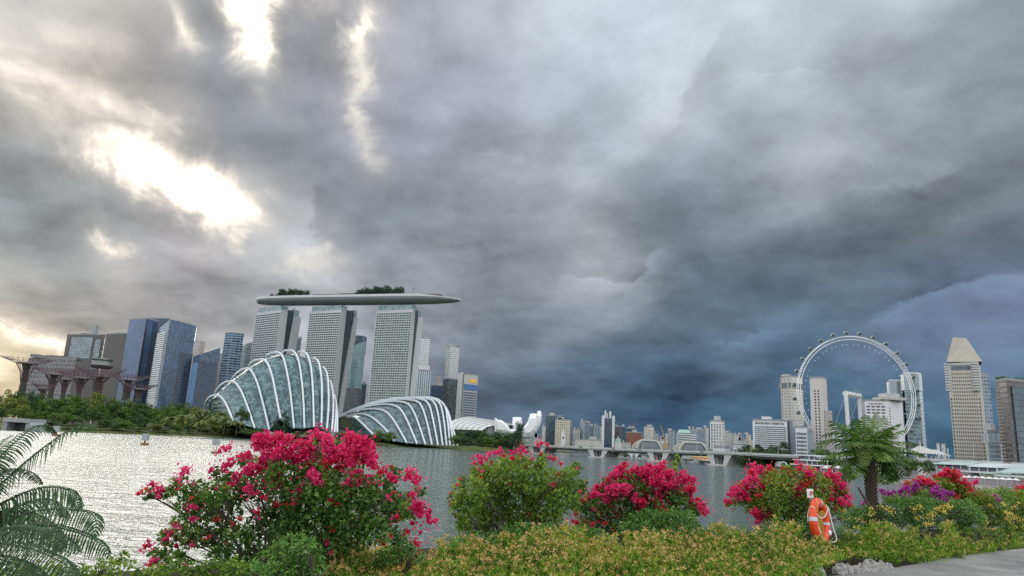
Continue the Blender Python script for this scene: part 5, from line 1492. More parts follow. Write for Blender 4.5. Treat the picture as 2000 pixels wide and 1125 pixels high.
# ------------------------------------------------------------------ road bridge
M_BR = mat('bridge_concrete', (0.46, 0.47, 0.46), .75, var=.12, scale=.15)
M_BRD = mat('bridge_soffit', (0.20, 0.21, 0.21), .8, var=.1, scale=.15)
BR = [(1010, 867, 560), (1060, 868.5, 538), (1165, 873.5, 494), (1285, 878, 448), (1405, 881.5, 410), (1520, 886.5, 374), (1640, 890, 340), (1760, 893.5, 305), (1870, 897.5, 272), (2000, 906.5, 235), (2150, 917, 200)]
brp = [P(*q) for q in BR]
bsm = spline(brp, 90)
def br_at(px):
    xs = [q[0] for q in BR]
    for i in range(len(xs) - 1):
        if xs[i] <= px <= xs[i + 1]:
            return brp[i].lerp(brp[i + 1], (px - xs[i]) / (xs[i + 1] - xs[i]))
def frame(i):
    t = (bsm[min(i + 1, len(bsm) - 1)] - bsm[max(i - 1, 0)]).normalized()
    n = Vector((-t.y, t.x, 0)).normalized()      # away from the viewer
    return t, n
bridge = thing('road_bridge', 'long pale concrete road bridge on V-shaped piers across the bay', 'bridge', tuple(Vector((bsm[40].x, bsm[40].y, 0))))
def strip(prof, i0=0, i1=None):
    rows = []
    for i in range(i0, len(bsm) if i1 is None else i1):
        t, n = frame(i)
        rows.append([bsm[i] + n * d + Vector((0, 0, z)) for d, z in prof])
    mb = MB(); mb.loft(rows, closed=True); mb.face(rows[0][::-1]); mb.face(rows[-1]); return mb
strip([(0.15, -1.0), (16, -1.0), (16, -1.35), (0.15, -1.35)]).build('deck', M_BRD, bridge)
strip([(0, -.05), (.3, -.05), (.3, -.95), (0, -.95)]).build('parapet', M_BR, bridge)
strip([(-.25, -1.40), (.6, -1.40), (.6, -1.62), (-.25, -1.62)]).build('edge_beam', M_BR, bridge)
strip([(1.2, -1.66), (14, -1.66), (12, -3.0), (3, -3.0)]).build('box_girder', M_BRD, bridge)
strip([(15.7, .1), (16, .1), (16, -.95), (15.7, -.95)]).build('far_parapet', M_BR, bridge)
def vpier(px0, px1, yb):
    """two fanned legs of four blades on one footing"""
    c = br_at((px0 + px1) / 2); Y = c.y
    L, R_ = br_at(px0), br_at(px1)
    t = (R_ - L).normalized(); n = Vector((-t.y, t.x, 0)).normalized(); t = Vector((t.x, t.y, 0)).normalized()
    o = Vector((c.x, c.y, 0)); w = (R_ - L).length
    zt = c.z - 1.65
    pr = link('pier', MB().box((-w * .36, -1.5, -1.5), (w * .36, 15, .75), (t, n, Vector((0, 0, 1))), o).mesh('pier', M_BR, ORG[bridge.name]), bridge)
    for s in (-1, 1):
        for j in range(5):
            d0 = 0.4 + j * 3.1
            mb = MB(); th = 0.55
            A = [(s * w * .30, .76), (s * w * .16, .76), (s * w * .22, zt), (s * w * .50, zt)]
            # blade outline in the plane of the bridge, thickness across
            f = [o + t * x + Vector((0, 0, z)) + n * d0 for x, z in A]; k = [q + n * th for q in f]
            mb.face(f if s < 0 else f[::-1]); mb.face(k[::-1] if s < 0 else k)
            for a_ in range(4): mb.face([f[a_], k[a_], k[(a_ + 1) % 4], f[(a_ + 1) % 4]])
            mb.build('blade', M_BR, pr)
vpier(1146, 1187, 893); vpier(1262, 1306, 901); vpier(1378, 1428, 909); vpier(1030, 1066, 885)
for px in (1136, 1200, 1252, 1315, 1372):
    c = br_at(px); tt = (br_at(px + 5) - c).normalized(); n = Vector((-tt.y, tt.x, 0)).normalized()
    MB().box((-.9, -.25, -2.2), (.9, .5, .35), (Vector((tt.x, tt.y, 0)).normalized(), n, Vector((0, 0, 1))), c).build('joint_cover', M_BRD, bridge)
for px in (1590, 1720, 1830, 1920, 1990):
    c = br_at(px)
    MB().box((c.x - 1, c.y + 3, -1), (c.x + 1, c.y + 11, c.z - 3.02)).build('column', M_BR, bridge)
# cars on the bridge are too small to be parted further than body, glass and wheels
cols = [(0.5, .5, .52), (.35, .03, .03), (.7, .7, .7), (.05, .05, .06), (.6, .25, .05)]
nm = ['silver', 'red', 'white', 'black', 'orange']
CM = [mat('car_' + n_, c_, .35, var=.03) for n_, c_ in zip(nm, cols)]
def car(px, ci, where):
    c = br_at(px); t = (br_at(px + 4) - c); t = Vector((t.x, t.y, 0)).normalized(); n = Vector((-t.y, t.x, 0)); z = Vector((0, 0, 1))
    o = c + n * 4 + z * -.98
    k = thing('car', nm[ci] + ' car driving on the bridge ' + where, 'car', tuple(o), 'cars on the bridge')
    MB().box((-2.1, -.85, .35), (2.1, .85, .85), (t, n, z), o).build('body', CM[ci], k)
    mb = MB(); A = [o + t * x + n * y + z * h for x, y, h in ((-1.6, -.75, .86), (1.2, -.75, .86), (1.2, .75, .86), (-1.6, .75, .86))]; B = [o + t * x + n * y + z * h for x, y, h in ((-1.1, -.65, 1.42), (.5, -.65, 1.42), (.5, .65, 1.42), (-1.1, .65, 1.42))]
    mb.loft([A + A[:1], B + B[:1]]); mb.face(B); mb.build('cabin', M_DARK, k)
    for x in (-1.3, 1.3):
        for y in (-.87, .67):
            q = o + t * x + n * y + z * .32
            MB().tube([q, q + n * .2], .32, 8).build('wheel', M_DARK, k)
for px, ci, wh in ((1100, 2, 'over the leftmost water span'), (1128, 1, 'left of the first open pier'), (1150, 0, 'above the left leg of the first open pier'), (1215, 1, 'right of the first open pier'), (1238, 3, 'below the left shell dome'), (1290, 2, 'above the middle pier'), (1345, 0, 'below the right shell dome'), (1455, 2, 'left of the banded hotel'), (1890, 2, 'under the stone tower'), (1950, 4, 'under the dark balconied tower')):
    car(px, ci, wh)
def lamp(px, k):
    c = br_at(px); t = (br_at(px + 4) - c); t = Vector((t.x, t.y, 0)).normalized(); n = Vector((-t.y, t.x, 0)); z = Vector((0, 0, 1))
    o = c + n * 8 + z * -.98
    s = thing('street_lamp', 'tall thin street lamp in the middle of the bridge deck', 'street lamp', tuple(o), 'street lamps on the bridge')
    MB().tube([o, o + z * 7], [.12, .07], 6).build('pole', M_CONC, s)
    MB().tube([o + z * 7 - t * .9, o + z * 7.25, o + z * 7 + t * .9], .05, 4).build('arm', M_CONC, s)
    for sg in (-1, 1): MB().box((-.3, -.12, 0), (.3, .12, .12), (t, n, z), o + z * 6.9 + t * sg * .95).build('lamp_head', M_ROOF, s)
for k, px in enumerate(range(1085, 2000, 52)): lamp(px, k)

# ------------------------------------------------------------------ low things under the bridge
def foot_bridge():
    a, b = P(1168, 878.5, 690), P(1392, 902, 460)
    t = thing('foot_bridge', 'low dark foot bridge sloping down to the right under the road bridge', 'bridge', tuple(a.lerp(b, .5)))
    u = (b - a); L = u.length; u.normalize(); n = Vector((-u.y, u.x, 0)).normalized(); w = u.cross(n)
    MB().box((0, 0, -1.1), (L, 7, 0), (u, n, Vector((0, 0, 1))), a).build('deck', M_DARK, t)
    mb = MB()
    for k in range(60):
        x0, x1 = L * k / 60, L * (k + 1) / 60
        mb.tube([a + u * x0 + Vector((0, 0, .1)), a + u * (x0 + x1) / 2 + Vector((0, 0, 2.0)), a + u * x1 + Vector((0, 0, .1))], .12, 4, cap=False)
    mb.tube([a + Vector((0, 0, 2)), b + Vector((0, 0, 2))], .12, 4); mb.build('railing', M_GREY, t)
    for f in (.1, .28, .46, .62, .76, .9):
        q = a + u * L * f + n * 3.5
        m2 = MB()
        for s in (-1, 1): m2.tube([Vector((q.x, q.y, -1)), Vector((q.x, q.y, q.z - 1.1)) + u * 4 * s], .6, 6)
        m2.build('leg', M_DARK, t)
foot_bridge()
def grandstand():
    t = thing('grandstand', 'tiered grandstand with blue, cream and red seat bands seen under the bridge', 'grandstand', (P(1360, 890, 560).x, 560, 1))
    a, b = P(1338, 896, 560), P(1392, 897, 552)
    u = Vector((b.x - a.x, b.y - a.y, 0)); L = u.length; u.normalize(); n = Vector((-u.y, u.x, 0)); z = Vector((0, 0, 1))
    base = Vector((a.x, a.y, .8)); H = P(1372, 884, 560).z
    M_ST = {k: mat('seats_' + k, c, .6, var=.25, scale=1.2) for k, c in (('blue', (.05, .18, .50)), ('cream', (.62, .52, .22)), ('red', (.50, .07, .06)), ('grey', (.35, .37, .40)))}
    n_ = 14
    for k in range(n_):
        col = 'red' if k in (3, 4) else 'cream' if k in (1, 2, 5, 6) else 'blue' if k > 6 else 'grey'
        d = k * 1.5
        MB().box((L * .04 * (n_ - k) / n_ + (L * .25 if k < 6 else 0), d, 0), (L - .02 * L * k, d + 1.5, H * (k + 1) / n_), (u, n, z), base).build('seat_row', M_ST[col], t)
    # grey side bank, left
    m = MB()
    for k in range(8): m.box((-L * .55 + k * 1.0, k * 2.0, 0), (L * .2, k * 2 + 2, H * .7 * (k + 1) / 8), (u, n, z), base + z * -.01)
    m.build('side_bank', mat('stand_bank', (.36, .37, .38), .8, var=.35, scale=.8), t)
    MB().box((-L * .5, -4, -1.5), (L * 1.05, -.05, .3), (u, n, z), base).build('platform', M_GREY, t)
grandstand()
def boat_pavilion():
    c = P(1238, 893, 560)
    t = thing('pavilion', 'small white boat-shaped pavilion on the water under the bridge', 'pavilion', (c.x, c.y, 0))
    w = S(10, 560); h = S(8.5, 560); z0 = 1.0
    for s in (-1, 1):
        mb = MB(); f = [Vector((c.x + s * w * .95, c.y, z0 + h)), Vector((c.x + s * w * 1.0, c.y, z0 + h * .75)), Vector((c.x + s * w * .55, c.y, z0)), Vector((c.x + s * w * .30, c.y, z0)), Vector((c.x + s * w * .1, c.y, z0 + h * .45)), Vector((c.x + s * w * .35, c.y, z0 + h * .62))]
        k = [q + Vector((0, 6, 0)) for q in f]
        mb.face(f if s > 0 else f[::-1]); mb.face(k[::-1] if s > 0 else k); mb.loft([f + f[:1], k + k[:1]]); mb.build('wing', M_WHITE, t)
    MB().box((c.x - w * .9, c.y + .1, z0 + h * .62), (c.x + w * .9, c.y + 5.9, z0 + h * .8)).build('roof', M_WHITE, t)
    MB().box((c.x - w * .85, c.y + 1, z0), (c.x + w * .85, c.y + 5, z0 + h * .6)).build('glazing', FA['greydk'], t)
    MB().box((c.x - w * 1.1, c.y - 1, -1), (c.x + w * 1.1, c.y + 8, z0 - .05)).build('base', M_GREY, t)
boat_pavilion()
bldg('waterfront_building', 'long low glazed waterfront hall under the left part of the bridge', 'building', [(1118, 640), (1200, 600)], 879.5, FA['greyglass'], depth=14, zb=1.2, plant=0)
bldg('waterfront_building', 'dark low terrace under the bridge left of the first open pier', 'building', [(1032, 585), (1078, 570)], 879, FA['greydk'], depth=10, zb=.8, plant=0)
bldg('kiosk', 'small pale box building on the shore beside the leftmost bridge pier', 'kiosk', [(1066, 560), (1079, 556)], 876.5, FA['pale'], depth=8, zb=.8, plant=0)
bldg('quay_wall', 'long low pale quay between the first open pier and the grandstand', 'quay', [(1182, 585), (1345, 520)], 892, M_CONC, depth=6, zb=-.5, plant=0, parapet=.3)
for k, (px, Y, lb) in enumerate(((1260, 540, 'left of the middle pier'), (1330, 500, 'right of the middle pier'), (1362, 480, 'left of the large right pier'))):
    c = P(px, 897, Y)
    b_ = thing('moored_boat', 'small white moored boat ' + lb, 'boat', (c.x, c.y, 0))
    mb = MB(); rows = []
    for i, (x, w_) in enumerate(((-4, 1.3), (-1, 1.5), (2, 1.3), (4.2, .1))):
        rows.append([Vector((c.x + x, c.y - w_, 1.1)), Vector((c.x + x, c.y - w_ * .6, -.1)), Vector((c.x + x, c.y + w_ * .6, -.1)), Vector((c.x + x, c.y + w_, 1.1))])
    mb.loft(rows, closed=True); mb.face(rows[0]); mb.face(rows[-1]); mb.build('hull', M_WHITE, b_)
    MB().box((c.x - 2.5, c.y - 1, 1.12), (c.x + 1, c.y + 1, 2.6)).build('cabin', M_GREY, b_)
def white_arch():
    for nm_, p0, p1, hh, lb in (('shell_canopy', 1524, 1537, 9, 'small white arched canopy between the bridge trees and the waterside pavilion'),):
        a, b = P(p0, 911, 375), P(p1, 911, 372); t = thing(nm_, lb, 'canopy', tuple(a)); H = S(hh, 375)
        rows = []
        for d in (0, 7):
            rows.append([a.lerp(b, .5 - .55 * math.cos(th)) + Vector((0, d, H * math.sin(th) - .2)) for th in np.linspace(0, math.pi, 13)])
        mb = MB(); mb.loft(rows); mb.loft([[q + Vector((0, 0, .25)) for q in r] for r in rows], flip=True); mb.build('roof', M_WHITE, t)
        MB().tube(rows[0], .45, 6).build('rim', M_WHITE, t)
white_arch()

# ------------------------------------------------------------------ observation wheel
def wheel():
    Y = 820
    top, bot, lf, rg = P(1664, 655, Y), P(1683, 888, Y), P(1557, 772, Y), P(1787, 783, Y)
    c = P(1672, 771, Y)
    R = ((rg - lf).length / 2 + (top - bot).length / 2) / 2 * .995
    t = thing('observation_wheel', 'giant white observation wheel with dark capsules round its rim', 'observation wheel', (c.x, c.y, 3))
    yaw = 0.0
    ux = Vector((math.cos(yaw), math.sin(yaw), 0)); uz = Vector((0, 0, 1)); un = ux.cross(uz) * -1
    def at(a, r, d): return c + ux * (r * math.sin(a)) + uz * (r * math.cos(a)) + un * d
    N = 112
    rim = MB()
    for r, d in ((R, -2.2), (R, 2.2), (R - 3.6, 0)):
        rim.tube([at(6.28318 * k / N, r, d) for k in range(N + 1)], .36, 6, cap=False)
    rm = rim.build('rim', mat('rim_white', (.80, .82, .83), .4, var=.03), t)
    tr = MB()
    for k in range(N):
        a, b = 6.28318 * k / N, 6.28318 * (k + 1) / N
        tr.tube([at(a, R, -2.2), at(b, R, 2.2)], .09, 4, cap=False); tr.tube([at(a, R, -2.2), at(b, R - 3.6, 0)], .09, 4, cap=False); tr.tube([at(a, R, 2.2), at(b, R - 3.6, 0)], .09, 4, cap=False)
    tr.build('rim_truss', M_WHITE, t)
    M_CAB = mat('cable', (.36, .38, .40), .4, .3)
    cb = MB()
    for k in range(56):
        a = 6.28318 * k / 56
        for d, o in ((-5, .12), (5, -.12)):
            cb.tube([at(a + o * 2, 2.2, d), at(a, R - 3.6, 0)], .022, 3, cap=False)
    cb.build('cables', M_CAB, t)
    M_CAPS = mat('capsule_glass', (.035, .07, .075), .12, var=.2)
    cap0 = None
    for k in range(28):
        a = 6.28318 * (k + .5) / 28
        q = at(a, R + 4.0, 0)
        if cap0 is None:
            m = MB(); rows = []
            for s_, r_ in ((-3.2, .7), (-2.7, 1.5), (-1.5, 1.95), (0, 2.05), (1.5, 1.95), (2.7, 1.5), (3.2, .7)):
                rows.append([Vector((ux.x * r_ * math.cos(w_) + un.x * s_, ux.y * r_ * math.cos(w_) + un.y * s_, r_ * math.sin(w_))) for w_ in np.linspace(0, 6.28318, 15)[:-1]])
            m.loft(rows, closed=True); m.face(rows[0][::-1]); m.face(rows[-1])
            cap0 = m.mesh('capsule', M_CAPS)
            m = MB()
            for s_ in (-1.4, 1.4): m.tube([Vector((ux.x * 2.2 * math.cos(w_) + un.x * s_, ux.y * 2.2 * math.cos(w_) + un.y * s_, 2.2 * math.sin(w_))) for w_ in np.linspace(0, 6.28318, 17)], .13, 4, cap=False)
            ring0 = m.mesh('capsule_ring', M_WHITE)
        o = bpy.data.objects.new('capsule', cap0); COL.objects.link(o); o.parent = t; o.location = q - ORG[t.name]
        g = bpy.data.objects.new('ring', ring0); COL.objects.link(g); g.parent = o
    # lights fixed to the cables in a ring inside the rim
    M_LT = mat('white_light', (.85, .85, .85), .3)
    b0 = MB().box((-.3, -.3, -.3), (.3, .3, .3)).mesh('cable_light', M_LT)
    for k in range(56):
        a = 6.28318 * k / 56
        if math.cos(a) < -.55: continue
        o = bpy.data.objects.new('cable_light', b0); COL.objects.link(o); o.parent = t; o.location = at(a + .012 * (-1) ** k, R * .865, .8) - ORG[t.name]
    # hub, spindle and legs
    h0, h1 = P(1652, 769, Y - 14), P(1678, 774, Y + 14)
    MB().tube([h0, h1], S(4.0, Y), 14).build('spindle', M_WHITE, t)
    for f in (.0, .3, .62, 1.0):
        q = h0.lerp(h1, f); d = (h1 - h0).normalized()
        MB().tube([q - d * 1.1, q + d * 1.1], S(5.4, Y), 16).build('bearing', M_WHITE, t)
    for q, px, py in ((h0, 1659, 868), (h1, 1683, 868)):
        f = P(px, py, q.y); f = q + (f - q) * 1.15
        MB().tube([q, f], S(3.6, Y), 12).build('column', M_WHITE, t)
        for s in (-22, 22): MB().tube([q, f + Vector((s, 10, 0))], .25, 4).build('stay_cable', M_CAB, t)
    bb = P(1680, 880, Y - 10)
    MB().box((bb.x - 38, bb.y - 12, 2), (bb.x + 38, bb.y + 25, 11)).build('terminal', FA['greyglass'], t)
wheel()

# ------------------------------------------------------------------ right-hand waterfront
M_ROOFG = mat('pale_green_roof', (.36, .46, .43), .5, var=.1, scale=.2)
M_ROOFW = mat('pale_metal_roof', (.52, .57, .57), .45, var=.08, scale=.2)
def tent_roof():
    """membrane roof with several peaks"""
    Y = 420
    a, b = P(1772, 893, Y), P(1866, 897, Y - 10)
    t = thing('membrane_roof', 'pale membrane roof with several pointed peaks left of the stone tower', 'roof', tuple(a))
    pk = [(1797, 866), (1834, 876), (1851, 878.5)]
    pw = [P(x, y, Y + 8) for x, y in pk]
    nx, ny = 40, 10; rows = []
    base = P(1800, 886, Y).z
    for j in range(ny + 1):
        row = []
        for i in range(nx + 1):
            x = a.x + (b.x - a.x) * i / nx; y = Y - 8 + 34 * j / ny
            z = base - 1.6 * (i / nx)
            for p in pw:
                d = math.hypot((x - p.x), (y - p.y) * .8)
                z += max(0, p.z - base - .3) * math.exp(-d / 6.5)
            z -= .6 * math.sin(i * .9) ** 2
            row.append(Vector((x, y, z)))
        rows.append(row)
    mb = MB(); mb.loft(rows, flip=True); mb.build('membrane', mat('membrane', (.44, .44, .42), .6, var=.25, scale=.25), t)
    for p in pw: MB().lathe([(.35, 1), (.25, p.z + .8)], (p.x, p.y), 8).build('mast', M_WHITE, t)
    for x in np.linspace(a.x + 2, b.x - 2, 8): MB().box((x - .3, Y - 7.5, .5), (x + .3, Y - 6.9, base - 1.2)).build('column', M_CONC, t)
    MB().box((a.x, Y + 2, .5), (b.x, Y + 24, base - 3)).build('stands', M_GREY, t)
tent_roof()
def lowhall(name, label, px0, px1, ytop, ymid, ybase, Y0, Y1, roofm, wallm, slope=6, cat='building'):
    a, b = P(px0, ybase, Y0), P(px1, ybase + (px1 - px0) * .05, Y1)
    u = Vector((b.x - a.x, b.y - a.y, 0)); L = u.length; u.normalize(); n = Vector((-u.y, u.x, 0)); z = Vector((0, 0, 1))
    t = thing(name, label, cat, tuple(a))
    zb_ = a.z; zm = P(px0, ymid, Y0).z; zt_ = P(px0, ytop, Y0 + slope).z
    MB().box((0, .5, 0), (L, slope + 8, zm - zb_), (u, n, z), a).build('walls', wallm, t)
    mb = MB(); rows = []
    for x in (-.6, L + .6):
        rows.append([a + u * x + n * d + z * (h - zb_) for d, h in ((-.8, zm + .05), (slope * .3, zm + (zt_ - zm) * .55), (slope * .65, zm + (zt_ - zm) * .9), (slope, zt_), (slope + 9, zt_), (slope + 9, zm + .05))])
    mb.loft(rows, closed=True); mb.face(rows[0][::-1]); mb.face(rows[1]); mb.build('roof', roofm, t)
    k = max(3, int(L / 4))
    for i in range(k + 1):
        MB().box((L * i / k - .15, .15, 0), (L * i / k + .15, .5, zm - zb_), (u, n, z), a).build('mullion', M_WHITE, t)
    MB().box((-.5, -.9, -.6), (L + .5, .4, -.05), (u, n, z), a).build('ledge', M_ROOFW, t)
    return t
DKG = FA['greydk']
lowhall('terrace_building', 'glazed pale green hall under the bridge, left of the two waterside halls', 1829, 1892, 900, 906.5, 915, 262, 246, M_ROOFG, DKG, 5)
lowhall('terrace_building', 'waterside hall with a broad sloping pale roof and dark window strip', 1894, 1946, 903, 911.5, 919, 236, 226, M_ROOFW, DKG, 8)
lowhall('terrace_building', 'long waterside hall with a pale green curved roof at the right edge', 1948, 2040, 911, 922, 926, 226, 208, M_ROOFG, FA['teal'], 8)
lowhall('kiosk', 'small pale green-roofed kiosk at the left end of the waterside halls', 1806, 1828, 903, 906, 914, 272, 267, M_ROOFG, FA['teal'], 3)
# lower quay level with fabric shades
def quay():
    a, b = P(1872, 938, 215), P(2040, 951, 190)
    u = Vector((b.x - a.x, b.y - a.y, 0)); L = u.length; u.normalize(); n = Vector((-u.y, u.x, 0)); z = Vector((0, 0, 1))
    t = thing('quay', 'pale stone quay at the water edge below the waterside halls', 'quay', (a.x, a.y, 0))
    MB().box((-30, 0, -1), (L, 6, .55), (u, n, z), Vector((a.x, a.y, 0))).build('quay_edge', mat('quay_stone', (.42, .39, .34), .8, var=.2, scale=.6), t)
    MB().box((-30, 6.05, -1), (L, 26, 1.0), (u, n, z), Vector((a.x, a.y, 0))).build('terrace', mat('terrace_stone', (.30, .28, .27), .85, var=.25, scale=.5), t)
    MB().box((-30, 12, 1.02), (L, 13, 2.7), (u, n, z), Vector((a.x, a.y, 0))).build('back_wall', mat('terrace_wall', (.24, .22, .23), .85, var=.35, scale=.5), t)
    i = 0
    for px, wd in ((1912, 10), (1945, 18), (1972, 14)):
        q = P(px, 924, 210); s = S(wd, 210)
        k = thing('shade_canopy', ['small mint green shade canopy left of the wide one on the quay', 'wide mint green shade canopy in the middle of the quay', 'mint green shade canopy furthest right on the quay'][i], 'canopy', tuple(q)); i += 1
        MB().box((0, 0, 0), (s, 2.5, .35), (u, n, z), q).build('cover', mat('mint_fabric', (.42, .56, .50), .6), k)
        for x in (.1, s - .2):
            MB().box((x, .2, -(q.z - 1)), (x + .1, .3, 0), (u, n, z), q).build('post', M_CONC, k)
    for j in range(9):
        q = P(1880 + j * 13, 932 + j * .75, 205)
        k = thing('parasol', 'small white parasol in the row along the quay below the halls', 'parasol', (q.x, q.y, .9), 'parasols on the quay')
        MB().lathe([(1.15, q.z), (.6, q.z + .35), (.05, q.z + .6)], (q.x, q.y), 10).build('canopy', M_WHITE, k)
        MB().lathe([(.05, .9), (.05, q.z + .2)], (q.x, q.y), 6).build('pole', M_CONC, k)
quay()
# waterside pavilion left of the palm with flat white roofs
def pagoda():
    a = P(1582, 916, 330)
    t = thing('waterside_pavilion', 'tiered waterside pavilion with flat white roofs left of the palm', 'pavilion', tuple(Vector((a.x, a.y, 0))))
    z0 = .6
    for (x0, x1, yr, yb, dp, nm_) in ((1566, 1668, 909, 916, 0, 'lower'), (1579, 1622, 900, 908, 4, 'middle'), (1588, 1612, 891, 899, 7, 'upper')):
        p0, p1 = P(x0, yr, 330), P(x1, yr + (x1 - x0) * .05, 330); pb = P(x0, yb, 330)
        zr = p0.z
        MB().box((p0.x, 328 + dp, zr), (p1.x, 344 + dp, zr + .55)).build('roof', M_WHITE, t)
        MB().box((p0.x + 1.2, 330 + dp, pb.z - (.8 if nm_ == 'lower' else 0)), (p1.x - 1.2, 342 + dp, zr - .02)).build('glazing', FA['greydk'], t)
        k = int((p1.x - p0.x) / 2.4)
        for i in range(k + 1):
            x = p0.x + .4 + (p1.x - p0.x - .8) * i / k
            MB().box((x - .12, 328.3 + dp, pb.z - .8), (x + .12, 328.6 + dp, zr - .02)).build('post', M_CONC, t)
    p0, p1 = P(1560, 918, 326), P(1680, 924, 326)
    MB().box((p0.x, 322, -1), (p1.x, 350, max(.5, p0.z - .3))).build('base', M_GREY, t)
pagoda()
for k, px in enumerate((1614, 1637)):
    q = P(px, 917.5, 318)
    t = thing('marquee_tent', ['left white peaked marquee tent before the tiered pavilion', 'right white peaked marquee tent before the tiered pavilion'][k], 'tent', (q.x, q.y, .5))
    s = S(8.5, 318); zt_ = P(px, 909.5, 318).z; zm = P(px, 914.5, 318).z
    mb = MB(); A = [Vector((q.x + x * s, 318 + y * s, zm)) for x, y in ((-1, -1), (1, -1), (1, 1), (-1, 1))]; B = [Vector((q.x + x * s * .25, 318 + y * s * .25, zm + (zt_ - zm) * .45)) for x, y in ((-1, -1), (1, -1), (1, 1), (-1, 1))]; Cc = [Vector((q.x + x * .05, 318 + y * .05, zt_)) for x, y in ((-1, -1), (1, -1), (1, 1), (-1, 1))]
    mb.loft([A + A[:1], B + B[:1], Cc + Cc[:1]]); mb.build('canopy', M_WHITE, t)
    for x, y in ((-.95, -.95), (.95, -.95), (.95, .95), (-.95, .95)):
        MB().box((q.x + x * s - .08, 318 + y * s - .08, .2), (q.x + x * s + .08, 318 + y * s + .08, zm)).build('leg', M_WHITE, t)
# the bank under the right-hand trees and a few trees behind the halls
for x, yt in ((1815, 896), (1855, 898), (1962, 905), (1985, 907), (2010, 909), (1780, 893)):
    tree('bay_tree', 'dark green tree behind the pale-roofed halls at the right waterfront', x, yt, 922 + (x - 1800) * .03, 262, 24, 'round', 'dark', 'trees behind the right waterfront halls')

# ------------------------------------------------------------------ far-left boathouse and floating buoys
def boathouse():
    a, b = P(2, 833, 395), P(66, 834.5, 392)
    u = Vector((b.x - a.x, b.y - a.y, 0)); L = u.length; u.normalize(); n = Vector((-u.y, u.x, 0)); z = Vector((0, 0, 1))
    t = thing('boathouse', 'low grey concrete boathouse with a dark opening at the foot of the left wood', 'boathouse', tuple(a))
    H = S(17, 395)
    MB().box((0, 0, H * .55), (L * .82, 12, H), (u, n, z), a).build('roof_slab', M_GREY, t)
    MB().box((0, .5, -2), (L * .15, 11, H * .54), (u, n, z), a).build('wall', M_ROOF, t)
    MB().box((L * .72, .5, -2), (L * .82, 11, H * .54), (u, n, z), a).build('wall', M_ROOF, t)
    MB().box((L * .15, 6, -2), (L * .72, 11, H * .5), (u, n, z), a).build('inner_wall', M_DARK, t)
    mb = MB(); mb.loft([[a + u * (L * .84) + z * -2, a + u * (L * .84) + z * H * .62, a + u * L * 1.02 + z * -2], [a + u * (L * .84) + n * 10 + z * -2, a + u * (L * .84) + n * 10 + z * H * .62, a + u * L * 1.02 + n * 10 + z * -2]], closed=True)
    mb.face([a + u * (L * .84) + z * -2, a + u * (L * 1.02) + z * -2, a + u * (L * .84) + z * H * .62]); mb.build('ramp', M_GREY, t)
boathouse()
M_FLOAT = mat('rusty_float', (.22, .13, .05), .8, var=.3, scale=2)
M_BOX = mat('buoy_panel', (.36, .38, .40), .5, var=.1)
def buoy(px, yw, ytop, wpx, label, legs=False, redd=False):
    c = G(px, yw, 0.05); Y = c.y
    t = thing('buoy', label, 'buoy', (c.x, c.y, 0))
    s = S(wpx, Y) / 2; zt = P(px, ytop, Y).z
    MB().lathe([(s * .9, -.3), (s, 0), (s, s * .45), (s * .85, s * .5)], (c.x, c.y), 16).build('float', M_FLOAT, t)
    zb_ = s * .5
    if legs:
        for dx in (-.5, .5):
            MB().tube([(c.x + dx * s, c.y, zb_), (c.x + dx * s * .8, c.y, zt * .6)], .05, 5).build('leg', M_DARK, t)
        MB().box((c.x - s * 1.1, c.y - .15, zt * .58), (c.x - .05, c.y + .15, zt)).build('panel', M_BOX, t)
        MB().box((c.x + .05, c.y - .15, zt * .58), (c.x + s * 1.1, c.y + .15, zt)).build('panel', M_BOX, t)
    else:
        MB().lathe([(s * .3, zb_), (s * .22, zt * .42)], (c.x, c.y), 8).build('stem', mat('red_stem', (.3, .07, .03), .6) if redd else M_FLOAT, t)
        MB().box((c.x - s * .72, c.y - s * .5, zt * .40), (c.x + s * .72, c.y + s * .5, zt)).build('panel', M_BOX, t)
    MB().tube([(c.x + s * .3, c.y, zt - .02), (c.x + s * .3, c.y, zt + s * .6)], .05, 5).build('mast', M_DARK, t)
buoy(282, 868.5, 847, 15, 'floating buoy with a tall grey box, second from the right on the bright water')
buoy(109, 851, 832, 13, 'floating buoy with a red stem, partly behind the palm fronds', redd=True)
buoy(12, 839, 827, 11, 'floating buoy with a white box by the boathouse')
buoy(419, 885, 858, 13, 'floating buoy with two panels on legs, left of the largest pink bush', legs=True)

# ------------------------------------------------------------------ planting by the path
def unit(a): return a / np.maximum(np.linalg.norm(a, axis=1), 1e-9)[:, None]
def leaf_quads(c, out, L, W, bias=(0, 0, -0.15), spread=0.8, fold=0.18):
    """pointed leaves: c centres, out preferred directions"""
    n = len(c)
    d = unit(out * 0.75 + rng.normal(size=(n, 3)) * spread * 0.6 + np.array(bias))
    s = unit(np.cross(d, rng.normal(size=(n, 3)) + np.array([0, 0, 1.2])))
    nn = np.cross(d, s)
    l = (L * rng.uniform(.65, 1.25, n))[:, None]; w_ = (W * rng.uniform(.7, 1.2, n))[:, None]
    a = c - d * l * .5; b = c + d * l * .5 - nn * l * .1
    m = c - d * l * .05 + nn * w_ * fold
    return np.stack([a, m + s * w_ * .5, b, m - s * w_ * .5], 1)
def clump_pts(c, R, n, inner=0.45, squash=0.85):
    d = unit(rng.normal(size=(n, 3)))
    r = R * rng.uniform(inner ** 2, 1, n) ** .5
    return np.array(c) + d * r[:, None] * np.array([1, 1, squash]), d
LEAF = leafmat('bougainvillea_leaf', [(.1, (.03, .08, .016)), (.42, (.085, .19, .035)), (.72, (.19, .33, .065)), (.97, (.38, .47, .12))], .4, .5, 1.6)
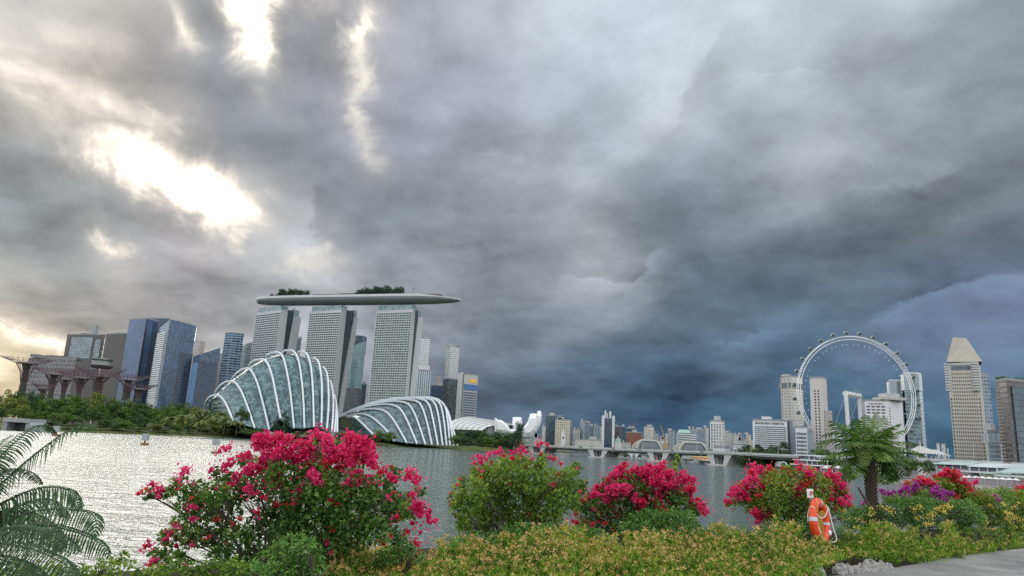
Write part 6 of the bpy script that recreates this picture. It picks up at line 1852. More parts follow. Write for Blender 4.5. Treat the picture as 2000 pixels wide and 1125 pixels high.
LEAFY = leafmat('bougainvillea_leaf_yellow', [(.1, (.05, .11, .014)), (.42, (.15, .27, .032)), (.72, (.29, .41, .06)), (.97, (.46, .52, .10))], .42, .5, 1.6)
MAG = leafmat('magenta_bract', [(.05, (.52, .008, .09)), (.5, (.86, .03, .19)), (.95, (.96, .17, .38))], .38, .6, 2.0)
CRIM = leafmat('crimson_bract', [(.05, (.58, .012, .07)), (.5, (.80, .026, .11)), (.95, (.90, .09, .15))], .38, .6, 2.0)
ORNG = leafmat('orange_red_bract', [(.05, (.50, .03, .03)), (.5, (.68, .075, .05)), (.95, (.72, .17, .08))], .38, .6, 2.0)
PURP = leafmat('purple_bract', [(.05, (.30, .02, .25)), (.5, (.52, .06, .43)), (.95, (.70, .22, .60))], .38, .6, 2.0)
M_STEM = mat('woody_stem', (.075, .055, .04), .9, var=.3, scale=8)
def gz(x, y):
    """height of the near ground"""
    q = Vector((x, y)) - E0; s, t = q.dot(Es), q.dot(En); t -= edge_shift(s)
    return float(np.interp(t, [-4, 0, .8, 2.5, 5, 7], [4.4, 4.38, 3.7, 2.1, -.2, -1.2]))
def bush(name, label, Y, base, leaves, flowers=(), leafmt=LEAF, L=.05, W=.036, dens=1.0, dep=.35, fsize=.032, group=None, cat='bush', spread=.8, fden=1.0, bias=(0, 0, -.15), stems=14, squash=.85, yfun=None, sparse=.45):
    b = P(base, 1000, Y); gzz = gz(b.x, b.y)
    t = thing(name, label, cat, (b.x, b.y, gzz), group)
    V = []; cs = []
    for (px, py, r) in leaves:
        yy = (yfun(px, py) if yfun else Y) + rnd.uniform(-dep, dep); c = P(px, py, yy); R = S(r, yy)
        n = int(max(12, 34 * dens * (R / L) ** 2))
        p, d = clump_pts(c, R, n, .3, squash)
        V.append(leaf_quads(p, d, L, W, bias, spread)); cs.append((c, R))
    quads('foliage', np.concatenate(V), leafmt, t)
    mb = MB(); root = Vector((b.x, b.y, gzz - .1))
    for (c, R) in sorted(cs, key=lambda q: rnd.random())[:stems]:
        o = root + Vector((rnd.uniform(-.12, .12), rnd.uniform(-.1, .1), 0))
        m = o.lerp(c, .5) + Vector((rnd.uniform(-.15, .15) , rnd.uniform(-.12, .12), .18)) * min(1, (c - o).length)
        pts = spline([o, m, c], 8); r0_ = .009 + .006 * min(2, (c - o).length)
        mb.tube(pts, [r0_ * (1 - .75 * i / 7) for i in range(8)], 5)
        for k in range(5):
            e = c + Vector((rnd.gauss(0, 1), rnd.gauss(0, 1), rnd.gauss(0, .8))).normalized() * R * .85
            mb.tube([pts[5], pts[5].lerp(e, .5) + Vector((0, 0, .02)), e], [.006, .004, .002], 4, cap=False)
    mb.build('branches', M_STEM, t)
    stray = {}
    for (px, py, r, fm) in flowers:
        yy = Y - dep * .45 + rnd.uniform(-dep * .7, dep * .5); c = P(px, py, yy); R = S(r, yy)
        # a cluster is a handful of lumps
        fv = []
        k = max(2, int(5 * fden * (R / .11) ** 1.3))
        for i in range(k):
            q = Vector(c) + Vector((rnd.uniform(-.62, .62) * R, rnd.uniform(-.5, .5) * R, rnd.uniform(-.6, .6) * R)) if i else Vector(c)
            rr = R * rnd.uniform(.34, .58)
            n = int(max(9, 19 * (rr / fsize) ** 2 * fden))
            p, d = clump_pts(q, rr, n, .55, .9)
            v = leaf_quads(p, d, fsize * 1.15, fsize * .95, (0, 0, .1), 1.0, .3); fv.append(v)
        quads('blossom_cluster', np.concatenate(fv), fm, t)
        p, d = clump_pts(c, R * 1.7, int(6 + 500 * R * R), .5, .9); stray.setdefault(fm, []).append(leaf_quads(p, d, fsize * 1.1, fsize * .9, (0, 0, .1), 1.0, .3))
    if flowers:      # single bracts and small sprays scattered through the crown
        for (px, py, r) in leaves:
            for _ in range(2):
                if rnd.random() < sparse:
                    c = P(px + rnd.uniform(-.8, .8) * r, py + rnd.uniform(-.8, .6) * r, Y - dep * .8)
                    p, d = clump_pts(c, fsize * rnd.uniform(.8, 1.8), rnd.randint(3, 12), .2); stray.setdefault(rnd.choice([flowers[0][3], flowers[0][3], CRIM, ORNG]), []).append(leaf_quads(p, d, fsize * 1.1, fsize * .9, (0, 0, .1), 1.0, .3))
        for fm, vv in stray.items():
            quads('stray_blossoms', np.concatenate(vv), fm, t)['kind'] = 'stuff'
    return t
m, c_, o_, p_ = MAG, CRIM, ORNG, PURP
FL1 = [(619,842,17,m),(612,856,12,m),(632,850,12,m),(520,868,26,m),(545,862,20,m),(562,858,20,m),(584,864,17,m),(532,896,28,m),(560,890,26,m),(592,884,26,m),(610,880,22,m),(606,905,24,m),(640,868,24,m),(662,876,22,m),(684,866,26,m),(702,872,24,m),(718,884,24,m),(728,901,18,m),(694,895,24,m),(668,898,24,m),(640,905,20,c_),(610,926,20,m),(585,915,18,m),(536,928,26,m),(522,937,18,m),(545,941,15,m),(702,935,24,m),(722,944,17,m),(690,945,17,m),(742,922,14,c_),(762,928,17,m),(801,920,9,m),(809,938,17,m),(815,946,10,m),(790,935,9,c_),(804,975,18,m),(814,988,20,m),(822,1004,20,m),(840,1016,14,m),(851,1017,7,m),(806,1022,10,c_),(796,1040,9,c_),(817,1062,11,c_),(821,1040,4,m),(583,958,13,m),(592,972,13,m),(580,978,9,m),(655,985,16,c_),(669,970,12,m),(489,962,13,m),(512,970,9,c_),(492,911,18,m),(483,887,8,m),(744,1060,8,c_),(612,928,15,m),(728,912,12,c_),(660,915,12,c_),(430,882,9,m),(448,873,8,m),(440,878,6,m),(359,922,14,m),(350,935,9,m),(367,917,8,m),(304,956,12,m),(298,948,8,m),(318,957,5,m),(331,952,4,m),(271,963,4,c_),(411,920,11,m),(436,910,13,m),(451,903,15,m),(474,888,16,m),(460,938,17,m),(488,909,16,m),(482,955,13,m),(423,957,11,m),(396,966,14,c_),(383,993,11,m),(378,1012,8,m),(340,1024,6,c_),(328,1045,12,m),(322,1054,8,m),(291,1065,11,m),(283,1068,7,c_),(302,1096,11,m),(293,1104,8,c_),(344,1065,8,c_),(371,1053,8,o_),(457,1025,6,o_),(468,1012,5,o_),(540,985,6,c_),(620,1018,6,c_),(500,1000,5,c_),(775,1008,7,c_),(770,965,6,o_),(706,960,8,m)]
LV1 = [(555,925,44),(610,940,50),(660,940,46),(700,960,42),(745,955,34),(640,985,48),(690,1000,50),(740,995,44),(780,990,34),(590,985,46),(540,975,40),(490,945,36),(455,960,34),(420,965,30),(385,960,28),(350,950,24),(318,962,18),(290,965,14),(370,985,26),(400,1000,30),(440,1000,32),(355,1025,24),(330,1050,22),(380,1050,28),(420,1045,28),(465,1050,30),(520,1030,40),(570,1040,44),(630,1040,46),(690,1045,40),(735,1035,34),(775,1045,20),(600,1080,44),(550,1085,38),(490,1085,34),(430,1085,26),(310,1085,20),(345,1090,22),(650,1085,34),(820,960,14),(800,925,12),(770,925,18),(520,905,24),(580,880,26),(640,880,28),(700,890,28),(480,900,20),(435,925,20),(795,1000,20),(560,1010,40),(660,1020,40),(610,880,24),(620,860,12)]
bush('bougainvillea_bush', 'largest pink bougainvillea bush, left of centre, sprawling with flowers hanging at its right side', 7.0, 570, LV1, FL1, L=.05, W=.038, dens=.66, dep=.38, stems=26)
FL2 = [(938,898,11,m),(948,893,7,m),(926,902,7,m),(955,888,8,m),(968,882,9,m),(978,880,9,m),(932,890,6,m),(1000,884,9,m),(1012,880,9,m),(1022,875,8,m),(1028,883,7,m),(1002,895,7,c_),(1058,865,7,c_),(1050,870,5,c_),(1068,870,5,c_),(1072,893,6,m),(1080,897,6,c_),(1040,896,5,c_),(1056,885,4,c_),(892,948,7,c_),(884,982,7,c_),(1018,890,6,o_),(960,905,6,o_),(905,965,5,o_),(1105,925,5,c_),(1080,945,5,c_),(1096,905,4,c_),(985,890,6,o_),(1030,910,5,o_),(890,1008,5,o_),(1090,928,6,o_)]
LV2 = [(960,935,44),(1000,925,40),(1040,930,38),(1080,945,36),(1110,930,22),(1125,915,14),(920,960,38),(960,980,44),(1010,975,46),(1060,985,42),(1100,975,34),(1125,960,24),(900,990,26),(930,1015,34),(980,1025,38),(1030,1030,36),(1080,1025,30),(1060,895,12),(1055,905,14),(940,920,22),(985,905,20),(1020,900,18),(905,1025,20),(890,975,16),(1140,945,12),(1000,1045,30)]
bush('bougainvillea_bush', 'mostly green bougainvillea bush with a few pink sprays along its top', 10.2, 1010, LV2, FL2, leafmt=LEAFY, L=.055, W=.042, dens=.62, dep=.4, stems=18)
FL3 = [(1200,935,18,m),(1185,945,16,m),(1220,925,18,m),(1240,925,18,m),(1210,915,12,m),(1225,910,8,c_),(1262,925,18,m),(1280,915,14,m),(1295,912,14,m),(1270,908,9,m),(1300,925,16,m),(1175,958,18,m),(1160,965,14,m),(1148,970,12,m),(1190,965,18,m),(1212,955,20,m),(1235,948,20,m),(1258,945,20,m),(1280,942,20,m),(1305,945,18,m),(1325,935,16,m),(1340,935,14,m),(1352,942,12,m),(1345,955,14,c_),(1330,962,14,m),(1310,965,16,c_),(1285,962,16,m),(1340,975,14,m),(1355,980,14,c_),(1368,990,12,m),(1378,998,11,m),(1384,1000,8,m),(1255,985,14,c_),(1245,992,12,c_),(1285,985,14,c_),(1295,995,10,c_),(1260,968,14,c_),(1140,975,9,c_),(1125,1003,8,c_),(1118,1015,7,c_),(1130,1025,10,c_),(1145,1022,7,o_),(1190,985,9,o_),(1170,1005,8,o_),(1205,1008,8,c_),(1198,1035,6,c_),(1176,975,10,c_),(1240,972,10,m),(1230,965,14,m),(1205,975,12,m),(1222,905,5,c_),(1320,985,9,c_),(1110,980,6,o_),(1180,1022,9,o_),(1160,1022,7,c_)]
LV3 = [(1200,955,34),(1240,950,36),(1280,950,36),(1320,960,30),(1170,980,32),(1210,990,36),(1250,1000,36),(1290,1000,36),(1330,990,30),(1360,990,20),(1150,1000,28),(1180,1025,30),(1220,1035,32),(1265,1035,30),(1305,1030,28),(1145,1035,22),(1345,1010,22),(1245,925,18),(1300,925,18),(1130,985,18)]
bush('bougainvillea_bush', 'dense dome of crimson-pink bougainvillea just right of the mostly green bush', 11.2, 1250, LV3, FL3, L=.052, W=.04, dens=.6, dep=.4, fsize=.036, stems=14)
FL4 = [(1455,945,16,m),(1440,955,15,m),(1428,965,12,m),(1420,978,10,m),(1470,930,16,m),(1482,915,12,m),(1472,908,9,m),(1468,918,9,c_),(1495,925,12,c_),(1450,965,14,m),(1470,950,14,m),(1425,983,9,c_),(1510,920,12,c_),(1530,915,10,c_),(1545,918,11,m),(1555,905,7,m),(1560,915,10,c_),(1580,920,12,m),(1595,922,11,m),(1575,930,10,o_),(1540,930,10,o_),(1500,940,10,m),(1485,945,10,c_),(1620,925,12,c_),(1612,935,12,m),(1635,935,14,m),(1645,945,13,m),(1625,948,14,m),(1605,945,12,c_),(1650,960,11,m),(1655,970,9,m),(1640,962,12,c_),(1622,962,12,m),(1625,975,10,c_),(1645,980,11,m),(1655,983,8,m),(1660,978,6,m),(1545,955,13,m),(1555,962,12,m),(1560,968,9,m),(1530,948,9,o_),(1550,940,8,o_),(1570,948,9,o_),(1585,940,9,o_),(1484,965,9,c_),(1480,1005,12,m),(1490,1008,11,c_),(1500,1000,11,m),(1505,992,8,m),(1478,998,9,c_),(1478,1022,9,m),(1482,1028,7,m),(1520,1046,8,c_),(1556,990,8,c_),(1510,940,7,o_),(1520,960,7,o_),(1590,955,8,c_),(1608,958,7,o_),(1658,988,6,c_),(1542,985,6,o_),(1460,975,8,c_)]
LV4 = [(1460,960,28),(1490,950,30),(1525,945,32),(1560,945,34),(1595,950,32),(1630,960,26),(1475,985,26),(1510,980,32),(1550,985,34),(1590,985,30),(1625,985,22),(1440,975,16),(1495,1005,22),(1530,1015,28),(1565,1020,26),(1540,1040,22),(1505,928,18),(1540,920,16),(1580,925,18),(1420,985,8),(1650,985,12),(1605,1010,20)]
bush('bougainvillea_bush', 'pink and orange-red bougainvillea bush behind the orange lifebuoy', 12.6, 1545, LV4, FL4, leafmt=LEAFY, L=.055, W=.042, dens=.62, dep=.4, fsize=.036, stems=14)
FL5 = [(1770,948,9,o_),(1785,942,10,o_),(1800,940,10,c_),(1815,938,10,c_),(1830,935,9,o_),(1840,925,10,c_),(1850,920,10,c_),(1862,925,10,o_),(1870,932,10,c_),(1875,924,7,m),(1855,938,10,o_),(1868,945,12,c_),(1880,945,12,c_),(1890,950,10,c_),(1905,942,8,m),(1862,955,10,c_),(1895,962,9,c_),(1910,965,9,c_),(1920,972,8,c_),(1928,970,7,c_),(1905,978,7,o_),(1868,970,8,o_),(1885,966,7,o_),(1825,948,8,o_),(1840,948,7,o_),(1912,975,6,c_)]
LV5 = [(1780,955,18),(1810,955,20),(1840,950,22),(1870,955,22),(1900,965,18),(1925,975,10),(1850,935,12),(1880,975,18),(1840,975,20),(1800,975,16)]
bush('bougainvillea_bush', 'orange-red bougainvillea rising behind the purple one, right of the palm', 18.0, 1860, LV5, FL5, leafmt=LEAFY, L=.06, W=.05, dens=.8, dep=.35, fsize=.045, stems=8)
FL6 = [(1725,962,8,p_),(1735,962,8,p_),(1745,960,7,p_),(1758,960,8,p_),(1770,956,9,p_),(1782,955,9,p_),(1792,948,9,p_),(1798,955,9,p_),(1775,965,7,p_),(1768,972,6,p_),(1825,955,9,p_),(1832,965,10,p_),(1845,963,9,p_),(1855,967,8,p_),(1840,975,9,p_),(1850,978,8,p_),(1820,962,7,p_),(1872,980,6,p_),(1942,967,5,p_),(1950,976,5,p_),(1740,967,6,p_),(1685,985,6,p_),(1678,996,5,p_),(1690,978,5,p_)]
LV6 = [(1740,972,16),(1775,972,18),(1810,972,18),(1845,980,18),(1870,985,14),(1700,985,14),(1790,960,12)]
bush('bougainvillea_bush', 'low purple bougainvillea at the foot of the palm', 16.6, 1800, LV6, FL6, leafmt=LEAFY, L=.055, W=.042, dens=.8, dep=.3, fsize=.04, stems=6)
bush('bougainvillea_bush', 'red bougainvillea cut by the right edge of the view, beyond the green hedge', 20.0, 2000, [(2000,968,16),(2020,965,20)], [(1994,955,9,c_),(2002,960,10,c_),(1990,962,8,c_),(2010,952,10,c_)], leafmt=LEAFY, L=.06, W=.05, dens=.8, dep=.3, fsize=.045, stems=4)

# green shrubs between the bougainvilleas and the golden hedge
GRN = leafmat('shrub_leaf', [(.1, (.04, .12, .02)), (.42, (.11, .28, .05)), (.72, (.24, .44, .10)), (.97, (.42, .58, .17))], .42, .5, 2.5)
GRNY = leafmat('shrub_leaf_warm', [(.1, (.06, .14, .015)), (.42, (.17, .30, .035)), (.72, (.32, .43, .06)), (.97, (.50, .52, .10))], .42, .5, 2.5)
def shrub(label, Y, lv, mt=GRN, L=.05, W=.018, dens=1.0, dep=.2, **k):
    bush('green_shrub', label, Y, lv[len(lv) // 2][0], lv, leafmt=mt, L=L, W=W, dens=dens, dep=dep, cat='shrub', **k)
shrub('bright green shrub under the left part of the largest pink bush', 6.2, [(545,1075,26),(572,1060,24),(595,1062,24),(525,1100,34),(560,1105,34),(605,1085,26),(500,1120,30),(585,1120,34),(470,1128,30),(430,1125,28),(620,1105,24)], dens=.75)
shrub('small green shrub under the hanging flowers at the right of the largest pink bush', 7.2, [(770,1070,22),(790,1066,20),(808,1072,16),(760,1085,22),(785,1088,22),(820,1090,14),(740,1090,18)], dens=.75)
shrub('green shrub in front of the mostly green bougainvillea', 9.6, [(900,1060,20),(930,1058,24),(965,1062,26),(1000,1050,28),(1035,1045,28),(1070,1048,30),(1105,1050,28),(1135,1048,26),(1165,1050,24),(990,1075,24),(1060,1075,28),(1110,1078,28),(1150,1075,26),(1185,1060,18),(1020,1030,16),(880,1085,20),(915,1090,20)], dens=.9)
shrub('light green shrub in front of the crimson dome bush', 10.4, [(1240,1012,16),(1262,1008,18),(1290,1010,18),(1318,1006,18),(1345,1010,16),(1225,1035,20),(1255,1035,24),(1290,1035,26),(1325,1032,24),(1355,1035,20),(1225,1055,18),(1375,1045,14),(1300,1055,20)], dens=.95)
shrub('dark green shrub at the foot of the pink bush left of the lifebuoy', 12.0, [(1460,1045,14),(1490,1040,18),(1520,1042,18),(1550,1035,20),(1575,1030,18),(1540,1055,18),(1505,1058,16),(1475,1058,14),(1590,1050,14),(1640,1040,14),(1650,1010,14)], dens=.9)
shrub('broad green shrub mass in the middle of the right hedge', 15.0, [(1640,1000,14),(1665,1000,16),(1690,1000,18),(1715,1000,20),(1745,985,20),(1775,985,22),(1800,985,22),(1830,992,22),(1860,995,22),(1890,992,20),(1730,1015,22),(1765,1012,24),(1800,1012,24),(1835,1015,24),(1870,1015,22),(1680,1020,18),(1660,1025,16),(1905,1010,20),(1850,1035,18),(1890,1030,18)], GRN, L=.06, W=.024, dens=1.0, dep=.35)
shrub('green shrub mass with yellow flowers at the right edge beyond the hedge', 17.5, [(1900,975,18),(1930,968,18),(1960,965,18),(1985,970,20),(2010,975,24),(1915,990,20),(1950,988,22),(1985,992,22),(1940,1008,20),(1975,1012,22),(2010,1010,24),(1925,1022,18),(1965,1030,18),(2005,1030,20)], GRNY, L=.06, W=.026, dens=1.0, dep=.35)
shrub('low green plants under the palm fronds at the lower left', 6.0, [(15,1120,30),(60,1118,26),(110,1122,28),(160,1122,26),(205,1100,16),(235,1090,16),(225,1112,20),(255,1105,12),(190,1130,26),(270,1128,20),(300,1122,26),(340,1118,28),(380,1120,30),(420,1118,30),(460,1112,30),(320,1132,30),(400,1135,30)], GRNY, L=.045, W=.022, dens=.6)
shrub('leafy shoot sticking up between the crimson dome and the mostly green bush', 11.4, [(1318,905,7),(1316,918,8),(1322,890,5),(1325,897,5)], GRNY, L=.05, W=.04, dens=.8)

# golden hedge: fine upright sprays with dry tan tips
GOLD = leafmat('golden_hedge_leaf', [(.10, (.025, .10, .014)), (.40, (.13, .29, .026)), (.70, (.38, .50, .045)), (.97, (.70, .66, .12))], .45, .6, 1.1)
TIP = leafmat('dry_tip', [(.1, (.55, .30, .10)), (.5, (.74, .47, .20)), (.95, (.84, .64, .36))], .3, .7, 3.0)
YEL = leafmat('yellow_flower', [(.1, (.55, .38, .04)), (.5, (.72, .55, .10)), (.95, (.80, .68, .30))], .3, .6, 3.0)
def hedge(label, top, bot, yfun, step, tips, tipm=TIP, L=.055, W=.013, dens=1.0, cat='hedge', tipL=.045):
    """fills the band between two outlines (px,py) with sprays; yfun gives the depth for (px, k)"""
    x0, x1 = top[0][0], top[-1][0]
    mid = (x0 + x1) / 2
    b = P(mid, 1080, yfun(mid, .7)); t = thing('golden_hedge', label, cat, (b.x, b.y, gz(b.x, b.y)))
    V, T = [], []; st = MB()
    x = x0
    while x <= x1:
        yt = float(np.interp(x, *zip(*top))) + 9 * math.sin(x * .045 + 1.3 * math.sin(x * .02)) * math.sin(x * .013) + rnd.uniform(-5, 5); yb = float(np.interp(x, *zip(*bot)))
        n = max(2, int((yb - yt) / (step * .62)))
        for i in range(n):
            k = (i + rnd.random() * .8) / n
            py = yt + (yb - yt) * k + rnd.uniform(-3, 3); pxx = x + rnd.uniform(-step * .7, step * .7); py -= (rnd.random() ** 3 * 16 if i == 0 else 0)
            yy = yfun(pxx, k) + rnd.uniform(-.12, .12); c = P(pxx, py + 6, yy); R = S(step * rnd.uniform(.6, 1.1), yy)
            # sprays: short twigs with narrow leaves on both sides
            for _ in range(int(12 * dens)):
                o = c + Vector((rnd.gauss(0, R * .5), rnd.gauss(0, R * .5), rnd.gauss(0, R * .35)))
                d = Vector((rnd.gauss(0, .55), rnd.gauss(0, .55) - .15, 1.0)).normalized(); ln = rnd.uniform(.09, .17)
                m_ = 9
                u_ = np.linspace(0, 1, m_)
                pp = np.array(o)[None] + np.array(d)[None] * (u_ * ln)[:, None] + np.array([0, 0, -1.0])[None] * (u_ ** 2 * ln * .25)[:, None]
                dirs = unit(np.array(d)[None] * .7 + rng.normal(size=(m_, 3)) * .7)
                V.append(leaf_quads(pp + dirs * L * .4, dirs, L, W, (0, 0, .1), .2, .05))
                if rnd.random() < tips * (1.5 - k):
                    e = pp[-1]; mt_ = rnd.randint(5, 10)
                    dd = unit(np.array(d)[None] * .5 + rng.normal(size=(mt_, 3)) * .55)
                    T.append(leaf_quads(e[None] + dd * tipL * .6, dd, tipL, tipL * .28, (0, 0, -.1), .2, .05))
            if rnd.random() < .5: 
                g = Vector((c.x, c.y, gz(c.x, c.y) - .05)); st.tube([g, c.lerp(g, .4) + Vector((.03, 0, 0)), c], [.008, .006, .003], 4, cap=False)
        x += step
    quads('foliage', np.concatenate(V), GOLD, t)
    if T: quads('dry_tips' if tipm is TIP else 'flowers', np.concatenate(T), tipm, t)
    st.build('stems', M_STEM, t)['kind'] = 'stuff'
    return t
topL = [(650,1088),(680,1072),(705,1068),(735,1082),(765,1086),(800,1092),(835,1096),(865,1088),(895,1074),(940,1076),(985,1062),(1030,1050),(1070,1058),(1105,1048),(1140,1062),(1180,1066),(1215,1060),(1250,1045),(1300,1048),(1340,1050),(1380,1042),(1425,1036),(1460,1045),(1500,1052),(1545,1045),(1575,1054),(1605,1072),(1630,1082)]
botL = [(650,1150),(1000,1155),(1400,1150),(1560,1135),(1600,1112),(1630,1092)]
hedge('golden-green hedge with dry tan tips along the bottom in front of the pink bushes', topL, botL, lambda px, k: float(np.interp(px, (650, 1000, 1300, 1630), (7.7, 8.8, 9.9, 11.2))) - k * float(np.interp(px, (650, 1630), (1.3, 1.6))), 15, .34)
topR = [(1625,1078),(1650,1052),(1680,1040),(1710,1030),(1750,1036),(1790,1042),(1830,1046),(1870,1050),(1910,1050),(1950,1044),(2000,1036),(2060,1030)]
botR = [(1625,1092),(1690,1086),(1740,1094),(1800,1094),(1860,1086),(1930,1076),(2000,1068),(2060,1060)]
hedge('golden-green hedge beside the path at the right, behind the row of pale stones', topR, botR, lambda px, k: float(np.interp(px, (1600, 1740, 1860, 2000, 2080), (11.5, 12.5, 13.9, 16.3, 17.6))) - k * .75 , 11, .16, dens=.9)
# yellow flowers sprinkled on the right shrubs
YF = [(rnd.uniform(1640, 2000), rnd.uniform(985, 1040)) for _ in range(46)] + [(1850,988),(1858,990),(1845,990),(1965,1000),(1975,1005),(1985,1008),(1960,985),(1990,985),(1935,990),(1640,995),(1650,1000),(1645,1012)]
t = thing('yellow_flowers', 'yellow flowering sprays scattered over the shrubs of the right hedge', 'flowers', tuple(P(1820, 1010, 14.2)))
V = []
for px, py in YF:
    c = P(px, py, 14.1 if px < 1900 else 16.6); n = rnd.randint(8, 22)
    p, d = clump_pts(c, rnd.uniform(.04, .1), n, .3); V.append(leaf_quads(p, d, .04, .03, (0, 0, .1), 1.0))
o = quads('blossoms', np.concatenate(V), YEL, t)

# ------------------------------------------------------------------ palms
def frond(parent, pts, leaf, M_, nl=46, droop=.7, width=.011, rach=.008, vee=.35, taper=.3, name='frond', nrm=None, seed=0):
    """one feather leaf: midrib along pts (world) with two ranks of narrow leaflets"""
    rr = random.Random(seed)
    sp = spline(pts, nl)
    mb = MB(); mb.tube(sp, [rach * (1 - .8 * i / (nl - 1)) for i in range(nl)], 5)
    g = Vector((0, 0, -1))
    for i in range(2, nl):
        t = (sp[min(i + 1, nl - 1)] - sp[i - 1]).normalized()
        side = t.cross(nrm if nrm is not None else Vector((0, 0, 1)))
        if side.length < .1: side = t.cross(Vector((0, 1, 0)))
        side.normalize(); upn = side.cross(t)
        f = i / (nl - 1); ln = leaf * (math.sin(math.pi * min(1, .12 + f * .9)) ** .6 * (1 - taper * f) + .12)
        for s in (-1, 1):
            l = ln * rr.uniform(.88, 1.08)
            d = (side * s + t * .55 + upn * vee + Vector((rr.uniform(-.1, .1), rr.uniform(-.1, .1), rr.uniform(-.1, .1)))).normalized()
            p = sp[i]; w_ = width
            prev = None
            for k in range(5):
                u_ = k / 4
                q = p + d * (l * u_) + g * (l * droop * u_ * u_)
                tg = (d + g * (2 * droop * u_)).normalized()
                wv = tg.cross(upn); wv = wv.normalized() if wv.length > .01 else t
                hw = w_ * (.55 + .9 * u_ * 1.2 if u_ < .4 else 1.0) * (1 - u_ ** 3 * .95) * .5
                cur = (q - wv * hw, q + wv * hw)
                if prev: mb.face([prev[0], prev[1], cur[1], cur[0]])
                prev = cur
    return mb.build(name, M_, parent)
PALM1 = leafmat('left_palm_leaf', [(.1, (.009, .032, .011)), (.5, (.028, .074, .025)), (.9, (.09, .16, .055))], .2, .7, 1.2)
PALM2 = leafmat('right_palm_leaf', [(.1, (.02, .055, .010)), (.5, (.075, .16, .024)), (.9, (.21, .32, .06))], .35, .5, 1.2)
def left_palm():
    c = P(-75, 1060, 4.4)
    t = thing('left_palm'.replace('left_', 'feather_'), 'dark feathery palm at the left edge with long drooping fronds over the water', 'palm', (c.x, c.y, 4.4))
    MB().lathe([(.13, 4.3), (.14, 4.6), (.12, c.z - .1), (.06, c.z + .05)], (c.x, c.y), 14).build('trunk', M_TRUNK, t)
    R0 = (-75, 1055)
    FR = [  # px,py of the midrib, depth at the tip, leaflet length (px), droop
     ([(-40,985),(0,947),(61,893),(123,847),(166,827),(188,838)], 4.2, 44, 1.0),
     ([(-45,960),(0,893),(31,863),(67,834),(95,832),(104,846)], 4.9, 34, 1.0),
     ([(-40,1010),(0,985),(61,958),(107,952),(144,964),(154,995)], 4.5, 44, 1.1),
     ([(-40,1040),(0,1010),(46,985),(89,975),(120,985),(128,1010)], 4.9, 42, 1.1),
     ([(-30,1045),(30,1010),(89,995),(160,998),(187,1013),(184,1050)], 4.1, 44, 1.1),
     ([(-50,1050),(0,1033),(46,1030),(107,1047),(153,1078)], 3.7, 52, .9),
     ([(-20,1060),(40,1030),(86,1026),(153,1041),(196,1062),(212,1085)], 4.3, 46, 1.0),
     ([(-50,1075),(0,1062),(60,1072),(120,1098),(150,1125)], 3.8, 48, .9),
     ([(-50,1000),(0,927),(30,916),(61,922),(80,945)], 5.2, 36, .9),
     ([(-60,1080),(-10,1090),(50,1110),(95,1140)], 4.0, 48, .8),
     ([(-60,1000),(-30,930),(0,870),(22,850)], 5.0, 40, .9),
     ([(-60,1050),(0,1000),(70,1010),(110,1040),(120,1075)], 4.6, 44, 1.0)]
    for k, (pp, y1, lf, dr) in enumerate(FR):
        n = len(pp); w3 = [P(px, py, 4.4 + (y1 - 4.4) * i / (n - 1)) for i, (px, py) in enumerate(pp)]
        frond(t, [c.lerp(w3[0], .15)] + w3, S(lf, 4.4), PALM1, nl=52, droop=dr * .8, width=.0125, rach=.008, vee=.1, seed=k, nrm=Vector((.15, -.5, .85)).normalized())
left_palm()
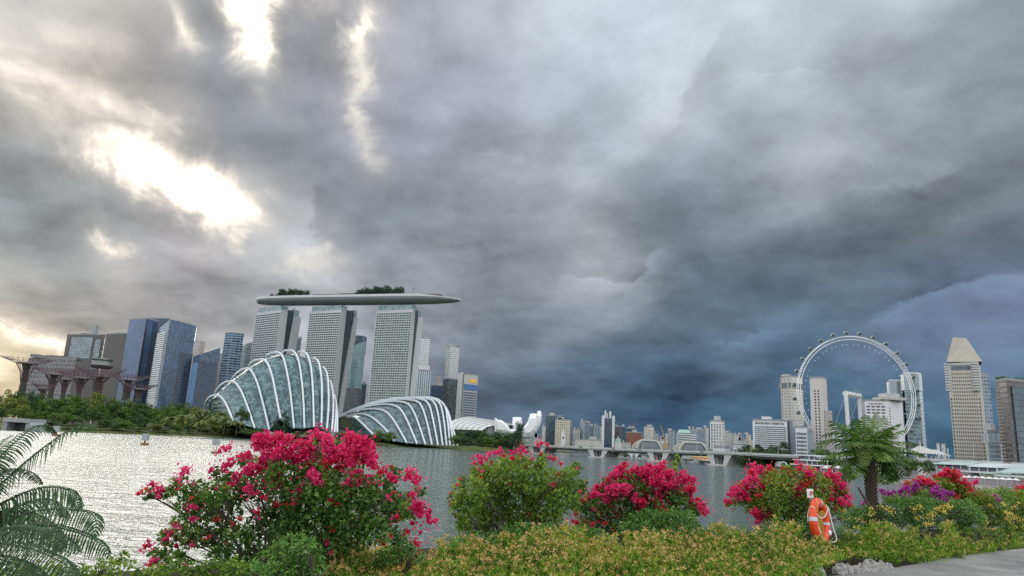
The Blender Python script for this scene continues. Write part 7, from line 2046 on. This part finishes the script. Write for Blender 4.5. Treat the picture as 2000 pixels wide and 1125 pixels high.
def right_palm():
    Y = 15.0
    c = P(1697, 905, Y); b = P(1704, 1000, Y); g = gz(b.x, b.y)
    t = thing('cycad_palm', 'stout palm with a dark scaly trunk and a full crown of arching fronds', 'palm', (b.x, b.y, g))
    M_SC = mat('scaly_trunk', (.045, .035, .028), .9, var=.5, scale=9, bump=.6)
    mb = MB(); n = 16; zt = c.z + .05
    prof_ = [(.16, g - .2), (.13, g + .4), (.092, c.z - .75), (.098, c.z - .45), (.115, c.z - .15), (.085, zt)]
    mb.lathe(prof_, (b.x, b.y), n); mb.build('trunk', M_SC, t)
    sc = MB(); r_ = random.Random(3)
    for k in range(330):
        z = g + .2 + (c.z - .05 - g - .2) * k / 330; a = k * 2.39996
        R = float(np.interp(z, [q[1] for q in prof_], [q[0] for q in prof_]))
        o = Vector((b.x + R * math.cos(a), b.y + R * math.sin(a), z)); rd = Vector((math.cos(a), math.sin(a), 0)); tg = Vector((-math.sin(a), math.cos(a), 0))
        sc.face([o - tg * .035, o + tg * .035, o + rd * .04 + Vector((0, 0, .05)) + tg * .012, o + rd * .04 + Vector((0, 0, .05)) - tg * .012])
    sc.build('leaf_scars', mat('leaf_scar', (.13, .10, .075), .9, var=.4, scale=10), t)
    tips = [((1588,886),(1625,862),15,.0),((1605,852),(1640,850),15.6,0),((1622,822),(1650,850),14.6,0),((1640,826),(1664,850),15.5,0),((1672,818),(1682,850),14.4,0),((1690,812),(1690,850),15.6,0),((1712,806),(1704,850),15.0,0),((1726,815),(1712,850),15.8,0),
            ((1768,840),(1735,860),15.0,0),((1758,828),(1728,852),14.5,0),((1790,868),(1745,868),15.6,0),((1806,892),(1755,878),15.0,0),((1800,910),(1755,892),15.8,0),((1770,928),(1740,898),15.6,0),((1745,938),(1728,905),15.2,0),
            ((1608,930),(1640,905),15.3,0),((1645,940),(1662,912),15.4,0),((1600,905),(1645,888),16.0,0),((1620,895),(1655,885),14.2,0),((1660,935),(1672,905),14.4,0),((1725,900),(1712,880),13.9,0),((1752,880),(1725,872),14.1,0),((1655,870),(1675,868),14.0,0),((1780,900),(1740,885),14.4,0),((1740,835),(1715,860),14.2,0),
            ((1636,876),(1662,872),14.3,0),((1710,870),(1702,872),13.8,0),((1812,925),(1765,900),15.9,0),((1730,945),(1716,905),15.7,0),((1675,835),(1685,860),16.0,0),((1590,868),(1640,862),15.4,0),((1765,905),(1732,885),14.3,0)]
    for k, ((tx, ty), (mx, my), y1, _) in enumerate(tips):
        m_, e = P(mx, my - 4, (Y + y1) / 2), P(tx, ty, y1)
        frond(t, [c, c.lerp(m_, .55) + Vector((0, 0, .08)), m_, m_.lerp(e, .6) + Vector((0, 0, .03)), e], S(34, Y), PALM2, nl=21, droop=.55, width=.048, rach=.014, vee=.25, seed=50 + k, taper=.25)
    NEW = leafmat('young_palm_leaf', [(.1, (.11, .17, .04)), (.5, (.20, .27, .09)), (.9, (.32, .38, .16))], .3, .4, 2)
    for k, (tx, mx, y1) in enumerate(((1686, 1688, 14.2), (1693, 1692, 14.1), (1682, 1685, 14.3))):
        m_, e = P(mx, 868, 14.45), P(tx, 908, y1)
        frond(t, [c, m_, e], S(18, Y), NEW, nl=22, droop=.6, width=.024, rach=.012, vee=.1, seed=90 + k, name='young_frond')
    # a dead stick leaning at its foot
    s = thing('dry_stick', 'bare grey stick leaning by the palm trunk', 'stick', tuple(P(1690, 985, 14.6)))
    MB().tube([P(1676, 952, 14.6), P(1684, 966, 14.55), P(1700, 990, 14.5)], [.018, .022, .03], 6).build('stem', M_STEM, s)
right_palm()

# ------------------------------------------------------------------ lifebuoy on its post
def lifebuoy():
    Y = 11.6
    c = P(1601, 1019, Y); g = gz(c.x, c.y)
    M_OR = mat('orange_shell', (.74, .06, .012), .38, var=.08, scale=9)
    M_RF = mat('reflective_tape', (.55, .57, .60), .35, var=.08, scale=20)
    M_RW = mat('white_rope', (.74, .71, .64), .8, var=.12, scale=60, bump=.4)
    M_RY = mat('yellow_rope', (.50, .33, .06), .8, var=.2, scale=60, bump=.4)
    M_POST = mat('post_metal', (.30, .31, .32), .45, .5)
    post = thing('lifebuoy_post', 'metal post carrying a small white numbered plate above the lifebuoy', 'post', (c.x, c.y + .16, g))
    ptop = P(1583, 958, Y + .14)
    MB().tube([(c.x - .03, c.y + .16, g - .1), (c.x - .05, c.y + .15, c.z + .1), (ptop.x, ptop.y, ptop.z)], .025, 8).build('pole', M_POST, post)
    MB().tube([(c.x - .05, c.y + .16, c.z + .24), (c.x - .02, c.y + .0, c.z + .25), (c.x - .02, c.y - .02, c.z + .29)], .014, 6).build('hook', M_POST, post)
    # plate leans a little, like the rest of the stand
    ax = (rt * math.cos(math.radians(2)) + up * math.sin(math.radians(2))); ax = Vector((ax.x, 0.05, ax.z - .06)).normalized(); ay = Vector((-.06, .02, 1)).normalized(); ay = (ay - ax * ay.dot(ax)).normalized(); az = ax.cross(ay)
    o = P(1576.5, 972, Y + .05); w_, h_ = S(12.5, Y), S(16, Y)
    pl = link('number_plate', MB().box((0, 0, 0), (w_, h_, .006), (ax, ay, az), o).mesh('number_plate', mat('plate_white', (.78, .77, .76), .45, var=.04), ORG[post.name]), post)
    sign(pl, '89', o + ax * w_ * .2 + ay * h_ * .22 + az * .002, ax, ay, (w_ * .6, h_ * .56), mat('plate_digits', (.22, .03, .03), .5), 'digits', .002)
    # ring: an ellipse in view because it hangs turned to the side
    R, r = .292, .072
    yaw = math.radians(49)
    hx = Vector((math.cos(yaw), math.sin(yaw), -.045)).normalized(); hz = Vector((-.05, .05, 1)).normalized(); hn = hx.cross(hz)
    b = thing('lifebuoy', 'orange lifebuoy with grey reflective bands and looped white rope hung on a post', 'lifebuoy', tuple(c))
    def tp(a, rr_, phi, sq=.85):
        rad = hx * math.sin(a) + hz * math.cos(a)
        return c + rad * (R + rr_ * math.cos(phi)) + hn * (rr_ * sq * math.sin(phi))
    def torus(a0, a1, rr_, n, mtl, name):
        mb = MB(); rows = [[tp(a0 + (a1 - a0) * i / n, rr_, 2 * math.pi * j / 16) for j in range(16)] for i in range(n + 1)]
        mb.loft(rows, closed=True, flip=True); return mb.build(name, mtl, b, smooth=True)
    torus(0, 2 * math.pi, r, 64, M_OR, 'ring')
    for k in range(4):
        a = math.pi / 2 * k + .12 + (0 if k else .0)
        torus(a - .085, a + .085, r * 1.035, 6, M_RF, 'reflective_band')
    # grab line fixed at four points, hanging slack
    def rope(pts, rad, mtl, name): MB().tube(spline(pts, 40), rad, 6).build(name, mtl, b, smooth=True)
    fr = -.075
    def q(px, py, y=None): return P(px, py, Y - .22 if y is None else y)
    rope([q(1583,990), q(1590,991), q(1593,998), q(1595,1010), q(1598,1026), q(1603,1040), q(1606,1050)], .0085, M_RW, 'grab_line')
    rope([q(1593,996), q(1597,1006), q(1603,1011), q(1610,1010), q(1615,1001), q(1617,993), q(1613,987)], .0085, M_RW, 'grab_line')
    rope([q(1613,987), q(1618,994), q(1622,1010), q(1627,1030), q(1632,1045), q(1634,1054), q(1629,1059), q(1623,1057)], .0085, M_RW, 'grab_line')
    rope([q(1581,992,Y - .1), q(1578,1005,Y - .1), q(1578,1020,Y - .1)], .007, M_RW, 'grab_line')
    rope([q(1594,973,Y - .12), q(1596,980), q(1596,992), q(1597,1000)], .008, M_RY, 'throw_line')
    for k in range(7):
        x = 1598 + k * 1.4
        rope([q(x, 1000 + rnd.uniform(-3, 3), Y + .0), q(x + rnd.uniform(-1, 1), 1020, Y - .03), q(x + 2 + rnd.uniform(-1, 1), 1048, Y)], .008, M_RY, 'throw_line')
    rope([q(1600,1004,Y - .05), q(1605,999,Y - .06), q(1609,1003,Y - .06), q(1607,1012,Y - .05)], .012, M_RY, 'throw_line')
    mb = MB(); e = q(1621, 1041)
    mb.lathe([(.002, e.z - .045), (.02, e.z - .03), (.026, e.z), (.02, e.z + .03), (.002, e.z + .045)], (e.x, e.y), 12); mb.build('line_float', mat('float_white', (.8, .8, .78), .4), b, smooth=True)
lifebuoy()

# ------------------------------------------------------------------ pale stones edging the bed
M_STONEG = mat('pale_stone', (.33, .32, .30), .9, var=.35, scale=5, bump=.5)
ST = [(1600,1122,20),(1641,1117,20),(1657,1116,17),(1670,1115,15),(1684,1114,17),(1702,1112,23),(1721,1110,19),(1736,1108,12)]
STL = ['stone half hidden by the hedge, leftmost of the pale edging stones', 'broad pale stone, first of the tight row beside the path', 'pale upright stone, second of the tight row beside the path', 'narrow pale stone, third of the tight row beside the path',
       'rounded pale stone, fourth of the tight row beside the path', 'largest pale stone, fifth of the tight row beside the path', 'tall pale stone, sixth of the tight row beside the path', 'small stone at the right end of the row, under the hedge']
for i, (px, py, w_) in enumerate(ST):
    c = G(px, py + 4, 4.4); s = S(w_, c.y) / 2 * 1.12
    t = thing('edging_stone', STL[i], 'stone', (c.x, c.y, 4.4), 'pale stones edging the bed')
    r_ = random.Random(40 + i); ph = [r_.uniform(0, 6.28) for _ in range(6)]
    mb = MB(); rows = []
    for a in np.linspace(-.5, 1.5, 9):
        row = []
        for b_ in np.linspace(0, 6.28318, 15)[:-1]:
            k = 1 + .12 * math.sin(2 * b_ + ph[0]) + .10 * math.sin(3 * b_ + ph[1] + a * 2) + .08 * math.sin(5 * b_ + ph[2] - 3 * a)
            row.append(Vector((c.x + s * 1.05 * k * math.cos(a) * math.cos(b_), c.y + s * .8 * k * math.cos(a) * math.sin(b_), 4.4 + s * 1.25 * (math.sin(a) + .2) * k)))
        rows.append([q + Vector((r_.uniform(-1, 1), r_.uniform(-1, 1), r_.uniform(-1, 1))) * s * .13 for q in row])
    mb.loft(rows, closed=True); mb.face(rows[-1]); mb.build('rock', M_STONEG, t, smooth=False)
